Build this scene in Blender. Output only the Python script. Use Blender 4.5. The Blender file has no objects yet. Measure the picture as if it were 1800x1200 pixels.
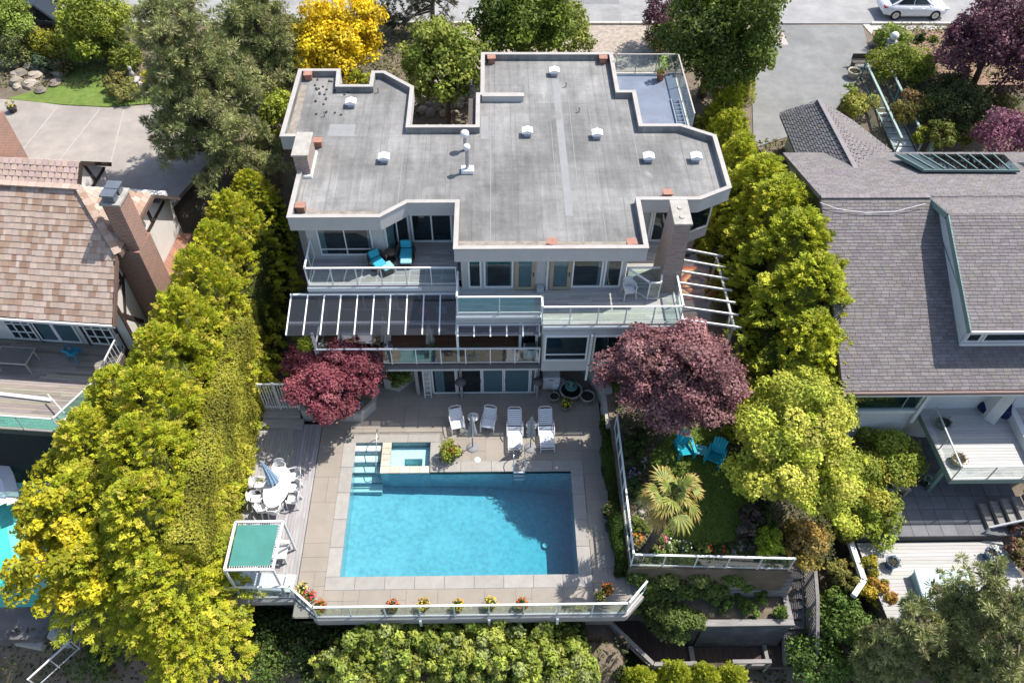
import bpy, math, random
import numpy as np
from mathutils import Vector
random.seed(7); RNG = np.random.default_rng(11)
R = math.radians
SC = bpy.context.scene; COL = SC.collection
# ---------------------------------------------------------------- camera, sky, sun, exposure
FPX, PITCH, YAW, ROLL, CAMZ = 1420.0, R(50.28), R(1.76), R(-0.97), 31.0
_f = np.array([math.sin(YAW)*math.cos(PITCH), math.cos(YAW)*math.cos(PITCH), -math.sin(PITCH)])
_r0 = np.array([math.cos(YAW), -math.sin(YAW), 0.0]); _d0 = np.cross(_f, _r0)
_r = math.cos(ROLL)*_r0 + math.sin(ROLL)*_d0; _d = -math.sin(ROLL)*_r0 + math.cos(ROLL)*_d0
cam = bpy.data.cameras.new('camera'); camo = bpy.data.objects.new('camera', cam); COL.objects.link(camo)
cam.sensor_width = 36.0; cam.lens = FPX/1800*36; cam.clip_end = 2000
from mathutils import Matrix
camo.matrix_world = Matrix(((_r[0], -_d[0], -_f[0], 0), (_r[1], -_d[1], -_f[1], 0), (_r[2], -_d[2], -_f[2], CAMZ), (0, 0, 0, 1)))
SC.camera = camo
SUNV = Vector((0.55, 0.27, 1.0)).normalized()
EL = math.asin(SUNV.z); AZ = math.atan2(SUNV.x, SUNV.y)
w = bpy.data.worlds.new('World'); SC.world = w; w.use_nodes = True
nt = w.node_tree; bg = nt.nodes['Background']
sky = nt.nodes.new('ShaderNodeTexSky'); sky.sky_type = 'NISHITA'; sky.sun_disc = False
sky.sun_elevation = EL; sky.sun_rotation = AZ; sky.air_density = 1.0; sky.dust_density = 1.5
nt.links.new(sky.outputs[0], bg.inputs[0]); bg.inputs[1].default_value = 0.15
sl = bpy.data.lights.new('sun', 'SUN'); sl.energy = 4.5; sl.angle = R(0.5); sl.color = (1, 0.955, 0.88)
so = bpy.data.objects.new('sun', sl); COL.objects.link(so); so.location = SUNV*80
so.rotation_euler = SUNV.to_track_quat('Z', 'Y').to_euler()
SC.view_settings.view_transform = 'Standard'; SC.view_settings.look = 'None'
SC.view_settings.exposure = 0.6; SC.view_settings.gamma = 1.0
SC.render.engine = 'CYCLES'; SC.cycles.use_denoising = True
SC.cycles.max_bounces = 7; SC.cycles.diffuse_bounces = 4; SC.cycles.glossy_bounces = 3
SC.cycles.transmission_bounces = 4; SC.cycles.transparent_max_bounces = 14; SC.cycles.caustics_reflective = False
SC.cycles.caustics_refractive = False; SC.cycles.sample_clamp_indirect = 6
# ---------------------------------------------------------------- pixel -> place helpers
def ray(x, y): return (x-900)/FPX*_r + (y-600)/FPX*_d + _f
def G(x, y, z=0.0):
    v = ray(x, y); k = (z-CAMZ)/v[2]; return Vector((v[0]*k, v[1]*k, z))
def GY(x, y, Y):
    v = ray(x, y); k = Y/v[1]; return Vector((v[0]*k, Y, CAMZ+v[2]*k))
def GX(x, y, X):
    v = ray(x, y); k = X/v[0]; return Vector((X, v[1]*k, CAMZ+v[2]*k))
def PXM(p): # metres per photo pixel at a place
    return float(np.dot(np.array(p)-np.array((0, 0, CAMZ)), _f))/FPX
# ---------------------------------------------------------------- materials
MATS = {}
def _node(nt, t, **kw):
    n = nt.nodes.new(t)
    for k, v in kw.items(): setattr(n, k, v)
    return n
def mat(name, col=(.5, .5, .5), rough=.7, var=.12, scale=2.0, bump=0.0, bscale=None, metal=0.0, attr=False, objrand=0.0, dirt=None, dscale=.6, damt=.5, spec=.3, stretch=None, transl=0.0, coat=0.0):
    if name in MATS: return MATS[name]
    m = bpy.data.materials.new(name); m.use_nodes = True; MATS[name] = m
    nt = m.node_tree; L = nt.links.new; b = nt.nodes['Principled BSDF']; out = nt.nodes['Material Output']
    b.inputs['Roughness'].default_value = rough; b.inputs['Metallic'].default_value = metal
    b.inputs['Specular IOR Level'].default_value = spec
    if coat: b.inputs['Coat Weight'].default_value = coat; b.inputs['Coat Roughness'].default_value = .08
    geo = _node(nt, 'ShaderNodeNewGeometry')
    vec = geo.outputs['Position']
    if stretch:
        mp = _node(nt, 'ShaderNodeMapping'); mp.inputs['Scale'].default_value = stretch; L(vec, mp.inputs[0]); vec = mp.outputs[0]
    if attr:
        a = _node(nt, 'ShaderNodeAttribute', attribute_name='col'); c = a.outputs['Color']
    else:
        rgb = _node(nt, 'ShaderNodeRGB'); rgb.outputs[0].default_value = (*col, 1); c = rgb.outputs[0]
    if objrand:
        oi = _node(nt, 'ShaderNodeObjectInfo'); mr = _node(nt, 'ShaderNodeMapRange')
        mr.inputs[3].default_value = 1-objrand; mr.inputs[4].default_value = 1+objrand; L(oi.outputs['Random'], mr.inputs[0])
        mx = _node(nt, 'ShaderNodeMix', data_type='RGBA', blend_type='MULTIPLY'); mx.inputs[0].default_value = 1
        L(c, mx.inputs[6]); L(mr.outputs[0], mx.inputs[7]); c = mx.outputs[2]
    if var:
        n = _node(nt, 'ShaderNodeTexNoise'); n.inputs['Scale'].default_value = scale; n.inputs['Detail'].default_value = 6; n.inputs['Roughness'].default_value = .65
        L(vec, n.inputs['Vector']); mr = _node(nt, 'ShaderNodeMapRange'); mr.inputs[1].default_value = .3; mr.inputs[2].default_value = .7
        mr.inputs[3].default_value = 1-var; mr.inputs[4].default_value = 1+var; L(n.outputs[0], mr.inputs[0])
        mx = _node(nt, 'ShaderNodeMix', data_type='RGBA', blend_type='MULTIPLY'); mx.inputs[0].default_value = 1
        L(c, mx.inputs[6]); L(mr.outputs[0], mx.inputs[7]); c = mx.outputs[2]
    if dirt:
        n = _node(nt, 'ShaderNodeTexNoise'); n.inputs['Scale'].default_value = dscale; n.inputs['Detail'].default_value = 8; n.inputs['Roughness'].default_value = .7
        L(geo.outputs['Position'], n.inputs['Vector']); mr = _node(nt, 'ShaderNodeMapRange'); mr.inputs[1].default_value = .48; mr.inputs[2].default_value = .72
        mr.inputs[4].default_value = damt; L(n.outputs[0], mr.inputs[0])
        mx = _node(nt, 'ShaderNodeMix', data_type='RGBA'); L(mr.outputs[0], mx.inputs[0]); L(c, mx.inputs[6]); mx.inputs[7].default_value = (*dirt, 1); c = mx.outputs[2]
    L(c, b.inputs['Base Color'])
    if bump:
        n = _node(nt, 'ShaderNodeTexNoise'); n.inputs['Scale'].default_value = bscale or scale*6; n.inputs['Detail'].default_value = 4; L(vec, n.inputs['Vector'])
        bp = _node(nt, 'ShaderNodeBump'); bp.inputs['Strength'].default_value = bump; bp.inputs['Distance'].default_value = .02
        L(n.outputs[0], bp.inputs['Height']); L(bp.outputs[0], b.inputs['Normal'])
    if transl:
        tr = _node(nt, 'ShaderNodeBsdfTranslucent'); L(c, tr.inputs[0]); ms = _node(nt, 'ShaderNodeMixShader'); ms.inputs[0].default_value = transl
        L(b.outputs[0], ms.inputs[1]); L(tr.outputs[0], ms.inputs[2]); L(ms.outputs[0], out.inputs[0])
    return m
def leafmat(name, transl=.3, rough=.55, spec=.25):
    if name in MATS: return MATS[name]
    m = bpy.data.materials.new(name); m.use_nodes = True; MATS[name] = m
    nt = m.node_tree; L = nt.links.new; b = nt.nodes['Principled BSDF']; out = nt.nodes['Material Output']
    a = _node(nt, 'ShaderNodeAttribute', attribute_name='col'); L(a.outputs['Color'], b.inputs['Base Color'])
    b.inputs['Roughness'].default_value = rough; b.inputs['Specular IOR Level'].default_value = spec
    tr = _node(nt, 'ShaderNodeBsdfTranslucent'); L(a.outputs['Color'], tr.inputs[0])
    ms = _node(nt, 'ShaderNodeMixShader'); ms.inputs[0].default_value = transl
    L(b.outputs[0], ms.inputs[1]); L(tr.outputs[0], ms.inputs[2]); L(ms.outputs[0], out.inputs[0])
    return m
def glass(name, tint=(.9, .95, .95), refl=1.0, rough=.02, bump=0, bscale=8, ior=1.45, dirt=0.0):
    if name in MATS: return MATS[name]
    m = bpy.data.materials.new(name); m.use_nodes = True; MATS[name] = m
    nt = m.node_tree; L = nt.links.new; out = nt.nodes['Material Output']; nt.nodes.remove(nt.nodes['Principled BSDF'])
    t = _node(nt, 'ShaderNodeBsdfTransparent'); t.inputs[0].default_value = (*tint, 1)
    g = _node(nt, 'ShaderNodeBsdfGlossy'); g.inputs['Roughness'].default_value = rough; g.inputs['Color'].default_value = (refl, refl, refl, 1)
    fr = _node(nt, 'ShaderNodeLayerWeight'); fr.inputs[0].default_value = .5
    pw = _node(nt, 'ShaderNodeMath', operation='POWER'); L(fr.outputs['Facing'], pw.inputs[0]); pw.inputs[1].default_value = 4.0
    ma = _node(nt, 'ShaderNodeMath', operation='MULTIPLY_ADD'); L(pw.outputs[0], ma.inputs[0]); ma.inputs[1].default_value = .9; ma.inputs[2].default_value = ((ior-1)/(ior+1))**2*1.6
    ms = _node(nt, 'ShaderNodeMixShader'); L(ma.outputs[0], ms.inputs[0]); L(t.outputs[0], ms.inputs[1]); L(g.outputs[0], ms.inputs[2])
    res = ms.outputs[0]
    if dirt:
        df = _node(nt, 'ShaderNodeBsdfDiffuse'); df.inputs[0].default_value = (.7, .72, .72, 1); m2 = _node(nt, 'ShaderNodeMixShader'); m2.inputs[0].default_value = dirt
        L(res, m2.inputs[1]); L(df.outputs[0], m2.inputs[2]); res = m2.outputs[0]
    L(res, out.inputs[0])
    if bump:
        geo = _node(nt, 'ShaderNodeNewGeometry'); n = _node(nt, 'ShaderNodeTexNoise'); n.inputs['Scale'].default_value = bscale; n.inputs['Detail'].default_value = 3
        L(geo.outputs['Position'], n.inputs['Vector']); bp = _node(nt, 'ShaderNodeBump'); bp.inputs['Strength'].default_value = bump; bp.inputs['Distance'].default_value = .05
        L(n.outputs[0], bp.inputs['Height']); L(bp.outputs[0], g.inputs['Normal']); L(bp.outputs[0], fr.inputs['Normal'])
    return m
# ---------------------------------------------------------------- objects
def tag(o, label=None, cat=None, group=None, kind=None):
    if label: o['label'] = label
    if cat: o['category'] = cat
    if group: o['group'] = group
    if kind: o['kind'] = kind
    return o
def T(name, label, cat, loc=(0, 0, 0), rz=0.0, group=None, kind=None):
    o = bpy.data.objects.new(name, None); COL.objects.link(o); o.empty_display_size = .1
    o.location = loc; o.rotation_euler = (0, 0, rz); return tag(o, label, cat, group, kind)
def place(o, loc, rz=0.0, label=None):
    o.location = loc; o.rotation_euler = (0, 0, rz)
    if label: o['label'] = label
    return o
def dup(o, loc=None, rz=0.0, label=None, parent=None, scale=None):
    c = o.copy(); COL.objects.link(c)
    if parent is not None: c.parent = parent
    for ch in list(o.children): dup(ch, parent=c)
    if loc is not None: place(c, loc, rz, label)
    if scale is not None: c.scale = (scale,)*3 if not hasattr(scale, '__len__') else scale
    return c
def rootloc(p):
    while p.parent is not None: p = p.parent
    return Vector(p.location)
def mesh_obj(name, me, m, parent=None):
    o = bpy.data.objects.new(name, me); COL.objects.link(o)
    if m is not None: me.materials.append(m)
    if parent is not None: o.parent = parent
    return o
class S:
    def __init__(s): s.v = []; s.f = []; s.c = []; s.cc = None; s.sm = []
    def add(s, vs, fs, smooth=False):
        n = len(s.v); s.v += [tuple(v) for v in vs]; s.f += [tuple(i+n for i in f) for f in fs]
        s.c += [s.cc]*len(fs); s.sm += [smooth]*len(fs); return s
    def col(s, c): s.cc = c; return s
    def box(s, c, sz, rz=0.0, tilt=None):
        hx, hy, hz = sz[0]/2, sz[1]/2, sz[2]/2; cs, sn = math.cos(rz), math.sin(rz); vs = []
        for z in (-hz, hz):
            for x, y in ((-hx, -hy), (hx, -hy), (hx, hy), (-hx, hy)):
                p = Vector((x, y, z))
                if tilt is not None: p = tilt @ p
                vs.append((c[0]+p.x*cs-p.y*sn, c[1]+p.x*sn+p.y*cs, c[2]+p.z))
        return s.add(vs, [(3, 2, 1, 0), (4, 5, 6, 7), (0, 1, 5, 4), (1, 2, 6, 5), (2, 3, 7, 6), (3, 0, 4, 7)])
    def b(s, x0, x1, y0, y1, z0, z1): return s.box(((x0+x1)/2, (y0+y1)/2, (z0+z1)/2), (abs(x1-x0), abs(y1-y0), abs(z1-z0)))
    def bar(s, p, q, w, h=None, up=(0, 0, 1)):
        h = h or w; p, q = Vector(p), Vector(q); d = (q-p)
        if d.length < 1e-6: return s
        d.normalize(); u = Vector(up); sd = d.cross(u)
        if sd.length < 1e-3: sd = d.cross(Vector((1, 0, 0)))
        sd.normalize(); u = sd.cross(d); vs = []
        for e in (p, q):
            for a, b in ((-1, -1), (1, -1), (1, 1), (-1, 1)): vs.append(e+sd*a*w/2+u*b*h/2)
        return s.add(vs, [(3, 2, 1, 0), (4, 5, 6, 7), (0, 1, 5, 4), (1, 2, 6, 5), (2, 3, 7, 6), (3, 0, 4, 7)])
    def cyl(s, p, q, r1, r2=None, n=10, caps=True, smooth=True):
        r2 = r1 if r2 is None else r2; p, q = Vector(p), Vector(q); d = (q-p).normalized()
        a = d.orthogonal().normalized(); b = d.cross(a); vs = []
        for e, r in ((p, r1), (q, r2)):
            for k in range(n): t = 2*math.pi*k/n; vs.append(e+a*math.cos(t)*r+b*math.sin(t)*r)
        s.add(vs, [(k, (k+1) % n, n+(k+1) % n, n+k) for k in range(n)], smooth)
        if caps: s.add(vs, [tuple(range(n-1, -1, -1)), tuple(range(n, 2*n))])
        return s
    def tube(s, pts, r, n=6, closed=False):
        pts = [Vector(p) for p in pts]; m = len(pts); vs = []; fs = []
        a = None
        for i, p in enumerate(pts):
            d = (pts[(i+1) % m]-pts[i-1]) if closed else (pts[min(i+1, m-1)]-pts[max(i-1, 0)])
            d.normalize()
            if a is None: a = d.orthogonal().normalized()
            a = (a-d*a.dot(d)); a = a.normalized() if a.length > 1e-5 else d.orthogonal().normalized(); b = d.cross(a)
            rr = r[i] if hasattr(r, '__len__') else r
            for k in range(n): t = 2*math.pi*k/n; vs.append(p+a*math.cos(t)*rr+b*math.sin(t)*rr)
        for i in range(m if closed else m-1):
            j = (i+1) % m
            for k in range(n): fs.append((i*n+k, i*n+(k+1) % n, j*n+(k+1) % n, j*n+k))
        s.add(vs, fs, True)
        if not closed: s.add(vs, [tuple(range(n-1, -1, -1)), tuple(range((m-1)*n, m*n))])
        return s
    def lathe(s, prof, c=(0, 0, 0), n=20, smooth=True):
        vs = []; fs = []
        for r, z in prof:
            for k in range(n): t = 2*math.pi*k/n; vs.append((c[0]+r*math.cos(t), c[1]+r*math.sin(t), c[2]+z))
        for i in range(len(prof)-1):
            for k in range(n): fs.append((i*n+k, i*n+(k+1) % n, (i+1)*n+(k+1) % n, (i+1)*n+k))
        s.add(vs, fs, smooth); return s
    def prism(s, poly, z0, z1):
        n = len(poly); vs = [(p[0], p[1], z0) for p in poly]+[(p[0], p[1], z1) for p in poly]
        a = sum(poly[i][0]*poly[(i+1) % n][1]-poly[(i+1) % n][0]*poly[i][1] for i in range(n))
        fs = [tuple(range(n-1, -1, -1)), tuple(range(n, 2*n))]+[(k, (k+1) % n, n+(k+1) % n, n+k) for k in range(n)]
        if a < 0: fs = [tuple(reversed(f)) for f in fs]
        return s.add(vs, fs)
    def slab(s, quad, t): # quad of 4 3-D points thickened downwards along its normal
        q = [Vector(p) for p in quad]; nrm = (q[1]-q[0]).cross(q[2]-q[0]).normalized()
        if nrm.z < 0: nrm = -nrm
        n = len(q); vs = q+[p-nrm*t for p in q]
        fs = [tuple(range(n)), tuple(range(2*n-1, n-1, -1))]+[(k, n+k, n+(k+1) % n, (k+1) % n) for k in range(n)]
        return s.add(vs, fs)
    def poly(s, pts): return s.add(pts, [tuple(range(len(pts)))])
    def build(s, name, m=None, parent=None, bevel=0.0, kind=None, label=None, cat=None, group=None, loc=None):
        o0 = Vector(loc) if loc is not None else (rootloc(parent) if parent is not None else Vector((0, 0, 0)))
        me = bpy.data.meshes.new(name)
        me.from_pydata([(v[0]-o0.x, v[1]-o0.y, v[2]-o0.z) for v in s.v], [], s.f); me.update()
        if any(s.sm): me.polygons.foreach_set('use_smooth', s.sm)
        if any(c is not None for c in s.c):
            at = me.attributes.new('col', 'FLOAT_COLOR', 'FACE'); d = []
            for c in s.c: d += [*(c or (.5, .5, .5)), 1.0]
            at.data.foreach_set('color', d)
        o = mesh_obj(name, me, m, parent)
        if loc is not None: o.location = o0
        if bevel:
            md = o.modifiers.new('edge', 'BEVEL'); md.width = bevel; md.segments = 1; md.limit_method = 'ANGLE'
        return tag(o, label, cat, group, kind)
def jit(c, a=.1):
    k = 1+random.uniform(-a, a); return (c[0]*k, c[1]*k*(1+random.uniform(-a, a)*.25), c[2]*k*(1+random.uniform(-a, a)*.4))
# ---------------------------------------------------------------- foliage
def unit(a): return a/np.maximum(np.linalg.norm(a, axis=1, keepdims=True), 1e-9)
def leafmesh(name, P, N, size, col, m, parent=None, aspect=.55, droop=None, kind=None, fold=.25, loc=None):
    """one leaf-shaped quad per point: P places, N normals, size metres, col linear rgb per leaf"""
    n = len(P); P = np.asarray(P, float); N = unit(np.asarray(N, float)); rng = RNG
    t = rng.normal(size=(n, 3))
    if droop is not None: t = t*.5+np.asarray(droop)
    U = unit(t-N*np.sum(t*N, 1, keepdims=True)); W = np.cross(N, U)
    sz = (np.asarray(size)*np.ones(n)*rng.uniform(.7, 1.3, n))[:, None]
    a = P-U*sz*.5; b = P+W*sz*aspect*.5+N*sz*fold*.3-U*sz*.05; c = P+U*sz*.5; d = P-W*sz*aspect*.5+N*sz*fold*.3-U*sz*.05
    V = np.stack([a, b, c, d], 1).reshape(-1, 3)
    o0 = np.array(loc if loc is not None else (rootloc(parent) if parent is not None else (0, 0, 0))); V = V-o0
    me = bpy.data.meshes.new(name); me.vertices.add(4*n); me.vertices.foreach_set('co', V.astype(np.float32).ravel())
    me.loops.add(4*n); me.loops.foreach_set('vertex_index', np.arange(4*n, dtype=np.int32))
    me.polygons.add(n); me.polygons.foreach_set('loop_start', np.arange(0, 4*n, 4, dtype=np.int32))
    at = me.attributes.new('col', 'FLOAT_COLOR', 'FACE'); c4 = np.ones((n, 4), np.float32); c4[:, :3] = np.clip(col, .002, .95)
    at.data.foreach_set('color', c4.ravel()); me.update(calc_edges=False)
    o = mesh_obj(name, me, m, parent)
    if loc is not None: o.location = loc
    return tag(o, kind=kind)
def blobs_on(c, r, nb, br, flat=0.0, low=-.35, inner=.15):
    """lobe centres spread over an ellipsoid crown"""
    out = []; ga = math.pi*(3-5**.5); ph = [random.uniform(0, 6.28) for _ in range(4)]
    for i in range(nb):
        z = 1-(i+.5)/nb*(1-low); rr = math.sqrt(max(0, 1-z*z)); t = i*ga+random.uniform(-.4, .4)
        k = random.uniform(.72, 1.0) if random.random() > inner else random.uniform(.2, .6)
        k *= 1+.16*math.sin(2*t+ph[0]+z*2)+.13*math.sin(3*t+ph[1])+.10*math.sin(5*t+ph[2]-z*3)+random.uniform(-.06, .10)
        b = br*random.uniform(.5, 1.45)
        out.append((c[0]+r[0]*rr*math.cos(t)*k, c[1]+r[1]*rr*math.sin(t)*k, c[2]+r[2]*z*k, b, b, b*(1-flat)))
    return out
def blobleaves(blobs, per, size, pal, up=.35, shell=.55, cj=.24, clumpj=.34, lowcut=-.6):
    """points, normals and colours for leaves over a list of lobes"""
    Ps, Ns, Cs = [], [], []; pal = np.array(pal); rng = RNG
    tot = np.mean([b[3]**2 for b in blobs])
    for b in blobs:
        n = max(6, int(per*b[3]**2/tot)); D = unit(rng.normal(size=(int(n*1.5), 3))); D = D[D[:, 2] > lowcut][:n]; n = len(D)
        rad = rng.uniform(shell, 1.0, n)**.6
        lump = 1+.22*np.sin(D[:, 0]*5+b[0]*3)*np.sin(D[:, 1]*5+b[1]*3)+.12*rng.normal(size=n)
        Ps.append(np.array(b[:3])+D*np.array(b[3:6])*(rad*lump)[:, None])
        Ns.append(D*(1-up)+np.array((0, 0, up))+rng.normal(size=(n, 3))*.45)
        ci = pal[rng.integers(0, len(pal))]; cj2 = pal[rng.integers(0, len(pal), n)]
        c = (ci*.6+cj2*.4)*(1+rng.uniform(-clumpj, clumpj))*(1+rng.uniform(-cj, cj, n))[:, None]
        Cs.append(c)
    return np.concatenate(Ps), np.concatenate(Ns), np.concatenate(Cs)
BARK = lambda: mat('bark', (.10, .075, .055), .9, .3, 6, .6, 14)
def limbs(base, tips, r0, name='trunk', parent=None, m=None, fork=.45):
    s = S(); base = Vector(base); cen = Vector((0, 0, 0))
    for t in tips: cen += Vector(t)
    cen /= len(tips); f = base.lerp(cen, fork); f.x = base.x*.7+f.x*.3; f.y = base.y*.7+f.y*.3
    s.tube([base-Vector((0, 0, .3)), base.lerp(f, .5)+Vector((random.uniform(-.08, .08), random.uniform(-.08, .08), 0)), f], [r0*1.2, r0, r0*.8], 8)
    for t in tips:
        t = Vector(t); mid = f.lerp(t, .55)+Vector((random.uniform(-.2, .2), random.uniform(-.2, .2), random.uniform(0, .25)))
        s.tube([f-Vector((0, 0, .1)), mid, t], [r0*.55, r0*.32, r0*.1], 5)
    return s.build(name, m or BARK(), parent)
def tree(name, label, cat, base, c, r, nb, br, leaves, size, pal, lm='leaf', group=None, trunk_r=.12, flat=.2, up=.35, low=-.35, aspect=.6, shell=.55, ntips=9, transl=.3, droop=None, lowcut=-.6, cname='crown', inner=.15):
    t = T(name, label, cat, base, group=group)
    bl = blobs_on(c, r, nb, br, flat, low, inner)
    P, N, C = blobleaves(bl, leaves/nb, size, pal, up, shell, lowcut=lowcut)
    leafmesh(cname, P, N, size, C, leafmat(lm, transl), t, aspect, droop)
    if trunk_r: limbs(base, [b[:3] for b in random.sample(bl, min(ntips, len(bl)))], trunk_r, 'trunk', t)
    return t
# ================================================================= SETTING
def sstep(t): t = min(1, max(0, t)); return t*t*(3-2*t)
POOL = (-6.37, 3.28, 13.52, 18.35, 19.9)   # x0 x1 y0 y1(main) y2(steps, spa)
LPOOL = (-27.5, -17.6, 12.6, 19.4)
def gz(x, y):
    rear = 4.5*sstep((y-26)/9.0)
    front = -4.6*sstep((12.6-y)/3.2) - 4.0*sstep((9-y)/14.0)
    z = -0.7+ (rear*5.2/4.5 if y > 12 else front)
    z += .12*math.sin(x*.9+y*.4)*math.sin(y*.8-x*.3)*(1 if y < 35 else .15)
    if -11.2 < x < 5.3 and 11.6 < y < 24: z = -3.2
    if -28 < x < -17 and 12 < y < 20: z = -3.4
    if 5.3 <= x < 12.2 and 10.2 < y < 13.6: z = -4.4
    if x > 12.2 and 8 < y < 20: z = min(z, -2.2 - .25*max(0, 14-y))
    if x > 12.2 and 20 <= y < 27: z = min(z, -.8)
    if x > 18.5 and 29 < y < 45: z = min(z, 2.2+2.3*sstep((y-33)/10.0))
    if x < -16 and 20 <= y < 27: z = min(z, -1.5)
    return z
def grid(name, xs, ys, zf, m):
    V = [(x, y, zf(x, y)) for y in ys for x in xs]; n = len(xs)
    F_ = [(j*n+i, j*n+i+1, (j+1)*n+i+1, (j+1)*n+i) for j in range(len(ys)-1) for i in range(n-1)]
    s = S(); s.add(V, F_, True); return s.build(name, m)
soil = mat('soil', (.16, .125, .095), .95, .35, 1.3, .8, 9, dirt=(.10, .10, .05), dscale=.35, damt=.8)
xs = [-400, -200, -120, -80, -55]+[-40+i*.8 for i in range(101)]+[55, 80, 120, 200, 400]
ys = [-400, -200, -100, -50, -25, -10]+[-4+i*.8 for i in range(78)]+[62, 75, 100, 140, 200, 400, 900]
tag(grid('ground', xs, ys, gz, soil), kind='structure')
asph = mat('asphalt_worn', (.29, .285, .28), .9, .16, .9, .3, 40, dirt=(.19, .187, .183), dscale=.35, damt=.8)
S().b(-120, 120, 48.1, 58, 4.0, 4.56).build('street', asph, kind='structure')
con = mat('driveway_concrete', (.315, .28, .25), .9, .16, .8, .3, 30, dirt=(.22, .20, .185), dscale=.35, damt=.8)
agg = mat('driveway_aggregate', (.205, .205, .20), .92, .18, 1.0, .4, 50, dirt=(.14, .14, .135), dscale=.4, damt=.7)
crk = mat('tar_crack', (.12, .12, .12), .9, .3, 6); stq = bpy.data.objects['street']
for i in range(16):
    cx_, cy_ = random.uniform(-38, 36), random.uniform(48.6, 55); a_ = random.choice((0, 0, 1.5))+random.uniform(-.3, .3); pts_ = []
    for k_ in range(9): pts_.append((cx_, cy_, 4.561)); cx_ += .6*math.cos(a_); cy_ += .6*math.sin(a_); a_ += random.uniform(-.5, .5)
    q_ = S()
    for a0_, b0_ in zip(pts_[:-1], pts_[1:]): q_.bar(a0_, b0_, random.uniform(.02, .05), .006)
    q_.build('sealed_crack', crk, stq)
for cx_, cy_, sx_, sy_ in ((5, 50.5, 3.2, 1.4), (-14, 52, 2.2, 2.0), (20, 52.6, 4.0, 1.1)): S().b(cx_, cx_+sx_, cy_, cy_+sy_, 4.5, 4.564).build('asphalt_patch', mat('fresh_patch', (.20, .2, .2), .9, .15, 2), stq)
# kerbs along the street
kerbm = mat('kerb_concrete', (.5, .47, .43), .9, .15, 3)
k = T('kerb', None, None, (0, 48, 4.5), kind='structure')
for i in range(40):
    x0 = -40+i*2.0
    if 14 < x0 < 23.2: continue
    S().b(x0+.01, x0+1.99, 47.93, 48.1, 4.4, 4.68).build('kerb_stone', kerbm, k, .015)
# front verge: gravel strip and front garden of the right house
# --------------------------------------------------------------- pool terrace
x0, x1, y0, y1, y2 = POOL; XS, XP = -5.12, -2.99   # step/spa wall, spa right edge
pavb = mat('terrace_mortar', (.215, .192, .17), .95, .15, 4)
ter = T('pool_terrace', None, None, (-1, 16, 0), kind='structure')
s = S()
TX0, TX1 = -7.98, 4.8
s.b(TX0, TX1, 11.9, 12.5, -.35, -.031)
for a in ((TX0, x0-.02, 12.45, 25, -2.6, -.03), (x1+.02, TX1, 12.45, 25, -2.6, -.03), (x0-.02, x1+.02, 12.45, y0-.02, -2.6, -.03), (XP+.02, x1+.02, y1+.02, 25, -2.6, -.03), (x0-.02, XP+.02, y2+.02, 25, -2.6, -.03)): s.b(*a)
s.prism([(-7.98, 12.66), (-7.98, 11.9), (-7.1, 11.9)], -.35, -.032)  # chamfer keeps the left corner closed
s.prism([(4.8, 11.9), (5.7, 12.55), (5.7, 13.6), (4.8, 13.6)], -.4, -.034)
s.build('terrace_base', pavb, ter)
pavm = mat('stamped_concrete', (.285, .25, .212), .85, .10, .8, .5, 26, objrand=.035, dirt=(.245, .218, .19), dscale=.45, damt=.6)
CW = .52
def inpool(a, b, c, d):
    if a < x1+CW and b > x0-CW and c < y1+CW and d > y0-CW: return True
    return a < XP+CW and b > x0-CW and c < y2+CW and d > y1
used = set(); U = .62; nx = int((TX1-TX0)/U); ny = int((25-11.95)/U); npv = 0
ox = TX0+.02; oy = 11.93
def paver(a, b, c, d):
    global npv
    a, b, c, d = a+.004, b-.004, c+.004, d-.004
    if b-a < .08 or d-c < .08: return
    S().b(a, b, c, d, -.04, random.uniform(-.002, .002)).build('paver', pavm, ter); npv += 1
# pavers laid in rows; clipped to the pool coping
def clip_rect(a, b, c, d, hole):
    A, B_, C_, D_ = hole
    if b <= A or a >= B_ or d <= C_ or c >= D_: return [(a, b, c, d)]
    out = []
    if a < A: out.append((a, A, c, d))
    if b > B_: out.append((B_, b, c, d))
    m0, m1 = max(a, A), min(b, B_)
    if c < C_: out.append((m0, m1, c, C_))
    if d > D_: out.append((m0, m1, D_, d))
    return out
holes = [(x0-CW, x1+CW, y0-CW, y1+CW), (x0-CW, XP+CW, y1-.1, y2+CW)]
for i in range(nx+1):
    for j in range(ny+1):
        if (i, j) in used: continue
        wi, hj = random.choice(((1, 1), (2, 1), (1, 2), (2, 2), (3, 2), (2, 3)))
        while any((i+a, j+b) in used for a in range(wi) for b in range(hj)): wi, hj = max(1, wi-1), max(1, hj-1)
        for a in range(wi):
            for b in range(hj): used.add((i+a, j+b))
        rs = [(ox+i*U, min(TX1, ox+(i+wi)*U), oy+j*U, min(25, oy+(j+hj)*U))]
        for h in holes: rs = [q for r_ in rs for q in clip_rect(*r_, h)]
        for r_ in rs:
            if r_[0] > 2 and r_[2] > 24 or r_[3] > 25.2: continue
            paver(*r_)
paver(4.8, 5.3, 12.3, 13.4)
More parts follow.
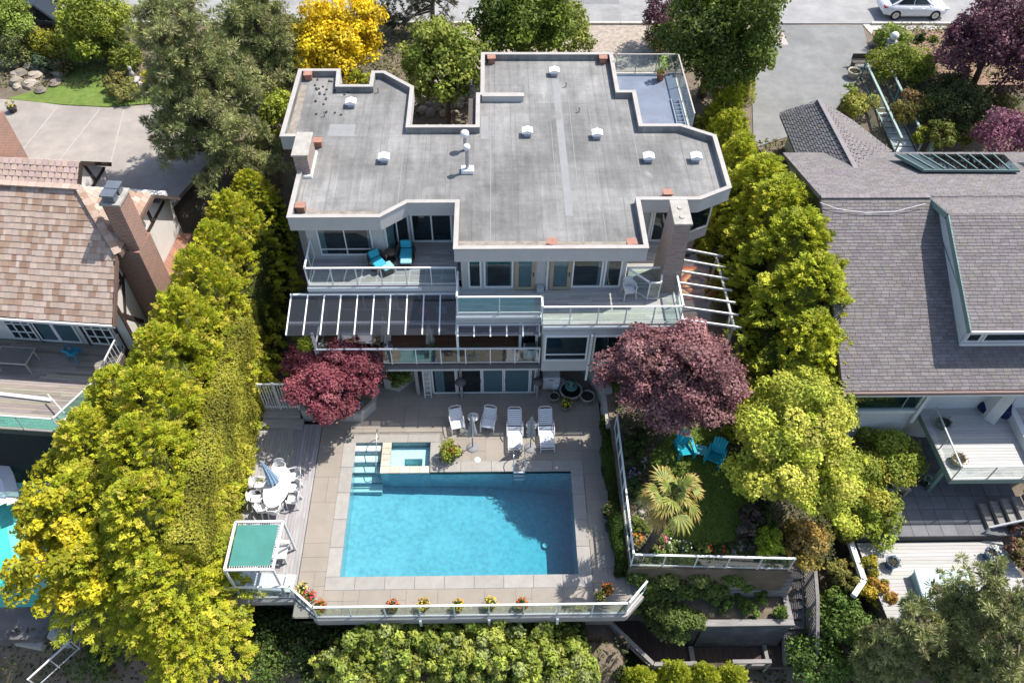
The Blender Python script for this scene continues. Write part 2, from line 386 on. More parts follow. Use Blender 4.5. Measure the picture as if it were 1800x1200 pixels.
# --------------------------------------------------------------- swimming pool
pool = T('swimming_pool', 'turquoise rectangular pool with pale stone coping and corner steps in tan terrace', 'pool', (-1.5, 16, 0))
plas = mat('pool_plaster', (.27, .41, .46), .8, .2, 5.0, dirt=(.38, .52, .56), dscale=.8, damt=.7)  # paler mottling in the plaster colour stands in for caustic light
s = S(); D0, D1 = -1.15, -2.3
s.poly([(x0, y0, D0), (x0+6, y0, D0-.35), (x0+6, y1, D0-.35), (x0, y1, D0)]); s.poly([(x0+6, y0, D0-.35), (x1, y0, D1), (x1, y1, D1), (x0+6, y1, D0-.35)])
s.poly([(x0, y1, D0), (XS, y1, D0-.06), (XS, y2, D0-.06), (x0, y2, D0)])
def vwall(p, q, zb, zt=-.06): s.poly([(p[0], p[1], zb), (q[0], q[1], zb), (q[0], q[1], zt), (p[0], p[1], zt)])
vwall((x0, y2), (x0, y0), D1); vwall((x0, y0), (x1, y0), D1); vwall((x1, y0), (x1, y1), D1); vwall((x1, y1), (XP, y1), D1); vwall((XS, y2), (x0, y2), D1)
s.build('basin', plas, pool)
spw = S(); spw.b(XS, XS+.36, y1-.02, y2, D1, -.07); spw.b(XS+.36, XP+.02, y1-.04, y1+.26, D1, -.07); spw.build('spa_wall', plas, pool)
stp = mat('pool_step_tile', (.62, .66, .62), .8, .12, 4)
trm = mat('pool_step_trim', (.10, .17, .24), .6, .2, 8)
for i, (yy, zt) in enumerate(((19.5, -.18), (19.06, -.40), (18.66, -.62), (18.26, -.84), (17.9, -1.02))):
    st = S().b(x0+.003, XS-.003, yy, [y2-.003, 19.498, 19.058, 18.658, 18.258][i], -1.6, zt).build('step', stp, pool)
    S().b(x0+.004, XS-.004, yy-.012, yy+.05, zt-.06, zt+.006).build('step_edge', trm, st)
# spa: bench, floor, back tiles
spa = S(); spa.b(XS+.36, XP, y1+.26, y2, -1.05, -.98); spb = mat('spa_plaster', (.55, .70, .70), .8, .2, 9)
sp = spa.build('spa_floor', spb, pool)
bn = S(); bn.b(XS+.37, XS+.95, y1+.27, y2-.01, -.98, -.45); bn.b(XP-.36, XP-.01, y1+.27, y2-.01, -.98, -.45); bn.b(XS+.95, XP-.36, y2-.62, y2-.01, -.98, -.45); bn.build('spa_bench', spb, sp)
sd = mat('spa_tile', (.12, .22, .24), .4, .3, 14)
S().b(XS+.36, XP+.0, y2-.005, y2+.02, -1, -.06).build('spa_tile_band', sd, sp)
S().b(XP-.004, XP+.03, y1+.1, y2, -1, -.06).build('spa_tile_band', sd, sp)
S().b(x0-.03, x1+.03, y1+.0, y1+.024, -.26, -.055).build('waterline_tile', sd, pool)
# water with absorption
def watermat():
    m = glass('pool_water', (1, 1, 1), 1.0, .02, .22, 3.2, ior=1.33); nt = m.node_tree; va = _node(nt, 'ShaderNodeVolumeAbsorption')
    va.inputs['Color'].default_value = (.15, .78, .86, 1); va.inputs['Density'].default_value = .58
    nt.links.new(va.outputs[0], nt.nodes['Material Output'].inputs['Volume']); return m
wm = watermat()
S().prism([(x0+.002, y0+.002), (x1-.002, y0+.002), (x1-.002, y1-.002), (XS-.002, y1-.03), (XS-.002, y2-.002), (x0+.002, y2-.002)], -2.6, -.10).build('water', wm, pool)
S().b(XS+.38, XP-.005, y1+.28, y2-.02, -1.02, -.10).build('spa_water', wm, pool)
# coping stones
cop = mat('coping_stone', (.315, .295, .27), .85, .10, 2.5, .3, 30, objrand=.07)
def coping(ax, fixed0, fixed1, a, b, step=1.25, z=.012):
    n = max(1, round((b-a)/step))
    for i in range(n):
        p, q = a+(b-a)*i/n+.004, a+(b-a)*(i+1)/n-.004
        r_ = (p, q, fixed0, fixed1) if ax == 'x' else (fixed0, fixed1, p, q)
        S().b(*r_, -.065, z).build('coping_stone', cop, pool, .012)
coping('x', y0-CW, y0+.03, x0-CW, x1+CW); coping('y', x0-CW, x0+.03, y0+.03, y2-.02); coping('y', x1-.03, x1+CW, y0+.03, y1-.0)
coping('x', y1-.03, y1+CW, XP+.04, x1+CW); coping('x', y2-.03, y2+CW*.75, x0-CW, XP+.4); coping('y', XP-.0, XP+.42, y1+CW, y2-.03)
cp2 = mat('spa_coping', (.55, .46, .36), .8, .2, 6, objrand=.15)
for i in range(4): S().b(XS-.02, XS+.38, y1+.29+i*.31, y1+.29+i*.31+.302, -.07, .02).build('coping_stone', cp2, pool, .01)
for i in range(5): S().b(XS-.02+i*.43, XS-.02+i*.43+.422, y1-.06, y1+.28, -.07, .02).build('coping_stone', cp2, pool, .01)
S().lathe([(0, -.012), (.13, -.012), (.14, 0), (.09, .03), (0, .03)], G(958, 958, -1.9), 14).build('drain_cover', mat('white_plastic', (.8, .8, .8), .5, .03), pool)
S().lathe([(0, .025), (.135, .025), (.14, .014), (.14, 0)], G(839, 808, 0), 20).build('skimmer_lid', MATS['white_plastic'], pool)
steel = mat('polished_steel', (.75, .75, .76), .18, .05, metal=1.0)
# stair handrail and ladder
p = G(666, 778, 0); hr = S(); hr.tube([(p.x, y2+.2, -.02), (p.x, y2+.2, .55), (p.x, y2+.15, .80), (p.x, y2-.02, .86), (p.x, 19.2, .55), (p.x, 18.7, .25), (p.x, 18.55, .05), (p.x, 18.55, -.3), (p.x, 18.55, -.85)], .022, 8); hr.build('handrail', steel, pool)
for xx in (902.5, 922.5):
    p = G(xx, 826, 0); l = S(); l.tube([(p.x, y1+.62, -.02), (p.x, y1+.62, .45), (p.x, y1+.55, .72), (p.x, y1+.38, .80), (p.x, y1+.1, .7), (p.x, y1-.06, .4), (p.x, y1-.06, -.2), (p.x, y1-.06, -1.2)], .022, 8); l.build('ladder_rail', steel, pool)
a, b = G(902.5, 826, 0), G(922.5, 826, 0)
for zz in (-.02, -.32, -.62): S().b(a.x, b.x, y1-.10, y1-.02, zz-.03, zz).build('ladder_tread', MATS['white_plastic'], pool)
# --------------------------------------------------------------- wooden deck boards
def planks(name, poly, z, w_, m, base, along='y', parent=None, thick=.035, gap=.008, ja=.12, seg=None):
    """boards clipped to a polygon, one joined part; face colours vary board by board"""
    s = S(); ax = 0 if along == 'y' else 1
    lo, hi = min(p[ax] for p in poly), max(p[ax] for p in poly); n = len(poly); t = lo
    while t < hi-1e-4:
        a, b = t+gap/2, min(t+w_, hi)-gap/2; iv = []
        for e in (a, (a+b)/2, b):
            xs_ = []
            for i in range(n):
                p, q = poly[i], poly[(i+1) % n]
                if (p[ax] > e) != (q[ax] > e): xs_.append(p[1-ax]+(e-p[ax])/(q[ax]-p[ax])*(q[1-ax]-p[1-ax]))
            iv.append(sorted(xs_))
        k = min(len(v) for v in iv)//2
        for q_ in range(k):
            u0, u1 = max(v[2*q_] for v in (iv[0], iv[2])), min(v[2*q_+1] for v in (iv[0], iv[2]))
            if u1-u0 < .05: continue
            cuts = [u0]
            if seg:
                c_ = u0+random.uniform(.3, 1)*seg
                while c_ < u1-.3: cuts.append(c_); c_ += seg
            cuts.append(u1)
            for ca, cb in zip(cuts[:-1], cuts[1:]):
                s.col(jit(base, ja)); dz = random.uniform(-.002, .002)
                if along == 'y': s.b(a, b, ca, cb-.003, z-thick, z+dz)
                else: s.b(ca, cb-.003, a, b, z-thick, z+dz)
        t += w_
    return s.build(name, m, parent, kind='stuff')
wgrey = mat('weathered_boards', attr=True, rough=.85, var=.16, scale=2.0, stretch=(6, .7, 6), bump=.3, bscale=10)
wgreyx = mat('weathered_boards_across', attr=True, rough=.85, var=.16, scale=2.0, stretch=(.7, 6, 6), bump=.3, bscale=10)
wd = T('wooden_deck', 'weathered grey board deck between tan terrace and clipped hedge', 'deck', (-9.3, 16, 0))
wp = [(-10.9, 12.66), (-7.99, 12.66), (-7.99, 20.9), (-10.9, 20.9)]
S().prism([(-10.9, 13.2), (-7.99, 13.2), (-7.99, 20.9), (-10.9, 20.9)], -2.5, -.05).build('deck_frame', mat('dark_timber', (.10, .085, .075), .9, .2, 4), wd)
planks('board_floor', wp, 0.0, .14, wgrey, (.31, .295, .295), 'y', wd, seg=3.6)
S().b(-10.9, -7.1, 12.55, 12.66, -.3, .0).build('fascia_board', mat('grey_timber', (.33, .31, .30), .85, .2, 3, stretch=(.6, 4, 4)), wd)
sb = S(); sb.b(-10.7, -8.85, 20.62, 21.1, -.1, .17); sb.build('step', MATS['grey_timber'], wd, .01)
sb = S(); sb.b(-10.7, -9.0, 21.1, 22.6, -.1, .34); sb.build('step', MATS['grey_timber'], wd, .01)
fas = S(); fas.b(-7.0, 5.0, 11.78, 11.895, -.42, .0); fas.bar((-7.98, 12.62, -.21), (-7.02, 11.84, -.21), .1, .42); fas.bar((5.0, 11.84, -.21), (5.75, 12.6, -.21), .1, .42)
fas.build('edge_beam', MATS['grey_timber'], ter)
# --------------------------------------------------------------- railings
white = mat('white_metal', (.74, .74, .73), .45, .05, 3, spec=.4)
rgl = glass('rail_glass', (.88, .945, .945), .9, .02, dirt=.015)
def seg_pts(p, q, n): return [Vector(p).lerp(Vector(q), i/n) for i in range(n+1)]
def railing(parent, pts, h, spans, name='railing', gl=None, m=None, w=.06, brail=True, top=None, closed_ends=True):
    """top rail along pts (deck-level points); its posts and panes hang below it"""
    m = m or white; gl = gl or rgl; t = S(); up = Vector((0, 0, h)); pts = [Vector(p) for p in pts]
    for p, q in zip(pts[:-1], pts[1:]):
        d = (q-p).normalized()*(w*.5); t.bar(p+up-d, q+up+d, top or w*1.25, w*.8)
    rail = t.build(name, m, parent)
    for si, (p, q) in enumerate(zip(pts[:-1], pts[1:])):
        sp_ = seg_pts(p, q, spans[si]); d = (q-p).normalized()
        for i, u in enumerate(sp_):
            if i == 0 and si > 0: continue
            S().bar(u, u+up*.985, w*.75, w*.75, up=d).build('post', m, rail)
        for a, b in zip(sp_[:-1], sp_[1:]):
            e = d*(w*.4); z0, z1 = Vector((0, 0, .11)), Vector((0, 0, h-.035))
            if brail: S().bar(a+e+Vector((0, 0, .09)), b-e+Vector((0, 0, .09)), w*.6, w*.6).build('bottom_rail', m, rail)
            nrm = d.cross(Vector((0, 0, 1)))*.005
            S().add([a+e+z0-nrm, b-e+z0-nrm, b-e+z1-nrm, a+e+z1-nrm, a+e+z0+nrm, b-e+z0+nrm, b-e+z1+nrm, a+e+z1+nrm], [(0, 1, 2, 3), (7, 6, 5, 4), (0, 4, 5, 1), (3, 2, 6, 7)]).build('glass_panel', gl, rail)
    return rail
fr = T('glass_railing', 'white metal and glass railing along the pool terrace edge above the slope', 'railing', (-1, 11.9, 0))
railing(fr, [(-10.45, 12.72, 0), (-8.0, 12.72, 0), (-7.0, 11.9, 0)], 1.05, [2, 1], 'top_rail'); railing(fr, [(-7.0, 11.9, 0), (4.98, 11.9, 0), (5.78, 12.75, 0)], 1.05, [9, 1], 'top_rail')
for i in (3, 5, 7): 
    xx = -7.0+11.98*i/9; S().b(xx-.05, xx+.05, 11.70, 11.777, -.5, -.02).build('post_bracket', white, fr)
# ================================================================= MAIN HOUSE
house = T('flat_roofed_house', 'large grey stucco house with flat membrane roof and terraced decks behind the pool', 'house', (0, 28, 0))
stucco = mat('stucco_taupe', (.49, .48, .47), .9, .06, 1.2, .25, 60, dirt=(.44, .43, .42), dscale=.7, damt=.35)
trim = mat('cap_flashing', (.38, .355, .33), .6, .08, 2, dirt=(.28, .26, .235), dscale=1.5, damt=.5)
ROOF = [(-9.72, 36.28), (-7.68, 36.28), (-7.58, 34.9), (-6.08, 34.9), (-6.08, 36.1), (-5.46, 36.1), (-3.94, 34.74), (-3.94, 31.6), (-.86, 31.6), (-.86, 34.2), (-.65, 34.2), (-.65, 37.8), (6.05, 37.8), (6.05, 34.4), (6.85, 34.4), (6.85, 31.66), (8.67, 31.66), (10.15, 30.82), (10.15, 27.11), (8.69, 26.34), (6.11, 26.34), (6.11, 23.4), (-1.66, 23.4), (-1.66, 26.2), (-3.69, 26.2), (-4.77, 25.3), (-8.56, 25.3), (-8.56, 30.79), (-9.75, 30.79)]
def inset(poly, d):
    n = len(poly); a = sum(poly[i][0]*poly[(i+1) % n][1]-poly[(i+1) % n][0]*poly[i][1] for i in range(n)); sg = 1 if a > 0 else -1; out = []
    for i in range(n):
        p0, p1, p2 = (Vector(poly[j % n]) for j in (i-1, i, i+1))
        e1 = (p1-p0).normalized(); e2 = (p2-p1).normalized()
        n1 = Vector((-e1.y, e1.x))*sg; n2 = Vector((-e2.y, e2.x))*sg; b = (n1+n2)
        b = b/max(.3, b.dot(n1)) if b.length > 1e-4 else n1
        out.append((p1.x+b.x*d, p1.y+b.y*d))
    return out
RZ = 8.28; PT = 8.58
def membrane():
    m = mat('roof_membrane', (.3, .3, .3), .9, 0); nt = m.node_tree; L = nt.links.new; b = nt.nodes['Principled BSDF']; geo = _node(nt, 'ShaderNodeNewGeometry'); P = geo.outputs['Position']
    sx = _node(nt, 'ShaderNodeSeparateXYZ'); L(P, sx.inputs[0]); cb = _node(nt, 'ShaderNodeCombineXYZ'); L(sx.outputs[1], cb.inputs[0]); L(sx.outputs[0], cb.inputs[1])
    bt = _node(nt, 'ShaderNodeTexBrick'); bt.inputs['Scale'].default_value = 1; bt.inputs['Brick Width'].default_value = 5.2; bt.inputs['Row Height'].default_value = .98; bt.inputs['Mortar Size'].default_value = .012; bt.inputs['Mortar Smooth'].default_value = .4
    bt.inputs['Color1'].default_value = (.208, .203, .196, 1); bt.inputs['Color2'].default_value = (.236, .231, .223, 1); bt.inputs['Mortar'].default_value = (.16, .158, .155, 1); L(cb.outputs[0], bt.inputs['Vector']); c = bt.outputs['Color']
    for sc, stx, lo, hi, a, d in ((1.0, (.28, .28, 1), .38, .66, .72, 1.24), (1.0, (.9, .6, 1), .5, .72, 1.04, .74), (1.0, (4.0, .35, 1), .35, .68, .86, 1.13), (1.0, (.5, 5.0, 1), .4, .7, .93, 1.06), (9.0, (1, 1, 1), .35, .7, .92, 1.07)):
        mp = _node(nt, 'ShaderNodeMapping'); mp.inputs['Scale'].default_value = stx; L(P, mp.inputs[0]); n = _node(nt, 'ShaderNodeTexNoise'); n.inputs['Scale'].default_value = sc; n.inputs['Detail'].default_value = 7; n.inputs['Roughness'].default_value = .62; L(mp.outputs[0], n.inputs['Vector'])
        mr = _node(nt, 'ShaderNodeMapRange'); mr.inputs[1].default_value = lo; mr.inputs[2].default_value = hi; mr.inputs[3].default_value = a; mr.inputs[4].default_value = d; L(n.outputs[0], mr.inputs[0])
        mx = _node(nt, 'ShaderNodeMix', data_type='RGBA', blend_type='MULTIPLY'); mx.inputs[0].default_value = 1; L(c, mx.inputs[6]); L(mr.outputs[0], mx.inputs[7]); c = mx.outputs[2]
    L(c, b.inputs['Base Color']); n = _node(nt, 'ShaderNodeTexNoise'); n.inputs['Scale'].default_value = 1.2; L(P, n.inputs['Vector']); bp = _node(nt, 'ShaderNodeBump'); bp.inputs['Strength'].default_value = .35; bp.inputs['Distance'].default_value = .05; L(n.outputs[0], bp.inputs['Height']); L(bp.outputs[0], b.inputs['Normal']); return m
memb = membrane()
roof = S().prism(inset(ROOF, .06), 7.98, RZ).build('roof', memb, house)
inn = inset(ROOF, .15); n = len(ROOF)
for i in range(n):
    p, q, a, b = ROOF[i], ROOF[(i+1) % n], inn[i], inn[(i+1) % n]
    S().prism([p, q, b, a], 7.88, PT).build('parapet', stucco, house)
ups = inset(ROOF, .165)
for i in range(n): S().prism([inn[i], inn[(i+1) % n], ups[(i+1) % n], ups[i]], RZ-.02, PT-.015).build('membrane_upstand', memb, house)
co, ci = inset(ROOF, -.03), inset(ROOF, .17)
for i in range(n):
    S().prism([co[i], co[(i+1) % n], ci[(i+1) % n], ci[i]], PT+.001, PT+.045).build('parapet_cap', trim, house)
# short inner parapet by the courtyard
pp = S().b(-.62, 1.4, 33.95, 34.2, RZ-.02, PT-.01).build('parapet', stucco, house); S().b(-.6, 1.43, 33.92, 34.23, PT-.009, PT+.035).build('parapet_cap', trim, house)
# soffit closing the overhangs
S().prism(inset(ROOF, .1), 7.90, 7.975).build('soffit', mat('soffit_paint', (.55, .53, .5), .8, .05), house)
# membrane seams, strips, patches
seamm = mat('membrane_seam', (.165, .163, .16), .9, .15, 3); lite = mat('membrane_patch', (.25, .25, .25), .85, .10, 2, dirt=(.21, .21, .21), dscale=1, damt=.7)
tarm = mat('tar_line', (.16, .16, .16), .9, .3, 4)
def vspans(poly, x):
    ys_ = []; m_ = len(poly)
    for i in range(m_):
        p, q = poly[i], poly[(i+1) % m_]
        if (p[0] > x) != (q[0] > x): ys_.append(p[1]+(x-p[0])/(q[0]-p[0])*(q[1]-p[1]))
    ys_.sort(); return list(zip(ys_[::2], ys_[1::2]))
inn2 = inset(ROOF, .3); x = -9.2
while x < 10:
    for a, b in vspans(inn2, x):
        if b-a > .5: S().b(x-.014, x+.014, a, b, RZ-.01, RZ+random.uniform(.003, .006)).build('membrane_seam', seamm if random.random() < .7 else lite, roof)
    x += random.choice((.95, 1.0, 1.05))
S().add([(*G(970, 140, RZ).xy, RZ+.007), (*G(982, 140, RZ).xy, RZ+.007), (*G(1008, 380, RZ).xy, RZ+.007), (*G(994, 380, RZ).xy, RZ+.007)], [(3, 2, 1, 0)]).build('membrane_strip', lite, roof)
for a, b in (((580, 219), (622, 240)), ((595, 150), (612, 170)), ((845, 205), (858, 245))):
    p, q = G(*a, RZ), G(*b, RZ); S().b(p.x, q.x, p.y, q.y, RZ-.01, RZ+.008).build('membrane_patch', lite, roof)
def stainmat():
    m = bpy.data.materials.new('pale_stain'); m.use_nodes = True; nt = m.node_tree; L = nt.links.new; b = nt.nodes['Principled BSDF']; b.inputs['Base Color'].default_value = (.30, .295, .285, 1); b.inputs['Roughness'].default_value = .95
    a = _node(nt, 'ShaderNodeAttribute', attribute_name='fade'); n = _node(nt, 'ShaderNodeTexNoise'); n.inputs['Scale'].default_value = 3; n.inputs['Detail'].default_value = 6; g = _node(nt, 'ShaderNodeNewGeometry'); L(g.outputs[0], n.inputs['Vector']); mm = _node(nt, 'ShaderNodeMath', operation='MULTIPLY'); L(a.outputs['Fac'], mm.inputs[0]); L(n.outputs[0], mm.inputs[1]); m2 = _node(nt, 'ShaderNodeMath', operation='MULTIPLY', use_clamp=True); L(mm.outputs[0], m2.inputs[0]); m2.inputs[1].default_value = 1.5
    t = _node(nt, 'ShaderNodeBsdfTransparent'); ms = _node(nt, 'ShaderNodeMixShader'); L(m2.outputs[0], ms.inputs[0]); L(t.outputs[0], ms.inputs[1]); L(b.outputs[0], ms.inputs[2]); L(ms.outputs[0], nt.nodes['Material Output'].inputs[0]); return m
STM = stainmat()
def stain(c, rx, ry, z):
    s = S(); n_ = 20; v = [(c[0], c[1], z)]+[(c[0]+rx*k/4*math.cos(2*math.pi*i/n_), c[1]+ry*k/4*math.sin(2*math.pi*i/n_), z) for k in range(1, 5) for i in range(n_)]
    f = [(0, 1+i, 1+(i+1) % n_) for i in range(n_)]+[(1+k*n_+i, 1+(k+1)*n_+i, 1+(k+1)*n_+(i+1) % n_, 1+k*n_+(i+1) % n_) for k in range(3) for i in range(n_)]; s.add(v, f); o = s.build('pale_stain', STM, roof); at = o.data.attributes.new('fade', 'FLOAT', 'POINT'); at.data.foreach_set('value', [1.0]+[1-k/4 for k in range(1, 5) for i in range(n_)])
def blotch(name, c, rx, ry, m, z, par, nn=18, seed=0):
    rr = random.Random(seed); return S().poly([(c[0]+rx*math.cos(t)*k, c[1]+ry*math.sin(t)*k, z) for t, k in ((2*math.pi*i/nn, rr.uniform(.55, 1.1)) for i in range(nn))]).build(name, m, par)
silt = mat('silt', (.25, .215, .18), .95, .35, 3, dirt=(.33, .31, .28), dscale=2, damt=.8)
# silted gutters along the edges
for q, z_ in ((((527, 150), (540, 150), (522, 238), (500, 238)), .004), (((545, 366), (560, 366), (556, 378), (542, 378)), .004), (((552, 371), (664, 372), (662, 379), (550, 379)), .005), (((800, 424), (960, 424), (960, 432), (800, 432)), .004), (((976, 425), (1125, 425), (1127, 432), (976, 432)), .005)):
    S().poly([(*G(*a, RZ).xy, RZ+z_) for a in q][::-1]).build('silt_patch', silt, roof)
for i, (px, py, L_) in enumerate(((926, 255, .5), (1052, 262, .5), (1138, 300, .55), (1221, 300, .45), (975, 200, .3), (822, 320, .6))):
    c = G(px, py, RZ); stain((c.x, c.y-.2), .42, L_*1.5, RZ+.0085+.0006*i)
# little dark pine cones scattered on the rear left
cone = mat('dark_debris', (.07, .06, .05), .9, .2)
for i in range(34):
    c = G(random.uniform(548, 612), random.uniform(140, 205), RZ); S().box((c.x, c.y, RZ+.03), (.09, .07, .06), random.uniform(0, 3)).build('pine_cone', cone, roof)
# roof vents
wpm = MATS['white_plastic']
def vent(px, py):
    c = G(px, py+6, RZ); v = S(); v.b(c.x-.17, c.x+.17, c.y-.12, c.y+.14, RZ-.02, RZ+.24); b = v.build('roof_vent', mat('vent_body', (.42, .44, .48), .6, .08), house)
    h = S(); z0 = RZ+.2; h.add([(c.x-.25, c.y-.2, z0), (c.x+.25, c.y-.2, z0), (c.x+.25, c.y+.22, z0), (c.x-.25, c.y+.22, z0), (c.x-.25, c.y-.2, z0+.09), (c.x+.25, c.y-.2, z0+.09), (c.x+.25, c.y+.22, z0+.09), (c.x-.25, c.y+.22, z0+.09), (c.x, c.y-.2, z0+.18), (c.x, c.y+.22, z0+.18)], [(3, 2, 1, 0), (0, 1, 5, 8, 4), (1, 2, 6, 5), (2, 3, 7, 9, 6), (3, 0, 4, 7), (4, 8, 9, 7), (8, 5, 6, 9)])
    h.build('vent_hood', wpm, b)
for p in ((618, 181), (676, 278), (974, 126), (927, 232), (1049, 236), (1139, 277), (1222, 277)): vent(*p)
# flue pipes
c = G(822, 302, RZ); v = S(); v.b(c.x-.28, c.x+.28, c.y-.2, c.y+.22, RZ, RZ+.2); fb = v.build('flue_base', wpm, house, .02)
S().cyl((c.x, c.y, RZ+.2), (c.x, c.y, RZ+1.25), .085, n=14).build('flue_pipe', mat('galvanised', (.45, .45, .48), .45, .15, 4, metal=.7), fb)
S().lathe([(0, 1.46), (.1, 1.45), (.15, 1.38), (.15, 1.24), (.1, 1.2)], (c.x, c.y, RZ), 14).build('flue_cap', wpm, fb)
c = G(818, 264, RZ); fb2 = S().cyl((c.x, c.y, RZ), (c.x, c.y, RZ+.75), .085, n=14).build('flue_pipe', MATS['galvanised'], house)
S().lathe([(0, 1.06), (.1, 1.05), (.19, .97), (.19, .80), (.1, .74)], (c.x, c.y, RZ), 14).build('flue_cap', wpm, fb2)
for px, py in ((829, 150), (665, 163), (995, 153), (1018, 197), (571, 205)):   # pipe stubs
    c = G(px, py, RZ); S().cyl((c.x, c.y, RZ), (c.x, c.y, RZ+.3), .035, n=8).build('vent_stub', MATS['galvanised'], house)
# terracotta drain boxes
terr = mat('terracotta_box', (.33, .17, .125), .8, .2, 5)
for px, py in ((864, 104), (1060, 104), (542, 133), (559, 250), (529, 364), (970, 428), (1110, 428), (1173, 341)):
    c = G(px, py, RZ+.2); r_ = random.uniform(-.3, .3); d = S().box((c.x, c.y, RZ+.16), (.34, .3, .3), r_).build('drain_box', terr, house); S().box((c.x, c.y-.02, RZ+.33), (.42, .38, .04), r_).build('drain_lid', terr, d)
# chimneys
brick = mat('brown_brick', (.27, .19, .155), .9, .35, 7, .6, 26, stretch=(1, 1, 3.2)); mort = mat('chimney_slab', (.36, .335, .30), .9, .2, 2.5, .3, 20, dirt=(.25, .23, .2), dscale=1.4, damt=.7)
def chimney(x0, x1, y0, y1, z0, z1, flare=0.0):
    s = S(); f_ = flare
    s.add([(x0-f_, y0-f_*.7, z0), (x1+f_*.6, y0-f_*.7, z0), (x1+f_*.6, y1, z0), (x0-f_, y1, z0), (x0, y0, z1), (x1, y0, z1), (x1, y1, z1), (x0, y1, z1)], [(3, 2, 1, 0), (4, 5, 6, 7), (0, 1, 5, 4), (1, 2, 6, 5), (2, 3, 7, 6), (3, 0, 4, 7)])
    c = s.build('chimney', brickw, house); S().b(x0-.06, x1+.06, y0-.06, y1+.06, z1+.001, z1+.1).build('chimney_cap', mort, c, .015); return c
def brickmat(name, c1, c2, mo, sc=1.0):
    m = mat(name, c1, .9, 0); nt = m.node_tree; L = nt.links.new; b = nt.nodes['Principled BSDF']; geo = _node(nt, 'ShaderNodeNewGeometry'); sx = _node(nt, 'ShaderNodeSeparateXYZ'); L(geo.outputs[0], sx.inputs[0])
    ad = _node(nt, 'ShaderNodeMath', operation='ADD'); L(sx.outputs[0], ad.inputs[0]); L(sx.outputs[1], ad.inputs[1]); cb = _node(nt, 'ShaderNodeCombineXYZ'); L(ad.outputs[0], cb.inputs[0]); L(sx.outputs[2], cb.inputs[1])
    bt = _node(nt, 'ShaderNodeTexBrick'); bt.inputs['Color1'].default_value = (*c1, 1); bt.inputs['Color2'].default_value = (*c2, 1); bt.inputs['Mortar'].default_value = (*mo, 1)
    bt.inputs['Scale'].default_value = sc; bt.inputs['Brick Width'].default_value = .23; bt.inputs['Row Height'].default_value = .078; bt.inputs['Mortar Size'].default_value = .011
    L(cb.outputs[0], bt.inputs['Vector']); L(bt.outputs['Color'], b.inputs['Base Color']); bp = _node(nt, 'ShaderNodeBump', invert=True); bp.inputs['Strength'].default_value = .6; bp.inputs['Distance'].default_value = .015; L(bt.outputs['Fac'], bp.inputs['Height']); L(bp.outputs[0], b.inputs['Normal']); return m
brickw = brickmat('brown_brickwork', (.34, .25, .21), (.24, .18, .155), (.36, .32, .30))
cl = chimney(-8.66, -8.06, 28.35, 29.9, 4, 9.35); S().b(-8.6, -8.0, 28.2, 30.0, RZ-.3, RZ+.12).build('chimney_flashing', wpm, cl)
cr = chimney(7.12, 7.74, 23.85, 25.2, 2.4, 9.42, .35)
for yy in (24.2, 24.75): S().cyl((7.43, yy, 9.5), (7.43, yy, 9.56), .11, .11, 12).build('flue_ring', mort, cr)
# wall masses
UP = [(-1.45, 24.0), (5.5, 24.0), (5.5, 26.9), (8.3, 26.9), (9.75, 27.65), (9.75, 30.5), (8.4, 31.3), (6.5, 31.35), (6.5, 34.1), (5.7, 34.1), (5.7, 37.4), (-.35, 37.4), (-.35, 33.9), (-.55, 31.3), (-4.2, 31.3), (-4.2, 34.5), (-5.6, 35.75), (-5.8, 35.75), (-5.8, 34.6), (-7.9, 34.6), (-7.9, 35.9), (-9.4, 35.9), (-9.4, 31.1), (-8.2, 31.1), (-8.2, 26.05), (-4.9, 26.05), (-3.8, 27.0), (-1.45, 27.0)]
S().prism(UP, 5.32, 7.93).build('wall', stucco, house)
S().prism([(-9.3, 28.5), (9.6, 28.5), (9.6, 31.2), (6.4, 31.3), (6.4, 34.0), (5.6, 37.3), (-.3, 37.3), (-.4, 31.2), (-4.3, 31.2), (-4.3, 34.4), (-5.7, 35.6), (-9.3, 35.8)], -.5, 5.4).build('wall', stucco, house)
S().prism([(-8.2, 25.4), (1.99, 25.4), (1.99, 21.86), (6.95, 21.86), (6.95, 26.8), (8.0, 28.6), (-8.2, 28.6)], 2.62, 5.3).build('wall', stucco, house)
S().prism([(-8.2, 25.4), (-3.42, 25.4), (-3.42, 22.62), (1.94, 22.62), (1.94, 24.45), (6.9, 24.45), (6.9, 28.6), (-8.2, 28.6)], -.3, 2.64).build('wall', stucco, house)
# decks
S().prism([(-1.66, 22.5), (1.93, 22.5), (1.93, 21.9), (7.72, 21.9), (7.72, 26.95), (5.3, 26.95), (5.3, 24.2), (-1.66, 24.2)], 5.12, 5.6).build('deck_slab', stucco, house)
S().prism([(-8.12, 24.2), (-1.663, 24.2), (-1.663, 27.2), (-8.12, 27.2)], 5.22, 5.602).build('deck_slab', stucco, house)
pale = (.40, .385, .36)
planks('board_floor', [(-1.64, 22.53), (1.96, 22.53), (1.96, 21.93), (7.69, 21.93), (7.69, 26.8), (5.55, 26.8), (5.55, 24.0), (-1.45, 24.0)], 5.645, .14, wgreyx, pale, 'x', house, seg=3.2, ja=.18)
planks('board_floor', [(-8.08, 24.23), (-1.67, 24.23), (-1.67, 26.98), (-3.75, 26.98), (-4.85, 26.03), (-8.08, 26.03)], 5.645, .14, wgreyx, (.33, .31, .30), 'x', house, seg=3.2, ja=.18)
S().prism([(-7.9, 22.1), (1.97, 22.1), (1.97, 25.5), (-7.9, 25.5)], 2.36, 2.77).build('deck_slab', stucco, house)
planks('board_floor', [(-7.87, 22.13), (1.95, 22.13), (1.95, 25.38), (-7.87, 25.38)], 2.80, .14, wgreyx, (.17, .085, .05), 'x', house, seg=3.2)
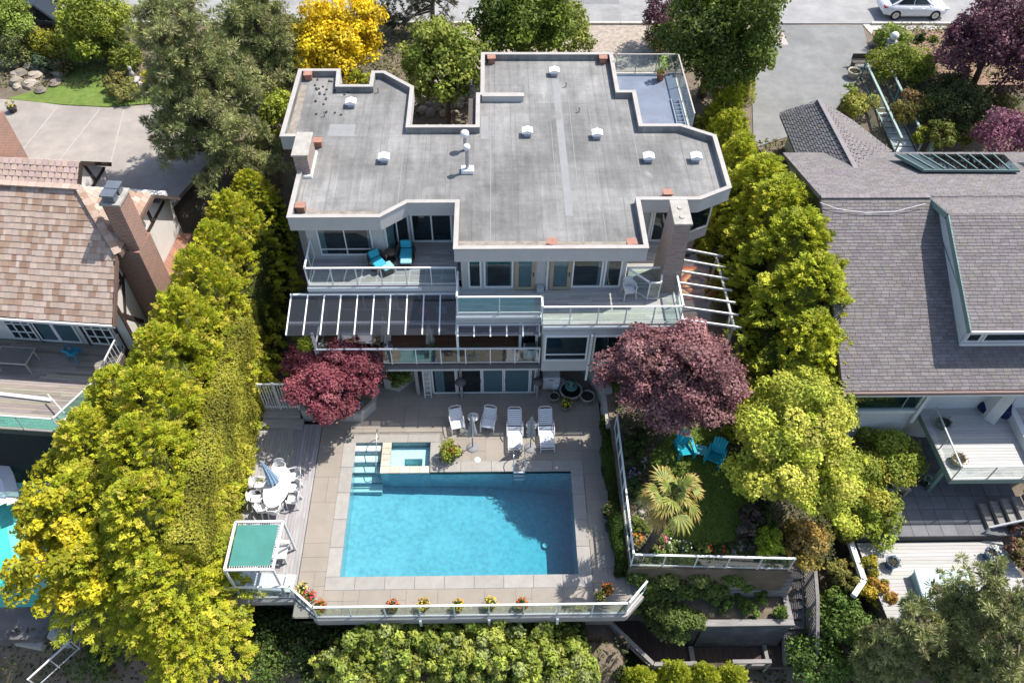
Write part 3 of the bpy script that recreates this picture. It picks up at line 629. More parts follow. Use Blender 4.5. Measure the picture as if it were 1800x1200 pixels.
S().b(-7.9, 1.97, 22.06, 22.099, 2.55, 2.80).build('deck_edge', mat('dark_edge', (.10, .10, .11), .8, .1), house)
# railings
railing(house, [(-8.06, 26.0, 5.645), (-8.06, 24.26, 5.645), (-1.70, 24.26, 5.645)], 1.05, [2, 6], brail=True)
railing(house, [(-1.6, 24.0, 5.645), (-1.6, 22.56, 5.645), (1.9, 22.56, 5.645), (1.9, 21.98, 5.645), (7.64, 21.98, 5.645), (7.64, 24.0, 5.645)], 1.05, [1, 2, 1, 5, 2])
railing(house, [(-7.83, 25.0, 2.8), (-7.83, 22.16, 2.8), (1.9, 22.16, 2.8)], 1.05, [2, 9])
railing(house, [(5.6, 24.2, 5.645), (7.1, 24.2, 5.645), (6.9, 23.3, 5.645), (6.45, 23.32, 5.645), (5.62, 24.15, 5.645)], 1.05, [1, 1, 1, 1])
# gutter rails on the deck edge
g_ = S(); g_.b(1.96, 7.7, 21.84, 21.898, 5.5, 5.6); g_.b(-1.66, 1.95, 22.43, 22.498, 5.5, 5.6); g_.b(-8.12, -3.2, 24.13, 24.198, 5.42, 5.6); g_.build('gutter', white, house)
# windows and doors -------------------------------------------------------
wgl = glass('window_glass', (.62, .72, .76), .85, .01, .04, 2.0); dark = mat('dark_interior', (.06, .062, .066), .9, .6, 1.6, dirt=(.16, .13, .11), dscale=1.3, damt=.6)
curt = mat('curtain', (.62, .60, .56), .9, .15, 10, stretch=(9, 9, .3)); tan = mat('tan_door_paint', (.36, .29, .21), .6, .08)
def window(parent, P0, a, w_, h, mull=(), tran=(), fw=.07, m=None, name='window', n=None, curtain=(), handle=None, gl=None, back=None):
    m = m or white; P0 = Vector(P0); a = Vector(a).normalized(); n = Vector(n) if n else Vector((a.y, -a.x, 0)); z = Vector((0, 0, 1))
    def pt(u, v, t): return P0+a*u+z*v+n*t
    f = S()
    def bx(u0, u1, v0, v1, t0, t1, S_=None):
        s_ = S_ or f; vs = [pt(u, v, t) for t in (t0, t1) for u, v in ((u0, v0), (u1, v0), (u1, v1), (u0, v1))]
        s_.add(vs, [(3, 2, 1, 0), (4, 5, 6, 7), (0, 1, 5, 4), (1, 2, 6, 5), (2, 3, 7, 6), (3, 0, 4, 7)]); return s_
    bx(0, w_, 0, fw, -.02, .07); bx(0, w_, h-fw, h, -.02, .07); bx(0, fw, fw, h-fw, -.02, .07); bx(w_-fw, w_, fw, h-fw, -.02, .07)
    us = [fw*.7]+[u*w_ for u in mull]+[w_-fw*.7]; vs_ = [fw*.7]+[v*h for v in tran]+[h-fw*.7]
    for u in us[1:-1]: bx(u-fw*.4, u+fw*.4, fw, h-fw, -.01, .06)
    for v in vs_[1:-1]: bx(fw, w_-fw, v-fw*.4, v+fw*.4, -.01, .055)
    o = f.build(name, m, parent)
    bx(fw*.3, w_-fw*.3, fw*.3, h-fw*.3, .003, .008, S()).build('backing', back or dark, o)
    for c0, c1 in curtain: bx(c0*w_+fw*.5, c1*w_-fw*.5, fw, h-fw, .010, .018, S()).build('curtain', curt, o)
    for i in range(len(us)-1):
        for j in range(len(vs_)-1): bx(us[i], us[i+1], vs_[j], vs_[j+1], .028, .034, S()).build('pane', gl or wgl, o)
    if handle:
        for u in handle: bx(u*w_-.02, u*w_+.02, h*.42, h*.54, .06, .10, S()).build('handle', mat('black_handle', (.03, .03, .03), .5, 0), o)
    return o
X_ = (1, 0, 0); Yw = 23.998
window(house, (-1.16, Yw, 5.8), X_, .56, 1.75, curtain=((0, 1),) if 0 else ()); window(house, (-.5, Yw, 5.8), X_, 1.24, 1.75, curtain=((0, .16), (.86, 1)))
def paneldoor(xa, xb): window(house, (xa, Yw, 5.66), X_, xb-xa, 1.95, fw=.17, m=tan, name='door', curtain=((.0, 1.0),), handle=(.9,))
paneldoor(.80, 1.68); paneldoor(2.28, 3.2)
window(house, (3.2+.02, Yw, 5.8), X_, 1.30, 1.75, curtain=((.82, 1),)); window(house, (4.58, Yw, 5.8), X_, .74, 1.75, curtain=((0, .3),))
S().cyl((2.18, 23.93, 5.66), (2.18, 23.93, 7.9), .045, n=8).build('downpipe', white, house); 
S().b(1.75, 2.05, 23.7, 23.97, 5.66, 5.95).build('utility_box', mat('utility_grey', (.4, .42, .43), .6, .1), house, .01)
window(house, (-7.72, 26.047, 5.78), X_, 2.35, 1.6, tran=(.22,), mull=(.5,), fw=.06, curtain=((0, .14), (.9, 1)))
dv = Vector((-3.8+4.9, 27.0-26.05, 0)); window(house, (-4.82, 26.05+.07, 5.7), dv, 1.25, 1.9, mull=(.5,), fw=.06, curtain=((0, .4),))
window(house, (-3.75, 26.997, 5.66), X_, 1.83, 1.95, mull=(.5,), fw=.08, handle=(.06, .53))
for a_, b_, cu in ((2.06, 3.92, ()), (4.14, 6.2, ())): window(house, (a_, 21.857, 3.42), X_, b_-a_, 1.65, tran=(.25,), mull=() , fw=.07)
S().bar((4.03, 21.75, 5.2), (4.0, 21.75, 2.1), .09, .09, up=(0, 1, 0)).build('downpipe', white, house)
# lower patio doors
for a_, b_, cu in ((-2.98, -1.86, ((.1, .52),)), (-1.84, -.68, ()), (-.66, .33, ((0, 1),)), (.35, 1.55, ((0, 1),)), (1.57, 1.82, ((0, 1),))):
    window(house, (a_, 22.617, .03), X_, b_-a_, 2.05, fw=.06, curtain=cu, name='patio_door', handle=((.95,) if a_ in (-1.84,) else (.06,) if a_ == .35 else None))
# mid-floor windows / doors behind the covered deck
for a_, w_ in ((-7.2, 2.2), (-4.6, 2.2), (-2.0, 2.0)): window(house, (a_, 25.397, 2.84), X_, w_, 2.05, mull=(.5,), name='patio_door')
window(house, (1.0, 22.9, 2.84), (1, 0, 0), .85, 2.05, fw=.12, name='door')
# bay window, east wall, rear left etc
window(house, (8.36, 26.93, 6.0), (1.45, .75, 0), 1.5, 1.55, fw=.07); S().bar((6.9, 26.85, 5.66), (6.9, 26.85, 7.9), .1, .1, up=(0, 1, 0)).build('downpipe', white, house)
window(house, (6.98, 26.897, 5.75), X_, .8, 2.0, fw=.07, name='door')
# posts with round dark lamps under the mid deck
for xx in (-1.63, 1.89): S().b(xx-.06, xx+.06, 22.28, 22.40, 0, 2.37).build('deck_post', mat('post_paint', (.30, .285, .27), .8, .1), house)
S().b(-3.75, -3.6, 22.5, 22.62, 0, 2.4).build('deck_post', MATS['post_paint'], house)
# --------------------------------------------------------------- glazed patio covers
cg = glass('cover_glass', (.58, .58, .62), .7, .03, dirt=.02)
pc = S(); pc.b(-8.9, -1.68, 24.02, 24.12, 5.22, 5.30); cov = pc.build('patio_cover', white, house)
for i in range(11):
    xx = -8.85+i*.716; S().bar((xx, 24.05, 5.26), (xx, 22.12, 4.86), .055, .09).build('rafter', white, cov)
    if i < 10: S().slab([(xx+.03, 24.03, 5.285), (xx+.69, 24.03, 5.285), (xx+.69, 22.08, 4.885), (xx+.03, 22.08, 4.885)], .012).build('glass_panel', cg, cov)
S().b(-8.85, -1.7, 22.72, 22.84, 4.80, 4.92).build('cross_beam', white, cov)
for i in range(6):
    xx = -1.62+i*.69; S().bar((xx, 22.42, 5.06), (xx, 21.98 if i else 21.98, 4.86), .055, .09).build('rafter', white, cov)
    if i < 5: S().slab([(xx+.03, 22.40, 5.09), (xx+.66, 22.40, 5.09), (xx+.66, 22.0, 4.91), (xx+.03, 22.0, 4.91)], .012).build('glass_panel', cg, cov)
S().b(-1.65, 1.9, 22.08, 22.17, 4.80, 4.90).build('cross_beam', white, cov); S().b(-1.66, 1.9, 22.42, 22.49, 4.98, 5.1).build('cross_beam', white, cov)
for xx in (-7.8, -1.66): S().b(xx-.05, xx+.05, 22.2, 22.3, 2.8, 4.84).build('cover_post', white, cov)
# east cover over the side terrace
S().prism([(6.9, 23.0), (11.0, 22.0), (11.0, 28.9), (7.5, 28.9)], 2.9, 3.30).build('deck_slab', mat('east_floor', (.12, .09, .08), .9, .2, 2), house)
ec = S(); ec.bar((7.85, 22.3, 5.5), (7.95, 26.3, 5.5), .08, .12); eco = ec.build('patio_cover', white, house)
for i in range(7):
    t_ = i/6; yy = 22.35+4.33*t_; S().bar((7.78+.5*t_*t_, yy-.03, 5.5), (10.5, yy, 4.9), .06, .10).build('rafter', white, eco)
    if i < 6: S().slab([(7.9, yy+.05, 5.49), (10.42, yy+.05, 4.93), (10.42, yy+.67, 4.93), (7.9, yy+.67, 5.49)], .012).build('glass_panel', glass('clear_cover', (.93, .94, .94), .35, .05), eco)
S().bar((10.2, 22.3, 4.86), (10.2, 26.8, 4.86), .09, .12).build('cross_beam', white, eco)
for yy in (22.5, 26.5): S().b(10.13, 10.23, yy-.05, yy+.05, 2.9 if yy > 23 else 1.0, 4.84).build('cover_post', white, eco)
S().bar((10.2, 22.5, 3.4), (10.2, 23.3, 4.8), .07).build('brace', white, eco)
# --------------------------------------------------------------- north east roof balcony
S().prism([(6.07, 37.1), (9.35, 37.1), (9.35, 31.9), (8.6, 31.68), (6.87, 31.68), (6.87, 34.42), (6.07, 34.42)], 7.4, 7.9).build('balcony_slab', stucco, house)
bm = mat('blue_grey_membrane', (.155, .18, .235), .5, .12, .8, .2, 30, dirt=(.25, .28, .33), dscale=.9, damt=.5)
S().prism([(6.12, 37.0), (9.25, 37.0), (9.25, 32.2), (8.6, 31.72), (6.92, 31.72), (6.92, 34.47), (6.12, 34.47)], 7.9, 7.92).build('balcony_floor', bm, house)
tanm = mat('bronze_rail', (.42, .38, .33), .5, .05); railing(house, [(6.2, 37.05, 7.92), (9.3, 37.05, 7.92), (9.3, 32.0, 7.92)], 1.05, [3, 4], m=tanm, w=.05)
S().b(6.3, 9.0, 31.5, 37, -.5, 7.42).build('wall', stucco, house)
# dark timber frame round the courtyard opening
S().b(-3.9, -.9, 31.64, 32.0, 8.2, 8.34).build('courtyard_frame', mat('dark_timber', (.06, .05, .045), .8, .1), house); S().b(-1.25, -.9, 32.0, 34.15, 8.2, 8.34).build('courtyard_frame', MATS['dark_timber'], house)
for i in range(4): S().b(-3.2+i*.62, -3.14+i*.62, 31.62, 31.98, 8.345, 8.40).build('joist_end', trim, house)
# ================================================================= LAWN GARDEN, PLANTER, WALKWAY
LZ = 1.15
grassm = mat('lawn_green', (.14, .20, .035), .95, .25, 1.2, .6, 60, dirt=(.19, .23, .045), dscale=.5, damt=.7)
lawn = T('garden_terrace', None, None, (8, 17, 0), kind='structure')
LP = [(5.15, 13.28), (11.5, 13.05), (12.9, 15.2), (12.6, 22.5), (9.0, 24.6), (5.0, 22.6)]
S().prism(LP, -2.4, LZ-.03).build('garden_soil', soil, lawn)
lw = [G(*p, LZ) for p in ((1150, 880), (1140, 800), (1190, 752), (1262, 752), (1300, 830), (1322, 900), (1290, 950), (1230, 965), (1160, 935))]
S().prism([(p.x, p.y) for p in lw], LZ-.06, LZ).build('lawn', grassm, lawn)
stonem = mat('edging_stone', (.36, .33, .29), .9, .25, 5, objrand=.3)
for i, (px, py) in enumerate(((1124, 930), (1127, 915), (1128, 900), (1126, 885), (1127, 872), (1130, 942), (1298, 965), (1306, 955), (1312, 945), (1318, 935), (1290, 970), (1128, 820), (1131, 808))):
    c = G(px, py, LZ); S().lathe([(0, .14), (.11, .11), (.17, .03), (.16, -.06)], (c.x, c.y, LZ), 7, False).build('edging_stone', stonem, lawn)
gr = T('garden_railing', 'white metal and glass railing round the raised lawn above the ivy wall', 'railing', (5.3, 14, LZ))
railing(gr, [(5.2, 19.75, LZ), (5.2, 13.36, LZ), (11.35, 13.12, LZ)], 1.0, [8, 5], 'top_rail')
# retaining walls of the raised lawn
rw = mat('retaining_concrete', (.40, .38, .35), .9, .12, 1.5, .3, 20, dirt=(.28, .27, .25), dscale=.8, damt=.6)
w1 = T('retaining_wall', 'pale concrete retaining wall angled between patio and raised garden', 'wall', (4.6, 22.5, 0))
s = S(); s.prism([(3.9, 24.3), (5.05, 21.6), (5.3, 21.7), (5.3, 24.3)], -.2, 1.15); s.b(4.86, 5.16, 19.9, 21.7, -.2, 1.05); s.build('wall_body', rw, w1)
# ---------------- terraced planter below the lawn
pl = T('terraced_planter', 'dark timber retaining planter below the lawn railing', 'planter', (9, 12.5, -3))
tim = mat('grey_sleeper', (.24, .225, .215), .9, .22, 2, .4, 16, stretch=(.6, 3, 3)); tdark = mat('charcoal_sleeper', (.075, .078, .09), .85, .25, 1.5, .4, 14, dirt=(.20, .20, .21), dscale=.9, damt=.6, stretch=(.7, 3, 3))
PZ = -1.25
pp_ = [(6.6, 13.2), (7.2, 12.5), (8.3, 11.98), (11.75, 11.95), (11.85, 13.5), (6.6, 13.5)]
S().prism(pp_, -4.2, PZ-.12).build('planter_soil', soil, pl)
for i in range(9):
    z0 = -4.0+i*.305; S().b(8.3, 11.85, 11.82, 11.945, z0, z0+.3).build('sleeper', tdark, pl); S().bar((6.95, 12.6, z0+.15), (8.25, 11.93, z0+.15), .12, .3).build('sleeper', tdark, pl)
S().b(8.2, 11.95, 11.80, 12.06, PZ, PZ+.07).build('cap_board', tim, pl); S().b(11.72, 11.95, 12.06, 13.4, PZ, PZ+.08).build('cap_board', tim, pl)
for i in range(5): S().b(9.3, 11.9, 13.0+.05*i, 13.12+.05*i, PZ+.02+i*.26, PZ+.27+i*.26).build('sleeper', tim, pl)
# lower walkway with handrail
wk = T('timber_walkway', 'dark brown timber walkway with handrail turning below the planter', 'walkway', (7, 11.5, -3.6))
dbr = (.07, .05, .042)
planks('board_floor', [(4.7, 12.9), (6.5, 10.95), (12.3, 10.95), (12.3, 11.8), (8.2, 11.8), (6.6, 12.5), (5.4, 13.7)], -3.6, .14, wgrey, dbr, 'y', wk)
S().prism([(4.7, 12.9), (6.5, 10.95), (12.3, 10.95), (12.3, 11.8), (8.2, 11.8), (6.6, 12.5), (5.4, 13.7)], -3.9, -3.645).build('walkway_frame', MATS['dark_timber'], wk)
for a, b in (((4.6, 12.75, -2.75), (6.35, 10.85, -2.75)), ((6.35, 10.85, -2.75), (8.1, 10.85, -2.75)), ((9.6, 10.9, -2.75), (11.2, 10.9, -2.75))):
    S().bar(a, b, .16, .09).build('handrail', tim, wk); S().bar((a[0], a[1], -3.25), (b[0], b[1], -3.25), .06, .14).build('mid_rail', tim, wk)
    for t_ in (.02, .5, .98):
        p = Vector(a).lerp(Vector(b), t_); S().b(p.x-.05, p.x+.05, p.y-.05, p.y+.05, -3.95, -2.79).build('post', tim, wk)
S().b(8.05, 8.25, 10.95, 11.8, -3.62, -3.45).build('kerb_board', tim, wk); S().b(11.2, 11.35, 10.95, 11.8, -3.62, -3.4).build('kerb_board', tim, wk)
# stairs and lattice
stt = T('garden_stairs', 'weathered timber stairs beside the lattice fence below the lawn', 'stairs', (12.4, 12.5, -2.5))
for i in range(9):
    yy = 14.0-i*.34; zz = -1.3-i*.235; S().b(12.02, 12.78, yy-.19, yy+.17, zz-.05, zz).build('tread', tim, stt)
for xx in (11.98, 12.82): S().bar((xx, 14.3, -1.25), (xx, 11.0, -3.55), .06, .3).build('stringer', tim, stt)
S().b(12.0, 13.0, 14.15, 15.2, -1.4, -1.2).build('landing', tim, stt)
lf = T('lattice_fence', 'grey diagonal lattice fence with timber cap beside the garden stairs', 'fence', (12.95, 13, -2))
def latt(p, q, z0a, z0b, h):
    p, q = Vector((*p, z0a)), Vector((*q, z0b)); L_ = (q-p).length; up = Vector((0, 0, h)); d = (q-p)/L_
    S().bar(p+up, q+up, .14, .09).build('cap_rail', tim, lf); S().bar(p+Vector((0, 0, .05)), q+Vector((0, 0, .05)), .07, .09).build('bottom_rail', tim, lf)
    for u in (0, .5, 1): S().bar(p.lerp(q, u)-Vector((0, 0, .8)), p.lerp(q, u)+up, .09, .09, up=d).build('post', tim, lf)
    n_ = int((L_+h)/.17)
    for k in range(n_):
        for sg in (1, -1):
            u0 = -h+k*.17 if sg > 0 else k*.17; a_, b_ = u0, u0+h*sg
            t0, t1 = 0., 1.
            lo, hi = min(a_, b_), max(a_, b_)
            if hi < 0 or lo > L_: continue
            def clampt(u): return (u-a_)/(b_-a_)
            ts = sorted((clampt(max(0, lo)), clampt(min(L_, hi)))); t0, t1 = max(0, ts[0]), min(1, ts[1])
            if t1-t0 < .03: continue
            A = p+d*(a_+(b_-a_)*t0)+up*t0; B_ = p+d*(a_+(b_-a_)*t1)+up*t1
            S().bar(A, B_, .014, .045, up=d.cross(Vector((0, 0, 1)))).build('lattice_strip', tim, lf)
latt((12.95, 14.5), (12.9, 12.6), -1.2, -2.1, 1.5); latt((12.9, 12.6), (12.85, 10.9), -2.1, -3.4, 1.5)
# ================================================================= FURNITURE
wf = mat('white_furniture', (.62, .62, .62), .5, .04, 3); strap = mat('white_strap', (.72, .74, .78), .6, .05, 6)
def chaise():
    t = T('chaise_lounge', 'x', 'sun lounger')
    f = S()
    for sx in (-.31, .31):
        f.tube([(sx, -1.0, .02), (sx, -.98, .3), (sx, -.9, .33), (sx, .25, .33), (sx*.97, .85, .82)], .022, 6)
    f.tube([(-.31, -1.0, .32), (.31, -1.0, .32)], .022, 6); f.tube([(-.3, .86, .83), (-.2, .92, .88), (.2, .92, .88), (.3, .86, .83)], .022, 6)
    f.build('frame', wf, t)
    for sx in (-.31, .31): 
        for yy in (-.75, .1): S().cyl((sx, yy, 0), (sx, yy, .33), .022, n=6).build('leg', wf, t)
        S().tube([(sx*1.16, .42, .02), (sx*1.16, .40, .52), (sx*1.16, .0, .55), (sx*1.14, -.3, .34)], .024, 6).build('arm', wf, t)
    for i in range(13):
        y_ = -.92+i*.088; S().b(-.3, .3, y_, y_+.07, .335, .345).build('strap', strap, t)
    for i in range(8):
        y_ = .28+i*.072; z_ = .36+i*.059; S().bar((-.3, y_+.03, z_), (.3, y_+.03, z_), .066, .01, up=(0, -.63, .77)).build('strap', strap, t)
    return t
def armchair():
    t = T('strap_armchair', 'x', 'chair'); f = S()
    for sx in (-.29, .29):
        f.tube([(sx, -.32, 0), (sx, -.30, .38), (sx, .2, .34), (sx*.92, .46, .98)], .02, 6)
    f.tube([(-.27, .46, .98), (-.15, .5, 1.03), (.15, .5, 1.03), (.27, .46, .98)], .02, 6); f.tube([(-.29, -.3, .38), (.29, -.3, .38)], .018, 6); f.build('frame', wf, t)
    for sx in (-.31, .31): S().tube([(sx, -.38, 0), (sx, -.36, .58), (sx, -.1, .62), (sx, .34, .60), (sx, .42, .0)], .022, 6).build('arm', wf, t)
    for i in range(7): S().b(-.28, .28, -.28+i*.07, -.28+i*.07+.055, .385-i*.006, .395-i*.006).build('strap', strap, t)
    for i in range(8):
        k_ = i/8; S().bar((-.27, .2+.24*k_+.02, .40+.53*k_), (.27, .2+.24*k_+.02, .40+.53*k_), .05, .01, up=(0, -.9, .4)).build('strap', strap, t)
    return t
def umbrella(canopy, pole, h=2.55, base=True, lean=(0, 0)):
    t = T('closed_umbrella', 'x', 'umbrella'); lx, ly = lean
    S().cyl((0, 0, .03), (lx*1.05, ly*1.05, h), .022, n=8).build('pole', pole, t)
    if base:
        S().lathe([(0, .07), (.1, .07), (.26, .045), (.28, .02), (.28, 0), (0, 0)], n=22).build('base', mat('umbrella_base', (.22, .22, .23), .7, .12), t)
    c = S(); nf = 16; rows = [(h-.02, .02), (h-.25, .07), (h-.6, .12), (h-1.0, .17), (h-1.45, .24), (h-1.5, .22)]; vs = []
    for z_, r_ in rows:
        for k_ in range(nf):
            a_ = 2*math.pi*k_/nf; rr = r_*(1.0 if k_ % 2 else .55)*(1+.15*math.sin(k_*2.3)); vs.append((lx*z_/h+rr*math.cos(a_+z_*.4), ly*z_/h+rr*math.sin(a_+z_*.4), z_+(.06 if k_ % 4 == 0 and z_ < h-1.3 else 0)))
    c.add(vs, [(i*nf+k_, i*nf+(k_+1) % nf, (i+1)*nf+(k_+1) % nf, (i+1)*nf+k_) for i in range(len(rows)-1) for k_ in range(nf)]); c.build('canopy', canopy, t)
    S().lathe([(0, h+.08), (.02, h+.06), (.025, h)], (lx, ly, 0), 8).build('finial', pole, t)
    return t
def sidetable():
    t = T('round_side_table', 'x', 'table'); S().tube([(.24*math.cos(i*math.pi/12), .24*math.sin(i*math.pi/12), .5) for i in range(24)], .018, 6, True).build('rim', wf, t)
    S().lathe([(0, .495), (.235, .495), (.235, .485), (0, .485)], n=24).build('top', mat('frosted_top', (.5, .52, .54), .2, .03), t)
    for i in range(4):
        a_ = i*math.pi/2+.4; S().tube([(.22*math.cos(a_), .22*math.sin(a_), .49), (.1*math.cos(a_), .1*math.sin(a_), .25), (.22*math.cos(a_), .22*math.sin(a_), 0)], .014, 5).build('leg', wf, t)
    return t
def adirondack(m):
    t = T('slatted_garden_chair', 'x', 'chair')
    for i in range(5):
        x_ = -.22+i*.11; k_ = 1-abs(i-2)*.05; S().bar((x_*.9, .22, .28), (x_*1.15, .22+.35*k_, .28+.72*k_), .10, .02, up=(0, -.9, .45)).build('back_slat', m, t)
    for i in range(5): S().bar((-.27, -.32+i*.115, .38-i*.028), (.27, -.32+i*.115, .38-i*.028), .105, .022, up=(0, .24, .97)).build('seat_slat', m, t)
    for sx in (-.33, .33):
        S().bar((sx, -.42, .57), (sx, .36, .57), .13, .025).build('arm', m, t); S().b(sx-.03, sx+.03, -.38, -.28, 0, .56).build('leg', m, t); S().bar((sx*.85, -.32, .33), (sx*.85, .55, .04), .03, .12).build('leg', m, t)
    S().b(-.3, .3, .36, .40, .5, .58).build('back_rail', m, t)
    return t
def plasticchair(m):
    t = T('moulded_chair', 'x', 'chair'); s = S(); s.b(-.23, .23, -.25, .2, .40, .43); s.build('seat', m, t, .02)
    nb_ = 9; v = []
    for r_, z_ in ((.26, .43), (.28, .6), (.30, .72)):
        for k_ in range(nb_): a_ = math.pi*(k_/(nb_-1)); v.append((r_*math.cos(a_)*1.02, .02+r_*math.sin(a_)*(.95)*(1+.12*(z_-.43)), z_))
    b_ = S(); b_.add(v, [(i*nb_+k_, i*nb_+k_+1, (i+1)*nb_+k_+1, (i+1)*nb_+k_) for i in range(2) for k_ in range(nb_-1)])
    top = [(.24*math.cos(math.pi*k_/8), .29+.02*math.sin(math.pi*k_/8), .7+.22*math.sin(math.pi*k_/8)) for k_ in range(9)]; n0 = len(v)
    b_.add(top+[(0, .27, .66)], [(k_, k_+1, 9) for k_ in range(8)]); o = b_.build('backrest', m, t); o.modifiers.new('thick', 'SOLIDIFY').thickness = .02
    for sx in (-1, 1):
        S().bar((sx*.27, -.22, .66), (sx*.27, .1, .68), .05, .03).build('arm', m, t)
        for sy, ty in ((-.22, -.27), (.18, .25)): S().bar((sx*.22, sy, .66 if sy < 0 else .42), (sx*.27, ty, 0), .05, .03).build('leg', m, t)
    return t
ugrey = mat('umbrella_grey', (.40, .375, .375), .9, .18, 8); upole = mat('dark_pole', (.06, .05, .05), .5, .05); ublue = mat('umbrella_blue', (.25, .36, .48), .9, .2, 8); ucream = mat('umbrella_cream', (.40, .37, .34), .9, .2, 8)
c0 = chaise(); p = G(905, 775, 0); place(c0, (p.x, p.y+.35, 0), 0, 'white strap sun lounger between the two closed grey umbrellas'); p = G(960, 774, 0); dup(c0, (p.x, p.y+.35, 0), R(2), 'white strap sun lounger nearest the fountain tub and yellow flowers')
for o in bpy.data.objects:
    if o.name.startswith('chaise_lounge'): o['group'] = 'sun loungers by the pool'
a0 = armchair(); p = G(804, 751, 0); place(a0, (p.x, p.y, 0), R(12), 'white strap armchair by the grey umbrella, turned towards the spa'); p = G(859, 750, 0); dup(a0, (p.x, p.y, 0), R(-12), 'white strap armchair standing between grey umbrella and sun lounger')
u0 = umbrella(ugrey, upole); p = G(831, 786, 0); place(u0, (p.x, p.y, 0), 0, 'closed grey umbrella standing between the two white armchairs'); p = G(932.3, 787, 0); dup(u0, (p.x, p.y, 0), 1.0, 'closed grey umbrella standing between the two sun loungers')
st0 = sidetable(); p = G(832, 738, .25); place(st0, (p.x, p.y, 0), 0, 'round white side table behind the umbrella, between the armchairs'); p = G(934, 752, .25); dup(st0, (p.x, p.y, 0), .7, 'round white side table behind the umbrella, between the sun loungers')
# adirondacks
teal = mat('turquoise_paint', (.015, .36, .46), .55, .12, 4); tealw = mat('turquoise_faded', (.10, .46, .52), .6, .15, 4)
ad = adirondack(teal); p = G(1202, 800, LZ); place(ad, (p.x, p.y+.15, LZ), R(8), 'turquoise slatted chair under the purple maple on the lawn'); p = G(1256, 815, LZ); dup(ad, (p.x, p.y+.2, LZ), R(-28), 'turquoise slatted chair beside the green tree, angled on the lawn')
tt = T('slatted_side_table', 'small turquoise table with painted top between the lawn chairs', 'table', (0, 0, 0))
for i in range(4): S().b(-.24+i*.12, -.13+i*.12, -.24, .24, .42, .445).build('top_slat', tealw, tt)
for a in (-.19, .19):
    for b in (-.19, .19): S().b(a-.025, a+.025, b-.025, b+.025, 0, .42).build('leg', tealw, tt)
p = G(1229, 800, LZ); place(tt, (p.x, p.y, LZ), R(-15))
aw = adirondack(wf); p = G(497, 975, 0); place(aw, (p.x-.1, p.y, 0), R(85), 'white slatted chair half under the green canopy edge'); 
for o in bpy.data.objects:
    if o.name.startswith('slatted_garden_chair') and o is not aw: o['group'] = 'turquoise chairs on the lawn'
cl2 = T('cushioned_lounger', 'white cushioned lounger with grey pad below the green canopy', 'sun lounger')
S().b(-.35, .35, -.9, .5, .25, .40).build('cushion', mat('grey_pad', (.42, .46, .52), .9, .12, 5), cl2, .03); S().bar((0, .48, .36), (0, 1.0, .8), .7, .12).build('back_cushion', MATS['grey_pad'], cl2, .03); S().b(-.37, .37, -.95, .55, .17, .245).build('frame', wf, cl2)
for a in (-.32, .32):
    for b in (-.88, .48): S().b(a-.03, a+.03, b-.03, b+.03, 0, .17).build('leg', wf, cl2)
S().b(-.36, .36, -1.35, -.97, .36, .40).build('foot_board', wf, cl2)
place(cl2, (-9.35, 13.25, 0), R(85))
# dining set on the wooden deck
dt = T('oval_dining_table', 'white oval patio table on the weathered deck beside the hedge', 'table')
s = S(); vs = [(.55*math.cos(2*math.pi*i/32), 1.0*math.sin(2*math.pi*i/32)) for i in range(32)]; s.prism(vs, .70, .735); s.build('table_top', wf, dt, .01)
for a in (-.3, .3):
    for b in (-.6, .6): S().tube([(a*1.2, b*1.2, 0), (a, b, .4), (a*.9, b*.9, .70)], .025, 6).build('leg', wf, dt)
p = G(487, 855, .72); place(dt, (p.x, p.y, 0), R(-6)); DT = (p.x, p.y)
ub = umbrella(ublue, wf, 2.3, False, (-.35, .12)); ub['label'] = 'closed pale blue umbrella leaning through the white oval table'; place(ub, (p.x-.02, p.y+.15, 0), 0)
pc0 = plasticchair(wf); spots = [((492, 826), 10), ((455, 852), 85), ((450, 876), 100), ((462, 892), 130), ((482, 895), 178), ((518, 836), -80), ((518, 856), -88), ((515, 876), -95)]
labs = ['white moulded chair at the pool-house end of the oval table', 'white moulded chair tucked in on the hedge side by the blue umbrella', 'white moulded chair in the middle of the hedge side of the oval table', 'white moulded chair pulled back at the hedge-side corner nearest the canopy', 'white moulded chair at the canopy end of the oval table', 'white moulded chair on the pool side nearest the red maple', 'white moulded chair in the middle of the pool side of the oval table', 'white moulded chair on the pool side nearest the green canopy']
for i, ((px, py), a) in enumerate(spots):
    q = G(px, py, .45); o = pc0 if i == 0 else dup(pc0); place(o, (q.x, q.y, 0), R(a), labs[i]); o['group'] = 'chairs round the oval table'
up = plasticchair(wf); p = G(1104, 520, 5.65); place(up, (p.x, p.y, 5.645), R(10), 'white moulded chair alone on the upper deck beside the brick chimney')
ts = plasticchair(teal); p = G(629, 722, 0); place(ts, (p.x, p.y, 0), R(160), 'turquoise moulded chair peeping out below the red maple')
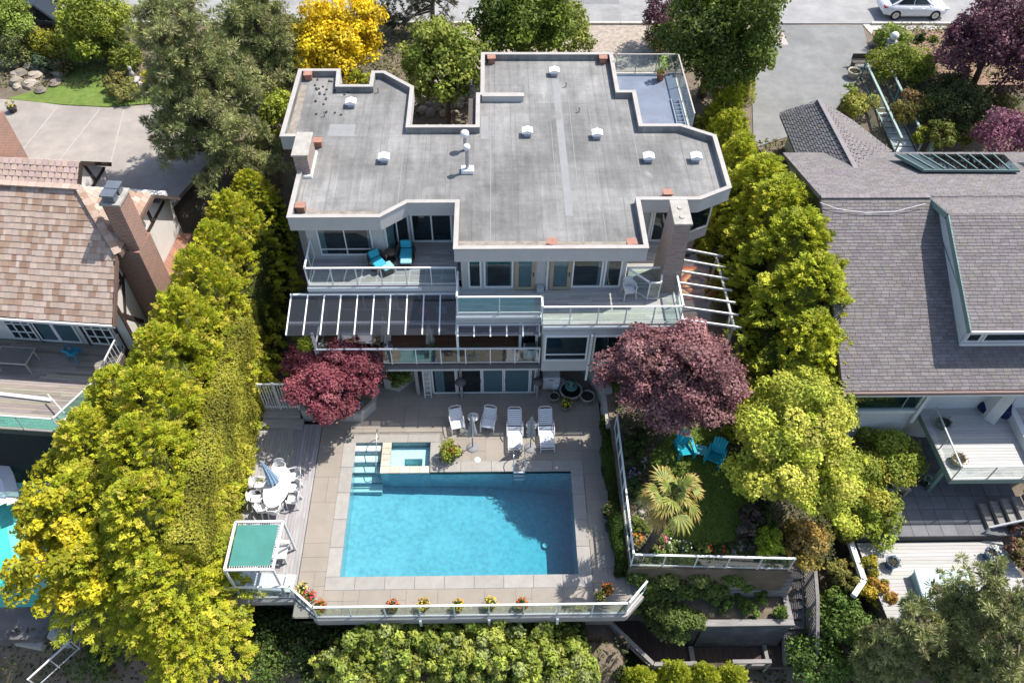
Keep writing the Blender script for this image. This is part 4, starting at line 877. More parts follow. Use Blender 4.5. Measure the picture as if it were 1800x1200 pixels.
# pergola with green canopy
pg = T('shade_canopy', 'white frame with taut green fabric roof at the deck corner', 'canopy', (-9.2, 13.8, 0))
z_ = 2.45; c4 = [(-10.1, 14.75), (-8.28, 14.75), (-8.34, 12.8), (-10.12, 12.8)]
for i in range(4):
    a, b = c4[i], c4[(i+1) % 4]; S().bar((*a, z_), (*b, z_), .09, .09).build('frame_beam', wf, pg); S().bar((*a, 0), (*a, z_), .08, .08, up=(0, 1, 0)).build('post', wf, pg)
S().prism([(-10.0, 14.62), (-8.42, 14.62), (-8.48, 12.95), (-10.0, 12.95)], z_-.03, z_+.0).build('fabric', mat('green_canvas', (.06, .215, .185), .85, .12, 1.5, .5, 3), pg)
for i in range(18):
    t_ = (i+.5)/18; x_ = -10.0+1.56*t_; S().bar((x_, 14.61, z_), (x_, 14.72, z_), .012).build('lacing', wf, pg); S().bar((x_, 12.96, z_), (x_, 12.83, z_), .02).build('lacing', wf, pg)
for i in range(16):
    y_ = 12.98+i*.107; S().bar((-8.44, y_, z_), (-8.32, y_, z_), .02).build('lacing', wf, pg)
# gate
gt = T('garden_gate', 'white metal bar gate between hedge and red maple', 'gate', (-9.9, 21.5, .34))
for zz in (.5, 2.2): S().b(-10.62, -9.1, 21.48, 21.54, zz, zz+.08).build('rail', wf, gt)
for i in range(13): S().b(-10.6+i*.122, -10.57+i*.122, 21.49, 21.53, .4, 2.3).build('bar', wf, gt)
S().b(-9.1, -8.98, 21.45, 21.57, .3, 2.45).build('post', wf, gt); S().b(-9.93, -9.85, 21.47, 21.55, .36, 2.34).build('post', wf, gt)
# planter wall under red maple
pw = T('maple_planter', 'low pale concrete planter wall below the red maple', 'planter', (-7, 21.5, 0)); s = S(); s.prism([(-8.9, 21.2), (-6.2, 21.0), (-5.6, 21.7), (-5.6, 23.6), (-8.9, 23.6)], -.2, .62); s.build('planter_wall', rw, pw); S().prism([(-8.75, 21.35), (-6.25, 21.15), (-5.75, 21.75), (-5.75, 23.5), (-8.75, 23.5)], .62, .64).build('planter_soil', soil, pw)
pw2 = T('patio_planter', 'pale angled planter with green shrub under the deck overhang', 'planter', (-4.4, 23, 0)); S().prism([(-5.3, 22.9), (-4.6, 22.7), (-3.9, 23.4), (-3.9, 25.2), (-5.3, 25.2)], 0, .75).build('planter_wall', rw, pw2)
# ---------------- small things
potm = mat('terracotta', (.36, .16, .09), .85, .2, 5); potg = mat('grey_pot', (.34, .31, .28), .9, .2, 6); potd = mat('dark_glazed_pot', (.05, .055, .06), .4, .15, 5); potc = mat('cream_pot', (.55, .5, .42), .85, .15, 5)
soild = mat('potting_soil', (.04, .032, .025), .95, .3, 12)
def pot(label, loc, r, h, m, kind='flower_pot', flowers=None, green=None, fl=.0, n=90, size=.09, ph=.3, group=None, rim=True):
    t = T(kind, label, 'plant pot', loc, group=group); x, y, z = loc
    S().lathe([(0, 0), (r*.72, 0), (r*.95, h*.85), (r*1.04, h*.86), (r*1.04, h), (r*.88, h), (r*.86, h*.86), (0, h*.84)], loc, 18).build('pot', m, t)
    S().lathe([(0, h*.86), (r*.86, h*.86)], loc, 14).build('potting_soil', soild, t)
    if flowers or green:
        pal = [green or (.06, .11, .02)]; P_, N_, C_ = blobleaves([(x, y, z+h+ph*.35, r*1.15, r*1.15, ph*.7)], n, size, [pal[0], tuple(c*1.5 for c in pal[0])], lowcut=-.3)
        leafmesh('leaves', P_, N_, size, C_, leafmat('leaf'), t, .6)
        if flowers:
            P_, N_, C_ = blobleaves([(x, y, z+h+ph*.45, r*1.2, r*1.2, ph*.75)], int(n*.6), size, flowers, up=.7, shell=.9, lowcut=0, clumpj=.05); leafmesh('blossoms', P_, N_, size*.8, C_, leafmat('petal', .2), t, .95)
    return t
RED, ORG, YEL, PNK, WHT, PUR = (.55, .03, .02), (.6, .16, .02), (.7, .5, .03), (.55, .12, .22), (.7, .7, .65), (.28, .10, .42)
GRN, YGR = (.06, .11, .02), (.22, .26, .03)
fp = [((533, 1040), [WHT, YEL], 'white and yellow flowers in a low pot where the terrace railing bends by the canopy', potc, .19), ((546, 1053), [RED, PNK], 'red and pink flowers in a pot against the angled terrace railing', potg, .2), ((564, 1074), [ORG, RED], 'orange flowers in a terracotta pot at the corner of the long terrace railing', potm, .19)]
for (px, py), fl, lb, pm, r_ in fp: q = G(px, py, .1); pot(lb, (q.x, max(q.y, 12.2), 0), r_, .3, pm, flowers=fl, n=120)
for i, (px, fl, lb) in enumerate(((692, [ORG, PNK], 'orange and pink'), (745, [YEL, RED], 'yellow and red'), (806, [ORG, YEL], 'orange and yellow'), (862, [YEL], 'yellow'), (918, [ORG, RED], 'orange and red'))):
    q = G(px, 1072, .1); pot(lb+' flowers in a round pot along the front terrace railing', (q.x, 12.2+.05*(i % 2), 0), .2, .26, (potg, potd)[i % 2], flowers=fl, n=120, group='flower pots along the front railing')
q = G(1066, 1040, .1); pot('orange flowers in a pot by the short angled railing near the ivy wall', (q.x, q.y, 0), .2, .3, potd, flowers=[ORG], n=130); q = G(1054, 1053, .1); pot('yellow and white flowers in a pot at the railing corner', (q.x, q.y, 0), .17, .25, potg, flowers=[WHT, YEL], n=110)
q = G(1067, 905, .1); pot('dark pot with bushy green plant against the hedge wall', (q.x, q.y, 0), .22, .36, potd, flowers=[YEL, WHT], n=160, ph=.5); q = G(1070, 928, .1); pot('dark pot with sparse plant beside the bushy pot on the hedge wall', (q.x, q.y, 0), .2, .34, potd, green=(.05, .08, .02), n=80)
q = G(1062, 830, .1); pot('small dark pot against the hedge wall beside the pool corner', (q.x, q.y, 0), .16, .28, potd, green=(.05, .08, .02), n=60)
q = G(561, 736, .1); pot('low bowl of red and white flowers at the deck step', (q.x, q.y, 0), .2, .28, potg, flowers=[RED, WHT], n=110)
q = G(591, 735, .1); pot('grey pot of yellow flowers below the red maple planter', (q.x, q.y, 0), .2, .36, potg, flowers=[YEL], n=90); q = G(609, 729, .1); pot('grey pot of orange-yellow flowers next to the turquoise chair', (q.x, q.y, 0), .2, .36, potg, flowers=[YEL, ORG], n=90)
q = G(995, 716, .15); pot('stone pot of bright yellow flowers in front of the fountain tub', (q.x, q.y, 0), .23, .36, potg, flowers=[YEL], n=140); q = G(974, 700, .15); pot('stone tub with dark soil beside the fountain tub', (q.x, q.y, 0), .25, .36, potg, green=(.03, .05, .01), n=25)
q = G(1032, 700, .2); pot('wide stone tub with dark soil by the angled garden wall', (q.x, q.y, 0), .34, .45, potg, green=(.03, .05, .01), n=30)
ft = T('tub_fountain', 'large stone tub with tiered green fountain by the patio wall', 'fountain'); q = G(1003, 690, .3)
S().lathe([(0, 0), (.38, 0), (.5, .5), (.54, .5), (.54, .58), (.47, .58), (.45, .46), (0, .44)], n=24).build('tub', potg, ft); S().lathe([(0, .5), (.46, .5)], n=24).build('water', mat('dark_water', (.01, .015, .015), .05, 0), ft)
S().lathe([(.06, .45), (.1, .7), (.28, .78), (.3, .82), (.24, .83), (.08, .8), (.05, 1.0), (.15, 1.12), (.16, 1.15), (.04, 1.13), (0, 1.2)], n=18).build('fountain_bowl', mat('verdigris', (.10, .22, .19), .7, .25, 6), ft); place(ft, (q.x, q.y, 0))
pt = T('shrub_tub', 'x', 'plant pot'); bpy.data.objects.remove(pt)
q = G(792, 800, .2); t = pot('round bright yellow-green shrub with orange flowers in a tub beside the spa', (q.x, q.y, 0), .3, .3, potd, flowers=None, green=(.26, .30, .04), n=10)
bl = blobs_on((q.x, q.y, .62), (.38, .38, .34), 16, .17, 0, -.5); P_, N_, C_ = blobleaves(bl, 60, .11, [(.30, .33, .04), (.22, .27, .03), (.4, .4, .08)]); leafmesh('foliage', P_, N_, .11, C_, leafmat('leaf'), t, .6)
P_, N_, C_ = blobleaves([(q.x+.12, q.y, .75, .3, .3, .25)], 20, .08, [ORG, RED], lowcut=0); leafmesh('blossoms', P_, N_, .08, C_, leafmat('petal', .2), t, .9)
fz = T('chest_freezer', 'white chest freezer against the shaded patio wall', 'freezer'); S().b(-.4, .4, -.32, .32, .03, .82).build('cabinet', wf, fz, .02); S().b(-.41, .41, -.33, .33, .822, .9).build('lid', wf, fz, .02); S().b(-.1, .1, -.36, -.33, .74, .79).build('handle', mat('grey_handle', (.3, .3, .3), .5, 0), fz); q = G(968, 684, 0); place(fz, (q.x, q.y+.3, 0))
for i, (px, py, r_, c_, lb) in enumerate(((977, 682, .19, (.62, .66, .72), 'white plastic bucket with lid beside the chest freezer'), (988, 676, .13, (.35, .35, .36), 'small grey canister between bucket and fountain tub'))):
    q = G(px, py, .1); b_ = T('lidded_bucket', lb, 'bucket', (q.x, q.y, 0)); mm = mat('bucket%d' % i, c_, .5, .05); S().lathe([(0, 0), (r_*.85, 0), (r_, .5), (r_*.9, .5), (0, .49)], (q.x, q.y, 0), 16).build('body', mm, b_); S().lathe([(r_*1.05, .5), (r_*1.05, .54), (r_*.6, .555), (0, .555)], (q.x, q.y, 0), 16).build('lid', mm, b_)
# ladder leaning on the wall
ld = T('white_ladder', 'white ladder leaning beside the patio doors', 'ladder', (-3.2, 22.5, 0))
for xx in (-3.36, -3.06): S().bar((xx, 22.35, 0), (xx, 22.56, 2.2), .05, .03).build('rail', wf, ld)
for i in range(7): k_ = (i+.6)/7; S().bar((-3.36, 22.35+.21*k_, 2.2*k_), (-3.06, 22.35+.21*k_, 2.2*k_), .04, .03).build('rung', wf, ld)
# hanging round lamps
for i, xx in enumerate((-1.63, 1.89)):
    hl = T('hanging_lamp', ('dark round hanging lamp in front of the middle patio door', 'dark round hanging lamp beside the chest freezer')[i], 'lamp', (xx, 22.0, 1.6)); S().cyl((xx, 22.0, 1.75), (xx, 22.08, 2.52), .014, n=6).build('rod', upole, hl)
    S().lathe([(0, 1.8), (.06, 1.79), (.2, 1.72), (.25, 1.66), (.25, 1.64), (.05, 1.66)], (xx, 22.0, 0), 18).build('shade', mat('dark_shade', (.10, .09, .09), .7, .15), hl)
# upper-left deck: wicker lounge chairs, ottoman table
wick = mat('dark_wicker', (.045, .038, .033), .8, .3, 30); tealc = mat('teal_cushion', (.04, .34, .45), .9, .08, 4)
def wicker(label, loc, rz):
    t = T('wicker_armchair', label, 'chair'); nb_ = 11; v = []
    for r_, z_ in ((.36, .05), (.40, .35), (.42, .62), (.44, .8)):
        for k_ in range(nb_): a_ = -.35+(math.pi+.7)*k_/(nb_-1); v.append((r_*math.cos(a_), r_*math.sin(a_), z_-(.25*(1-abs(math.sin(a_))) if z_ > .6 else 0)))
    s = S(); s.add(v, [(i*nb_+k_, i*nb_+k_+1, (i+1)*nb_+k_+1, (i+1)*nb_+k_) for i in range(3) for k_ in range(nb_-1)], True); o = s.build('shell', wick, t); o.modifiers.new('thick', 'SOLIDIFY').thickness = .05
    S().b(-.3, .3, -.38, .28, .05, .33).build('seat_base', wick, t, .03); S().b(-.27, .27, -.36, .26, .332, .44).build('seat_cushion', tealc, t, .04); S().bar((0, .24, .46), (0, .33, .82), .5, .12).build('back_cushion', tealc, t, .04)
    place(t, loc, rz); return t
q = G(664, 462, 5.95); wicker('dark wicker armchair with teal cushions angled behind the upper deck railing', (q.x, q.y, 5.645), R(35)); q = G(714, 446, 5.95); wicker('dark wicker armchair with teal cushions facing out in front of the sliding door', (q.x, q.y, 5.645), 0)
ot = T('wicker_ottoman', 'wicker ottoman with pale teal cushion at the upper deck railing', 'ottoman'); S().b(-.26, .26, -.24, .24, 0, .3).build('base', wick, ot, .03); S().b(-.25, .25, -.23, .23, .301, .4).build('cushion', mat('pale_teal_cushion', (.25, .5, .56), .9, .08), ot, .04); q = G(681, 470, 5.9); place(ot, (q.x, q.y, 5.645), R(35))
o2 = dup(ot); q = G(714, 458, 5.9); place(o2, (q.x, q.y-.05, 5.645), 0, 'wicker ottoman with pale teal cushion in front of the facing armchair')
rt = T('round_wicker_table', 'small round dark table between the wicker armchairs', 'table'); S().lathe([(0, .5), (.24, .5), (.26, .48), (.26, .46), (0, .46)], n=20).build('top', mat('table_brown', (.10, .075, .06), .5, .2, 5), rt); S().lathe([(.06, .46), (.06, .06), (.2, .02), (.2, 0), (0, 0)], n=12).build('pedestal', wick, rt); q = G(686, 443, 6.1); place(rt, (q.x, q.y, 5.645))
# covered mid deck: dining set, sofa cushions, umbrellas, plants
for i, (px, py, lb) in enumerate(((680, 605, 'closed cream umbrella on the covered deck beside the rattan chairs'), (757, 610, 'closed cream umbrella on the covered deck near the teal cushion'))):
    q = G(px, py, 2.95); u = umbrella(ucream, wf, 1.95, True); place(u, (q.x, max(q.y, 22.6), 2.8), i*.8, lb)
rat = mat('rattan_tan', (.30, .22, .13), .85, .3, 18)
def rattan(label, loc, rz):
    t = T('rattan_chair', label, 'chair'); S().b(-.25, .25, -.25, .22, .38, .44).build('seat', rat, t, .02)
    for i in range(6): S().bar((-.22+i*.088, .22, .42), (-.22+i*.088, .3, .9), .05, .02, up=(0, -1, .2)).build('back_slat', rat, t)
    S().bar((-.25, .3, .9), (.25, .3, .9), .04).build('back_rail', rat, t)
    for a in (-.22, .22):
        for b in (-.22, .2): S().b(a-.02, a+.02, b-.02, b+.02, 0, .38).build('leg', rat, t)
    place(t, loc, rz); t['group'] = 'rattan chairs on the covered deck'; return t
for i, (px, py, a) in enumerate(((614, 604, 180), (636, 604, 180), (610, 588, 0), (634, 588, 0), (660, 598, -90))):
    q = G(px, py, 3.2); rattan(['rattan chair nearest the red maple end on the railing side of the deck table', 'rattan chair near the cream umbrella on the railing side of the deck table', 'rattan chair on the wall side of the deck table, maple end', 'rattan chair on the wall side of the deck table, umbrella end', 'rattan chair at the head of the deck table by the cream umbrella'][i], (q.x, min(25, max(22.7, q.y)), 2.8), R(a))
q = G(626, 596, 3.4); dtb = T('deck_dining_table', 'long glass-topped table under the glazed patio cover', 'table', (q.x, q.y, 2.8)); S().b(q.x-.8, q.x+.8, q.y-.35, q.y+.35, 3.5, 3.53).build('top', mat('pale_table', (.35, .36, .36), .2, .05), dtb)
for a in (-.7, .7):
    for b in (-.28, .28): S().b(q.x+a-.03, q.x+a+.03, q.y+b-.03, q.y+b+.03, 2.8, 3.5).build('leg', wf, dtb)
sf = T('deck_sofa', 'dark outdoor sofa with red and teal cushions under the glazed cover', 'sofa', (-2.9, 24.9, 2.8)); S().b(-3.9, -1.9, 24.5, 25.2, 2.8, 3.2).build('seat', wick, sf, .03); S().b(-3.9, -1.9, 25.1, 25.3, 3.2, 3.65).build('back', wick, sf, .03)
S().box((-3.35, 24.85, 3.42), (.45, .2, .45), .2).build('red_cushion', mat('red_cloth', (.45, .04, .06), .9, .1), sf, .05); S().box((-2.5, 24.85, 3.42), (.5, .2, .45), -.2).build('teal_cushion', tealc, sf, .05)
for px, py, lb in ((762, 625, 'leafy potted plant on the covered deck behind the glass railing'), (838, 627, 'bushy green potted plant on the covered deck near the white door'), (575, 600, 'flowering potted plant at the maple end of the covered deck'), (600, 616, 'low potted plant with pale flowers beside the red maple')):
    q = G(px, py, 3.1); pot(lb, (q.x, 22.5+random.uniform(0, .3), 2.8), .2, .32, potd, green=(.07, .12, .03), flowers=[WHT] if 'flower' in lb else None, n=140, ph=.5)
q = G(950, 618, 3.2); hc = T('wall_air_conditioner', 'grey air conditioning unit at the end of the covered deck', 'air conditioner', (1.55, 22.5, 2.8)); S().b(1.2, 1.85, 22.35, 22.75, 2.82, 3.5).build('case', mat('unit_grey', (.42, .43, .44), .6, .06), hc, .02); S().lathe([(0, .02), (.24, .02), (.26, 0)], (1.52, 22.55, 3.5), 20).build('fan_grille', mat('grille_dark', (.08, .08, .08), .6, .1), hc)
# rug and balcony things
rg = T('octagonal_rug', 'striped red and orange octagonal rug below the east glazed cover', 'rug'); q = G(1224, 497, 3.32)
cols = [(.30, .05, .03), (.42, .14, .05), (.45, .32, .16), (.12, .06, .05), (.40, .10, .04), (.48, .30, .12), (.25, .05, .04), (.12, .10, .08), (.45, .20, .07), (.5, .38, .2)]
rk = mat('rug_wool', attr=True, rough=.95, var=.12, scale=12)
for i in range(10):
    r0, r1 = 1.2*(10-i)/10, 1.2*(9-i)/10+.0; s = S(); s.col(cols[i]); n8 = 8
    a = [(r0*math.cos(math.pi/8+k_*math.pi/4), r0*math.sin(math.pi/8+k_*math.pi/4), .012) for k_ in range(8)]; b = [(r1*math.cos(math.pi/8+k_*math.pi/4), r1*math.sin(math.pi/8+k_*math.pi/4), .012) for k_ in range(8)]
    if r1 > .01: s.add(a+b, [(k_, (k_+1) % 8, 8+(k_+1) % 8, 8+k_) for k_ in range(8)])
    else: s.add(a, [tuple(range(8))])
    s.build('rug_ring', rk, rg)
s = S(); s.col(cols[0]); s.prism([(1.2*math.cos(math.pi/8+k_*math.pi/4), 1.2*math.sin(math.pi/8+k_*math.pi/4)) for k_ in range(8)], 0, .010); s.build('rug_base', rk, rg); place(rg, (min(q.x, 9.9), q.y, 3.30))
q = G(1161, 135, 8.1); t = pot('terracotta pot with tall leafy plant on the roof balcony', (q.x, q.y, 7.92), .22, .42, potm, green=(.16, .24, .04), n=160, ph=.9, size=.13)
al = T('folded_ladder', 'aluminium ladder lying along the roof balcony railing', 'ladder', (9.0, 33.5, 7.92)); alu = mat('aluminium', (.62, .64, .68), .35, .06, metal=.8)
for xx in (8.72, 9.12): S().bar((xx, 32.2, 8.0), (xx, 34.6, 8.0), .03, .07).build('rail', alu, al)
for i in range(8): S().bar((8.72, 32.35+i*.3, 8.02), (9.12, 32.35+i*.3, 8.02), .035).build('rung', alu, al)
# ================================================================= NEIGHBOUR HOUSES
def shingles(name, O, u, v, W, L, exp, tw, base, m, parent, clip=None, ja=.14, lift=.018, jw=.0):
    """small overlapping shingles over one roof slope, joined; O = eave corner, u along the eave, v up the slope"""
    O, u, v = Vector(O), Vector(u).normalized(), Vector(v).normalized(); nrm = u.cross(v)
    if nrm.z < 0: nrm = -nrm
    s = S(); rows = int(L/exp)
    for j in range(rows+1):
        off = random.uniform(0, tw); t = -off
        while t < W:
            wt = tw*random.uniform(1-jw, 1+jw); a, b = max(0, t+.006), min(W, t+wt-.006); t += wt
            if b-a < .04: continue
            q0, q1 = j*exp, min(L, (j+1)*exp+.03)
            if q1 <= q0 or (clip and not clip((a+b)/2, (q0+q1)/2)): continue
            dj = random.uniform(-.012, .012); s.col(jit(base, ja))
            P = lambda uu, vv, h: O+u*uu+v*vv+nrm*h
            vs = [P(a, q0+dj, lift+.012), P(b, q0+dj, lift+.012), P(b, q1, .004), P(a, q1, .004), P(a, q0+dj, 0), P(b, q0+dj, 0)]
            s.add(vs, [(0, 1, 2, 3), (4, 5, 1, 0), (5, 2, 1), (4, 0, 3)])
    return s.build(name, m, parent, kind='stuff')
shm = mat('asphalt_shingle', attr=True, rough=.95, var=.12, scale=3, bump=.3, bscale=60)
# ---------------------------------------------------------------- right house (shingled)
rh = T('shingled_house', 'pale house with grey shingle roof and raised dormer beside the cedar hedge', 'house', (18, 24, 0))
pal_w = mat('pale_siding', (.60, .61, .61), .8, .05, 1.5, dirt=(.5, .51, .52), dscale=1, damt=.4); gtrim = mat('green_trim', (.16, .235, .215), .6, .1, 2); under = mat('roof_deck', (.17, .155, .15), .95, .1, 2)
SHC = (.17, .154, .152)
EX, EY, EZ, RY, RZ2 = 13.87, 18.9, 5.0, 26.5, 8.6; XE = 27.0
sl = math.hypot(RY-EY, RZ2-EZ); vv = Vector((0, RY-EY, RZ2-EZ))/sl
S().slab([(EX, EY, EZ), (XE, EY, EZ), (XE, RY, RZ2), (EX, RY, RZ2)], .16).build('roof', under, rh)
shingles('shingle_field', (EX, EY, EZ), (1, 0, 0), vv, 23.0-EX, sl, .15, .34, SHC, shm, rh)
# rear slope
BY, BZ = 31.6, 7.0; sb_ = math.hypot(BY-RY, RZ2-BZ); vb = Vector((0, RY-BY, RZ2-BZ))/sb_
S().slab([(EX, BY, BZ), (EX, RY, RZ2-.002), (XE, RY, RZ2-.002), (XE, BY, BZ)], .16).build('roof', under, rh)
shingles('shingle_field', (26.0, BY, BZ), (-1, 0, 0), vb, 26.0-EX, sb_, .15, .34, (.18, .164, .162), shm, rh)
for i in range(20): S().bar((EX+i*.235, RY, RZ2+.03), (EX+(i+1)*.235-.01, RY, RZ2+.035), .26, .03).build('ridge_tile', mat('ridge_shingle', (.21, .19, .19), .95, .15, objrand=.15), rh)
# dormer
DX = 18.62; de, dr = (20.25, 7.1), (24.9, 9.0); dl = math.hypot(dr[0]-de[0], dr[1]-de[1]); dvv = Vector((0, dr[0]-de[0], dr[1]-de[1]))/dl
S().slab([(DX, de[0], de[1]), (XE, de[0], de[1]), (XE, dr[0], dr[1]), (DX, dr[0], dr[1])], .2).build('dormer_roof', under, rh)
shingles('shingle_field', (DX, de[0], de[1]), (1, 0, 0), dvv, 23-DX, dl, .15, .34, SHC, shm, rh)
S().slab([(DX, dr[0], dr[1]), (XE, dr[0], dr[1]), (XE, 27.3, 8.25), (DX, 27.3, 8.25)], .2).build('dormer_roof', under, rh)
shingles('shingle_field', (26, 27.3, 8.26), (-1, 0, 0), (0, dr[0]-27.3, dr[1]-8.25), 26-DX, math.hypot(2.4, .75), .15, .34, (.18, .164, .162), shm, rh)
s = S(); s.add([(DX+.22, 20.6, 5.75), (DX+.22, 27.2, 8.2), (DX+.22, 27.2, 8.1), (DX+.22, 24.9, 8.8), (DX+.22, 20.6, 7.0)], [(0, 1, 2, 3, 4)]); s.b(DX+.22, XE, 20.6, 20.62, 5.6, 7.02); s.build('dormer_wall', pal_w, rh)
for a, b in (((DX, de[0], de[1]-.12), (DX, dr[0], dr[1]-.12)), ((DX, dr[0], dr[1]-.12), (DX, 27.3, 8.13))): S().bar(a, b, .06, .26).build('barge_board', gtrim, rh)
S().b(DX-.0, XE, de[0]-.1, de[0]+.02, de[1]-.14, de[1]+.0).build('gutter', pal_w, rh)
window(rh, (DX+.3, 20.595, 6.05), X_, .6, .85, fw=.06); window(rh, (DX+1.0, 20.595, 6.05), X_, 2.6, .85, fw=.06, gl=glass('blue_glass', (.55, .72, .74), 1, .01))
S().b(DX+.2, XE, 20.5, 20.6, 5.82, 5.98).build('sill', pal_w, rh)
# eave, walls below
S().b(EX, XE, EY-.13, EY-.005, EZ-.16, EZ-.02).build('gutter', mat('brown_gutter', (.18, .12, .11), .6, .1), rh); S().b(EX, XE, EY-.10, EY-.0, EZ-.3, EZ-.17).build('fascia', pal_w, rh)
s = S(); s.prism([(14.2, 19.35), (17.7, 19.35), (18.3, 19.9), (XE, 19.9), (XE, 31), (14.2, 31)], -.4, 5.05); s.build('wall', pal_w, rh)
s = S(); s.add([(14.2, 19.6, 5.0), (14.2, 31, 7.0), (14.2, 26.5, 8.45)], [(0, 1, 2)]); s.build('gable_wall', mat('olive_siding', (.17, .16, .09), .8, .15, 1.5), rh)
S().b(14.12, 14.19, 19.36, 31, -.3, 5.3).build('side_cladding', MATS['olive_siding'], rh)
window(rh, (14.3, 19.345, 3.15), X_, 3.35, 1.45, mull=(.14, .82), fw=.07, m=gtrim, gl=MATS['blue_glass'])
S().b(14.2, 17.72, 19.2, 19.345, 2.95, 3.13).build('sill', pal_w, rh)
for i in range(14): S().b(14.21, 17.7, 19.32, 19.345, .05+i*.2, .235+i*.2).build('siding_board', pal_w, rh)
S().bar((17.78, 19.2, 2.3), (17.78, 19.2, 5.0), .16, .1, up=(0, 1, 0)).build('corner_post', pal_w, rh)
# raised deck
dkp = [(18.5, 16.35), (24.5, 16.35), (24.5, 20), (18.3, 20)]
S().prism(dkp, 2.0, 2.26).build('deck_frame', gtrim, rh); wbd = mat('white_boards', attr=True, rough=.75, var=.08, scale=2, stretch=(.5, 5, 5)); planks('board_floor', dkp, 2.30, .15, wbd, (.42, .41, .40), 'x', rh, ja=.09)
S().bar((18.75, 17.2, 0), (18.75, 17.2, 2.0), .18, .18, up=(0, 1, 0)).build('deck_post', gtrim, rh); S().bar((23, 17.0, 0), (23, 17.0, 2.0), .18, .18, up=(0, 1, 0)).build('deck_post', gtrim, rh)
cpost = mat('grey_post', (.40, .42, .42), .5, .06)
dr_ = railing(rh, [(18.55, 19.3, 2.3), (18.55, 16.42, 2.3), (24.4, 16.42, 2.3)], .9, [2, 4], m=cpost, w=.05, gl=glass('clear_rail', (.94, .97, .97), .8, .01), brail=False)
S().b(22.0, 22.25, 16.6, 20, 2.3, 2.75).build('parapet_rail', pal_w, rh)
S().prism([(21.0, 19.3), (21.3, 19.0), (21.3, 20), (21, 20)], 2.3, 4.8).build('porch_post', pal_w, rh)
# furniture covers on the deck
bl_ = mat('navy_cover', (.012, .016, .075), .7, .2, 6)
for i, (px, py, sx, sy, rz, lb) in enumerate(((1742, 712, .9, .7, .3, 'navy covered patio chair under the eave of the shingled house'), (1765, 718, .6, .7, -.5, 'navy covered patio seat next to the deck post of the shingled house'))):
    q = G(px, py, 2.6); t = T('covered_chair', lb, 'chair', (q.x, q.y, 2.3)); s = S(); s.box((q.x, q.y, 2.3+.24), (sx, sy, .48), rz); s.build('seat_cover', bl_, t, .08); s = S(); s.box((q.x+.05, q.y+sy*.35, 2.3+.5), (sx*.9, .22, .9), rz); s.build('back_cover', bl_, t, .08)
q = G(1657, 745, 2.45); pot('round green tub with dry soil by the corner post of the shingled house deck', (q.x, q.y, 2.3), .3, .32, mat('sage_pot', (.20, .24, .20), .8, .15, 4), green=(.12, .10, .06), n=40, ph=.1)
q = G(1684, 808, 2.45); pot('round stone tub with dry grass on the sunlit white deck edge', (q.x, q.y, 2.3), .3, .32, potc, green=(.25, .2, .1), n=50, ph=.1)
# tiled patio, stairs
tilem = mat('slate_tile', (.15, .15, .16), .8, .15, 2, .3, 20, objrand=.12); rp = T('side_patio', None, None, (18, 16.5, 0), kind='structure')
S().prism([(14.9, 15.0), (22.5, 15.0), (22.5, 20), (14.9, 20)], -2.5, -.03).build('patio_base', mat('tile_mortar', (.07, .07, .07), .95, .1), rp)
for i in range(12):
    for j in range(8): S().b(14.92+i*.63, 14.92+i*.63+.615, 15.02+j*.62, 15.02+j*.62+.605, -.05, random.uniform(-.003, .004)).build('tile', tilem, rp)
cv = T('covered_barbecue', 'brown fabric covered barbecue against the white siding of the shingled house', 'barbecue'); s = S(); v = []
for zz, k_ in ((0, 1.0), (.55, .98), (.85, .86), (.98, .6)):
    for a in range(12): t_ = 2*math.pi*a/12; v.append((.62*k_*max(-1, min(1, 1.3*math.cos(t_)))*(1+.05*math.sin(a*2.7+zz*5)), .42*k_*max(-1, min(1, 1.3*math.sin(t_))), zz))
s.add(v, [(i*12+a, i*12+(a+1) % 12, (i+1)*12+(a+1) % 12, (i+1)*12+a) for i in range(3) for a in range(12)]+[tuple(range(36, 48))]); s.build('fabric_cover', mat('taupe_cover', (.20, .165, .14), .9, .2, 5, .5, 8), cv)
for a in (-.5, .5): S().b(a-.03, a+.03, -.3, .3, 0, .04).build('foot', potd, cv)
q = G(1588, 790, .2); place(cv, (q.x, q.y, 0), R(-12))
ns = T('patio_stairs', 'grey wooden stairs with white handrail below the raised white deck', 'stairs', (21.3, 15.7, 0))
for i in range(5): S().b(20.6+i*.38, 20.6+i*.38+.34, 15.3, 16.4, .02+i*.2, .2+i*.2).build('tread', tim, ns)
S().bar((20.5, 15.2, .35), (22.6, 15.2, 1.5), .06, .1).build('handrail', wf, ns); S().bar((20.55, 15.2, 0), (20.55, 15.2, .4), .06, up=(0, 1, 0)).build('post', wf, ns); S().bar((22.4, 15.2, 0), (22.4, 15.2, 1.4), .06, up=(0, 1, 0)).build('post', wf, ns)
q = G(1625, 850, .1); pot('small pot of white flowers at the foot of the green deck post', (q.x, q.y+.05, 0), .18, .25, potd, flowers=[WHT], n=70)
gc = adirondack(mat('sand_paint', (.42, .38, .32), .8, .1)); q = G(1580, 850, .3); place(gc, (q.x, q.y, 0), R(70), 'sand coloured slatted chair on the dark tiles beside the rhododendron')
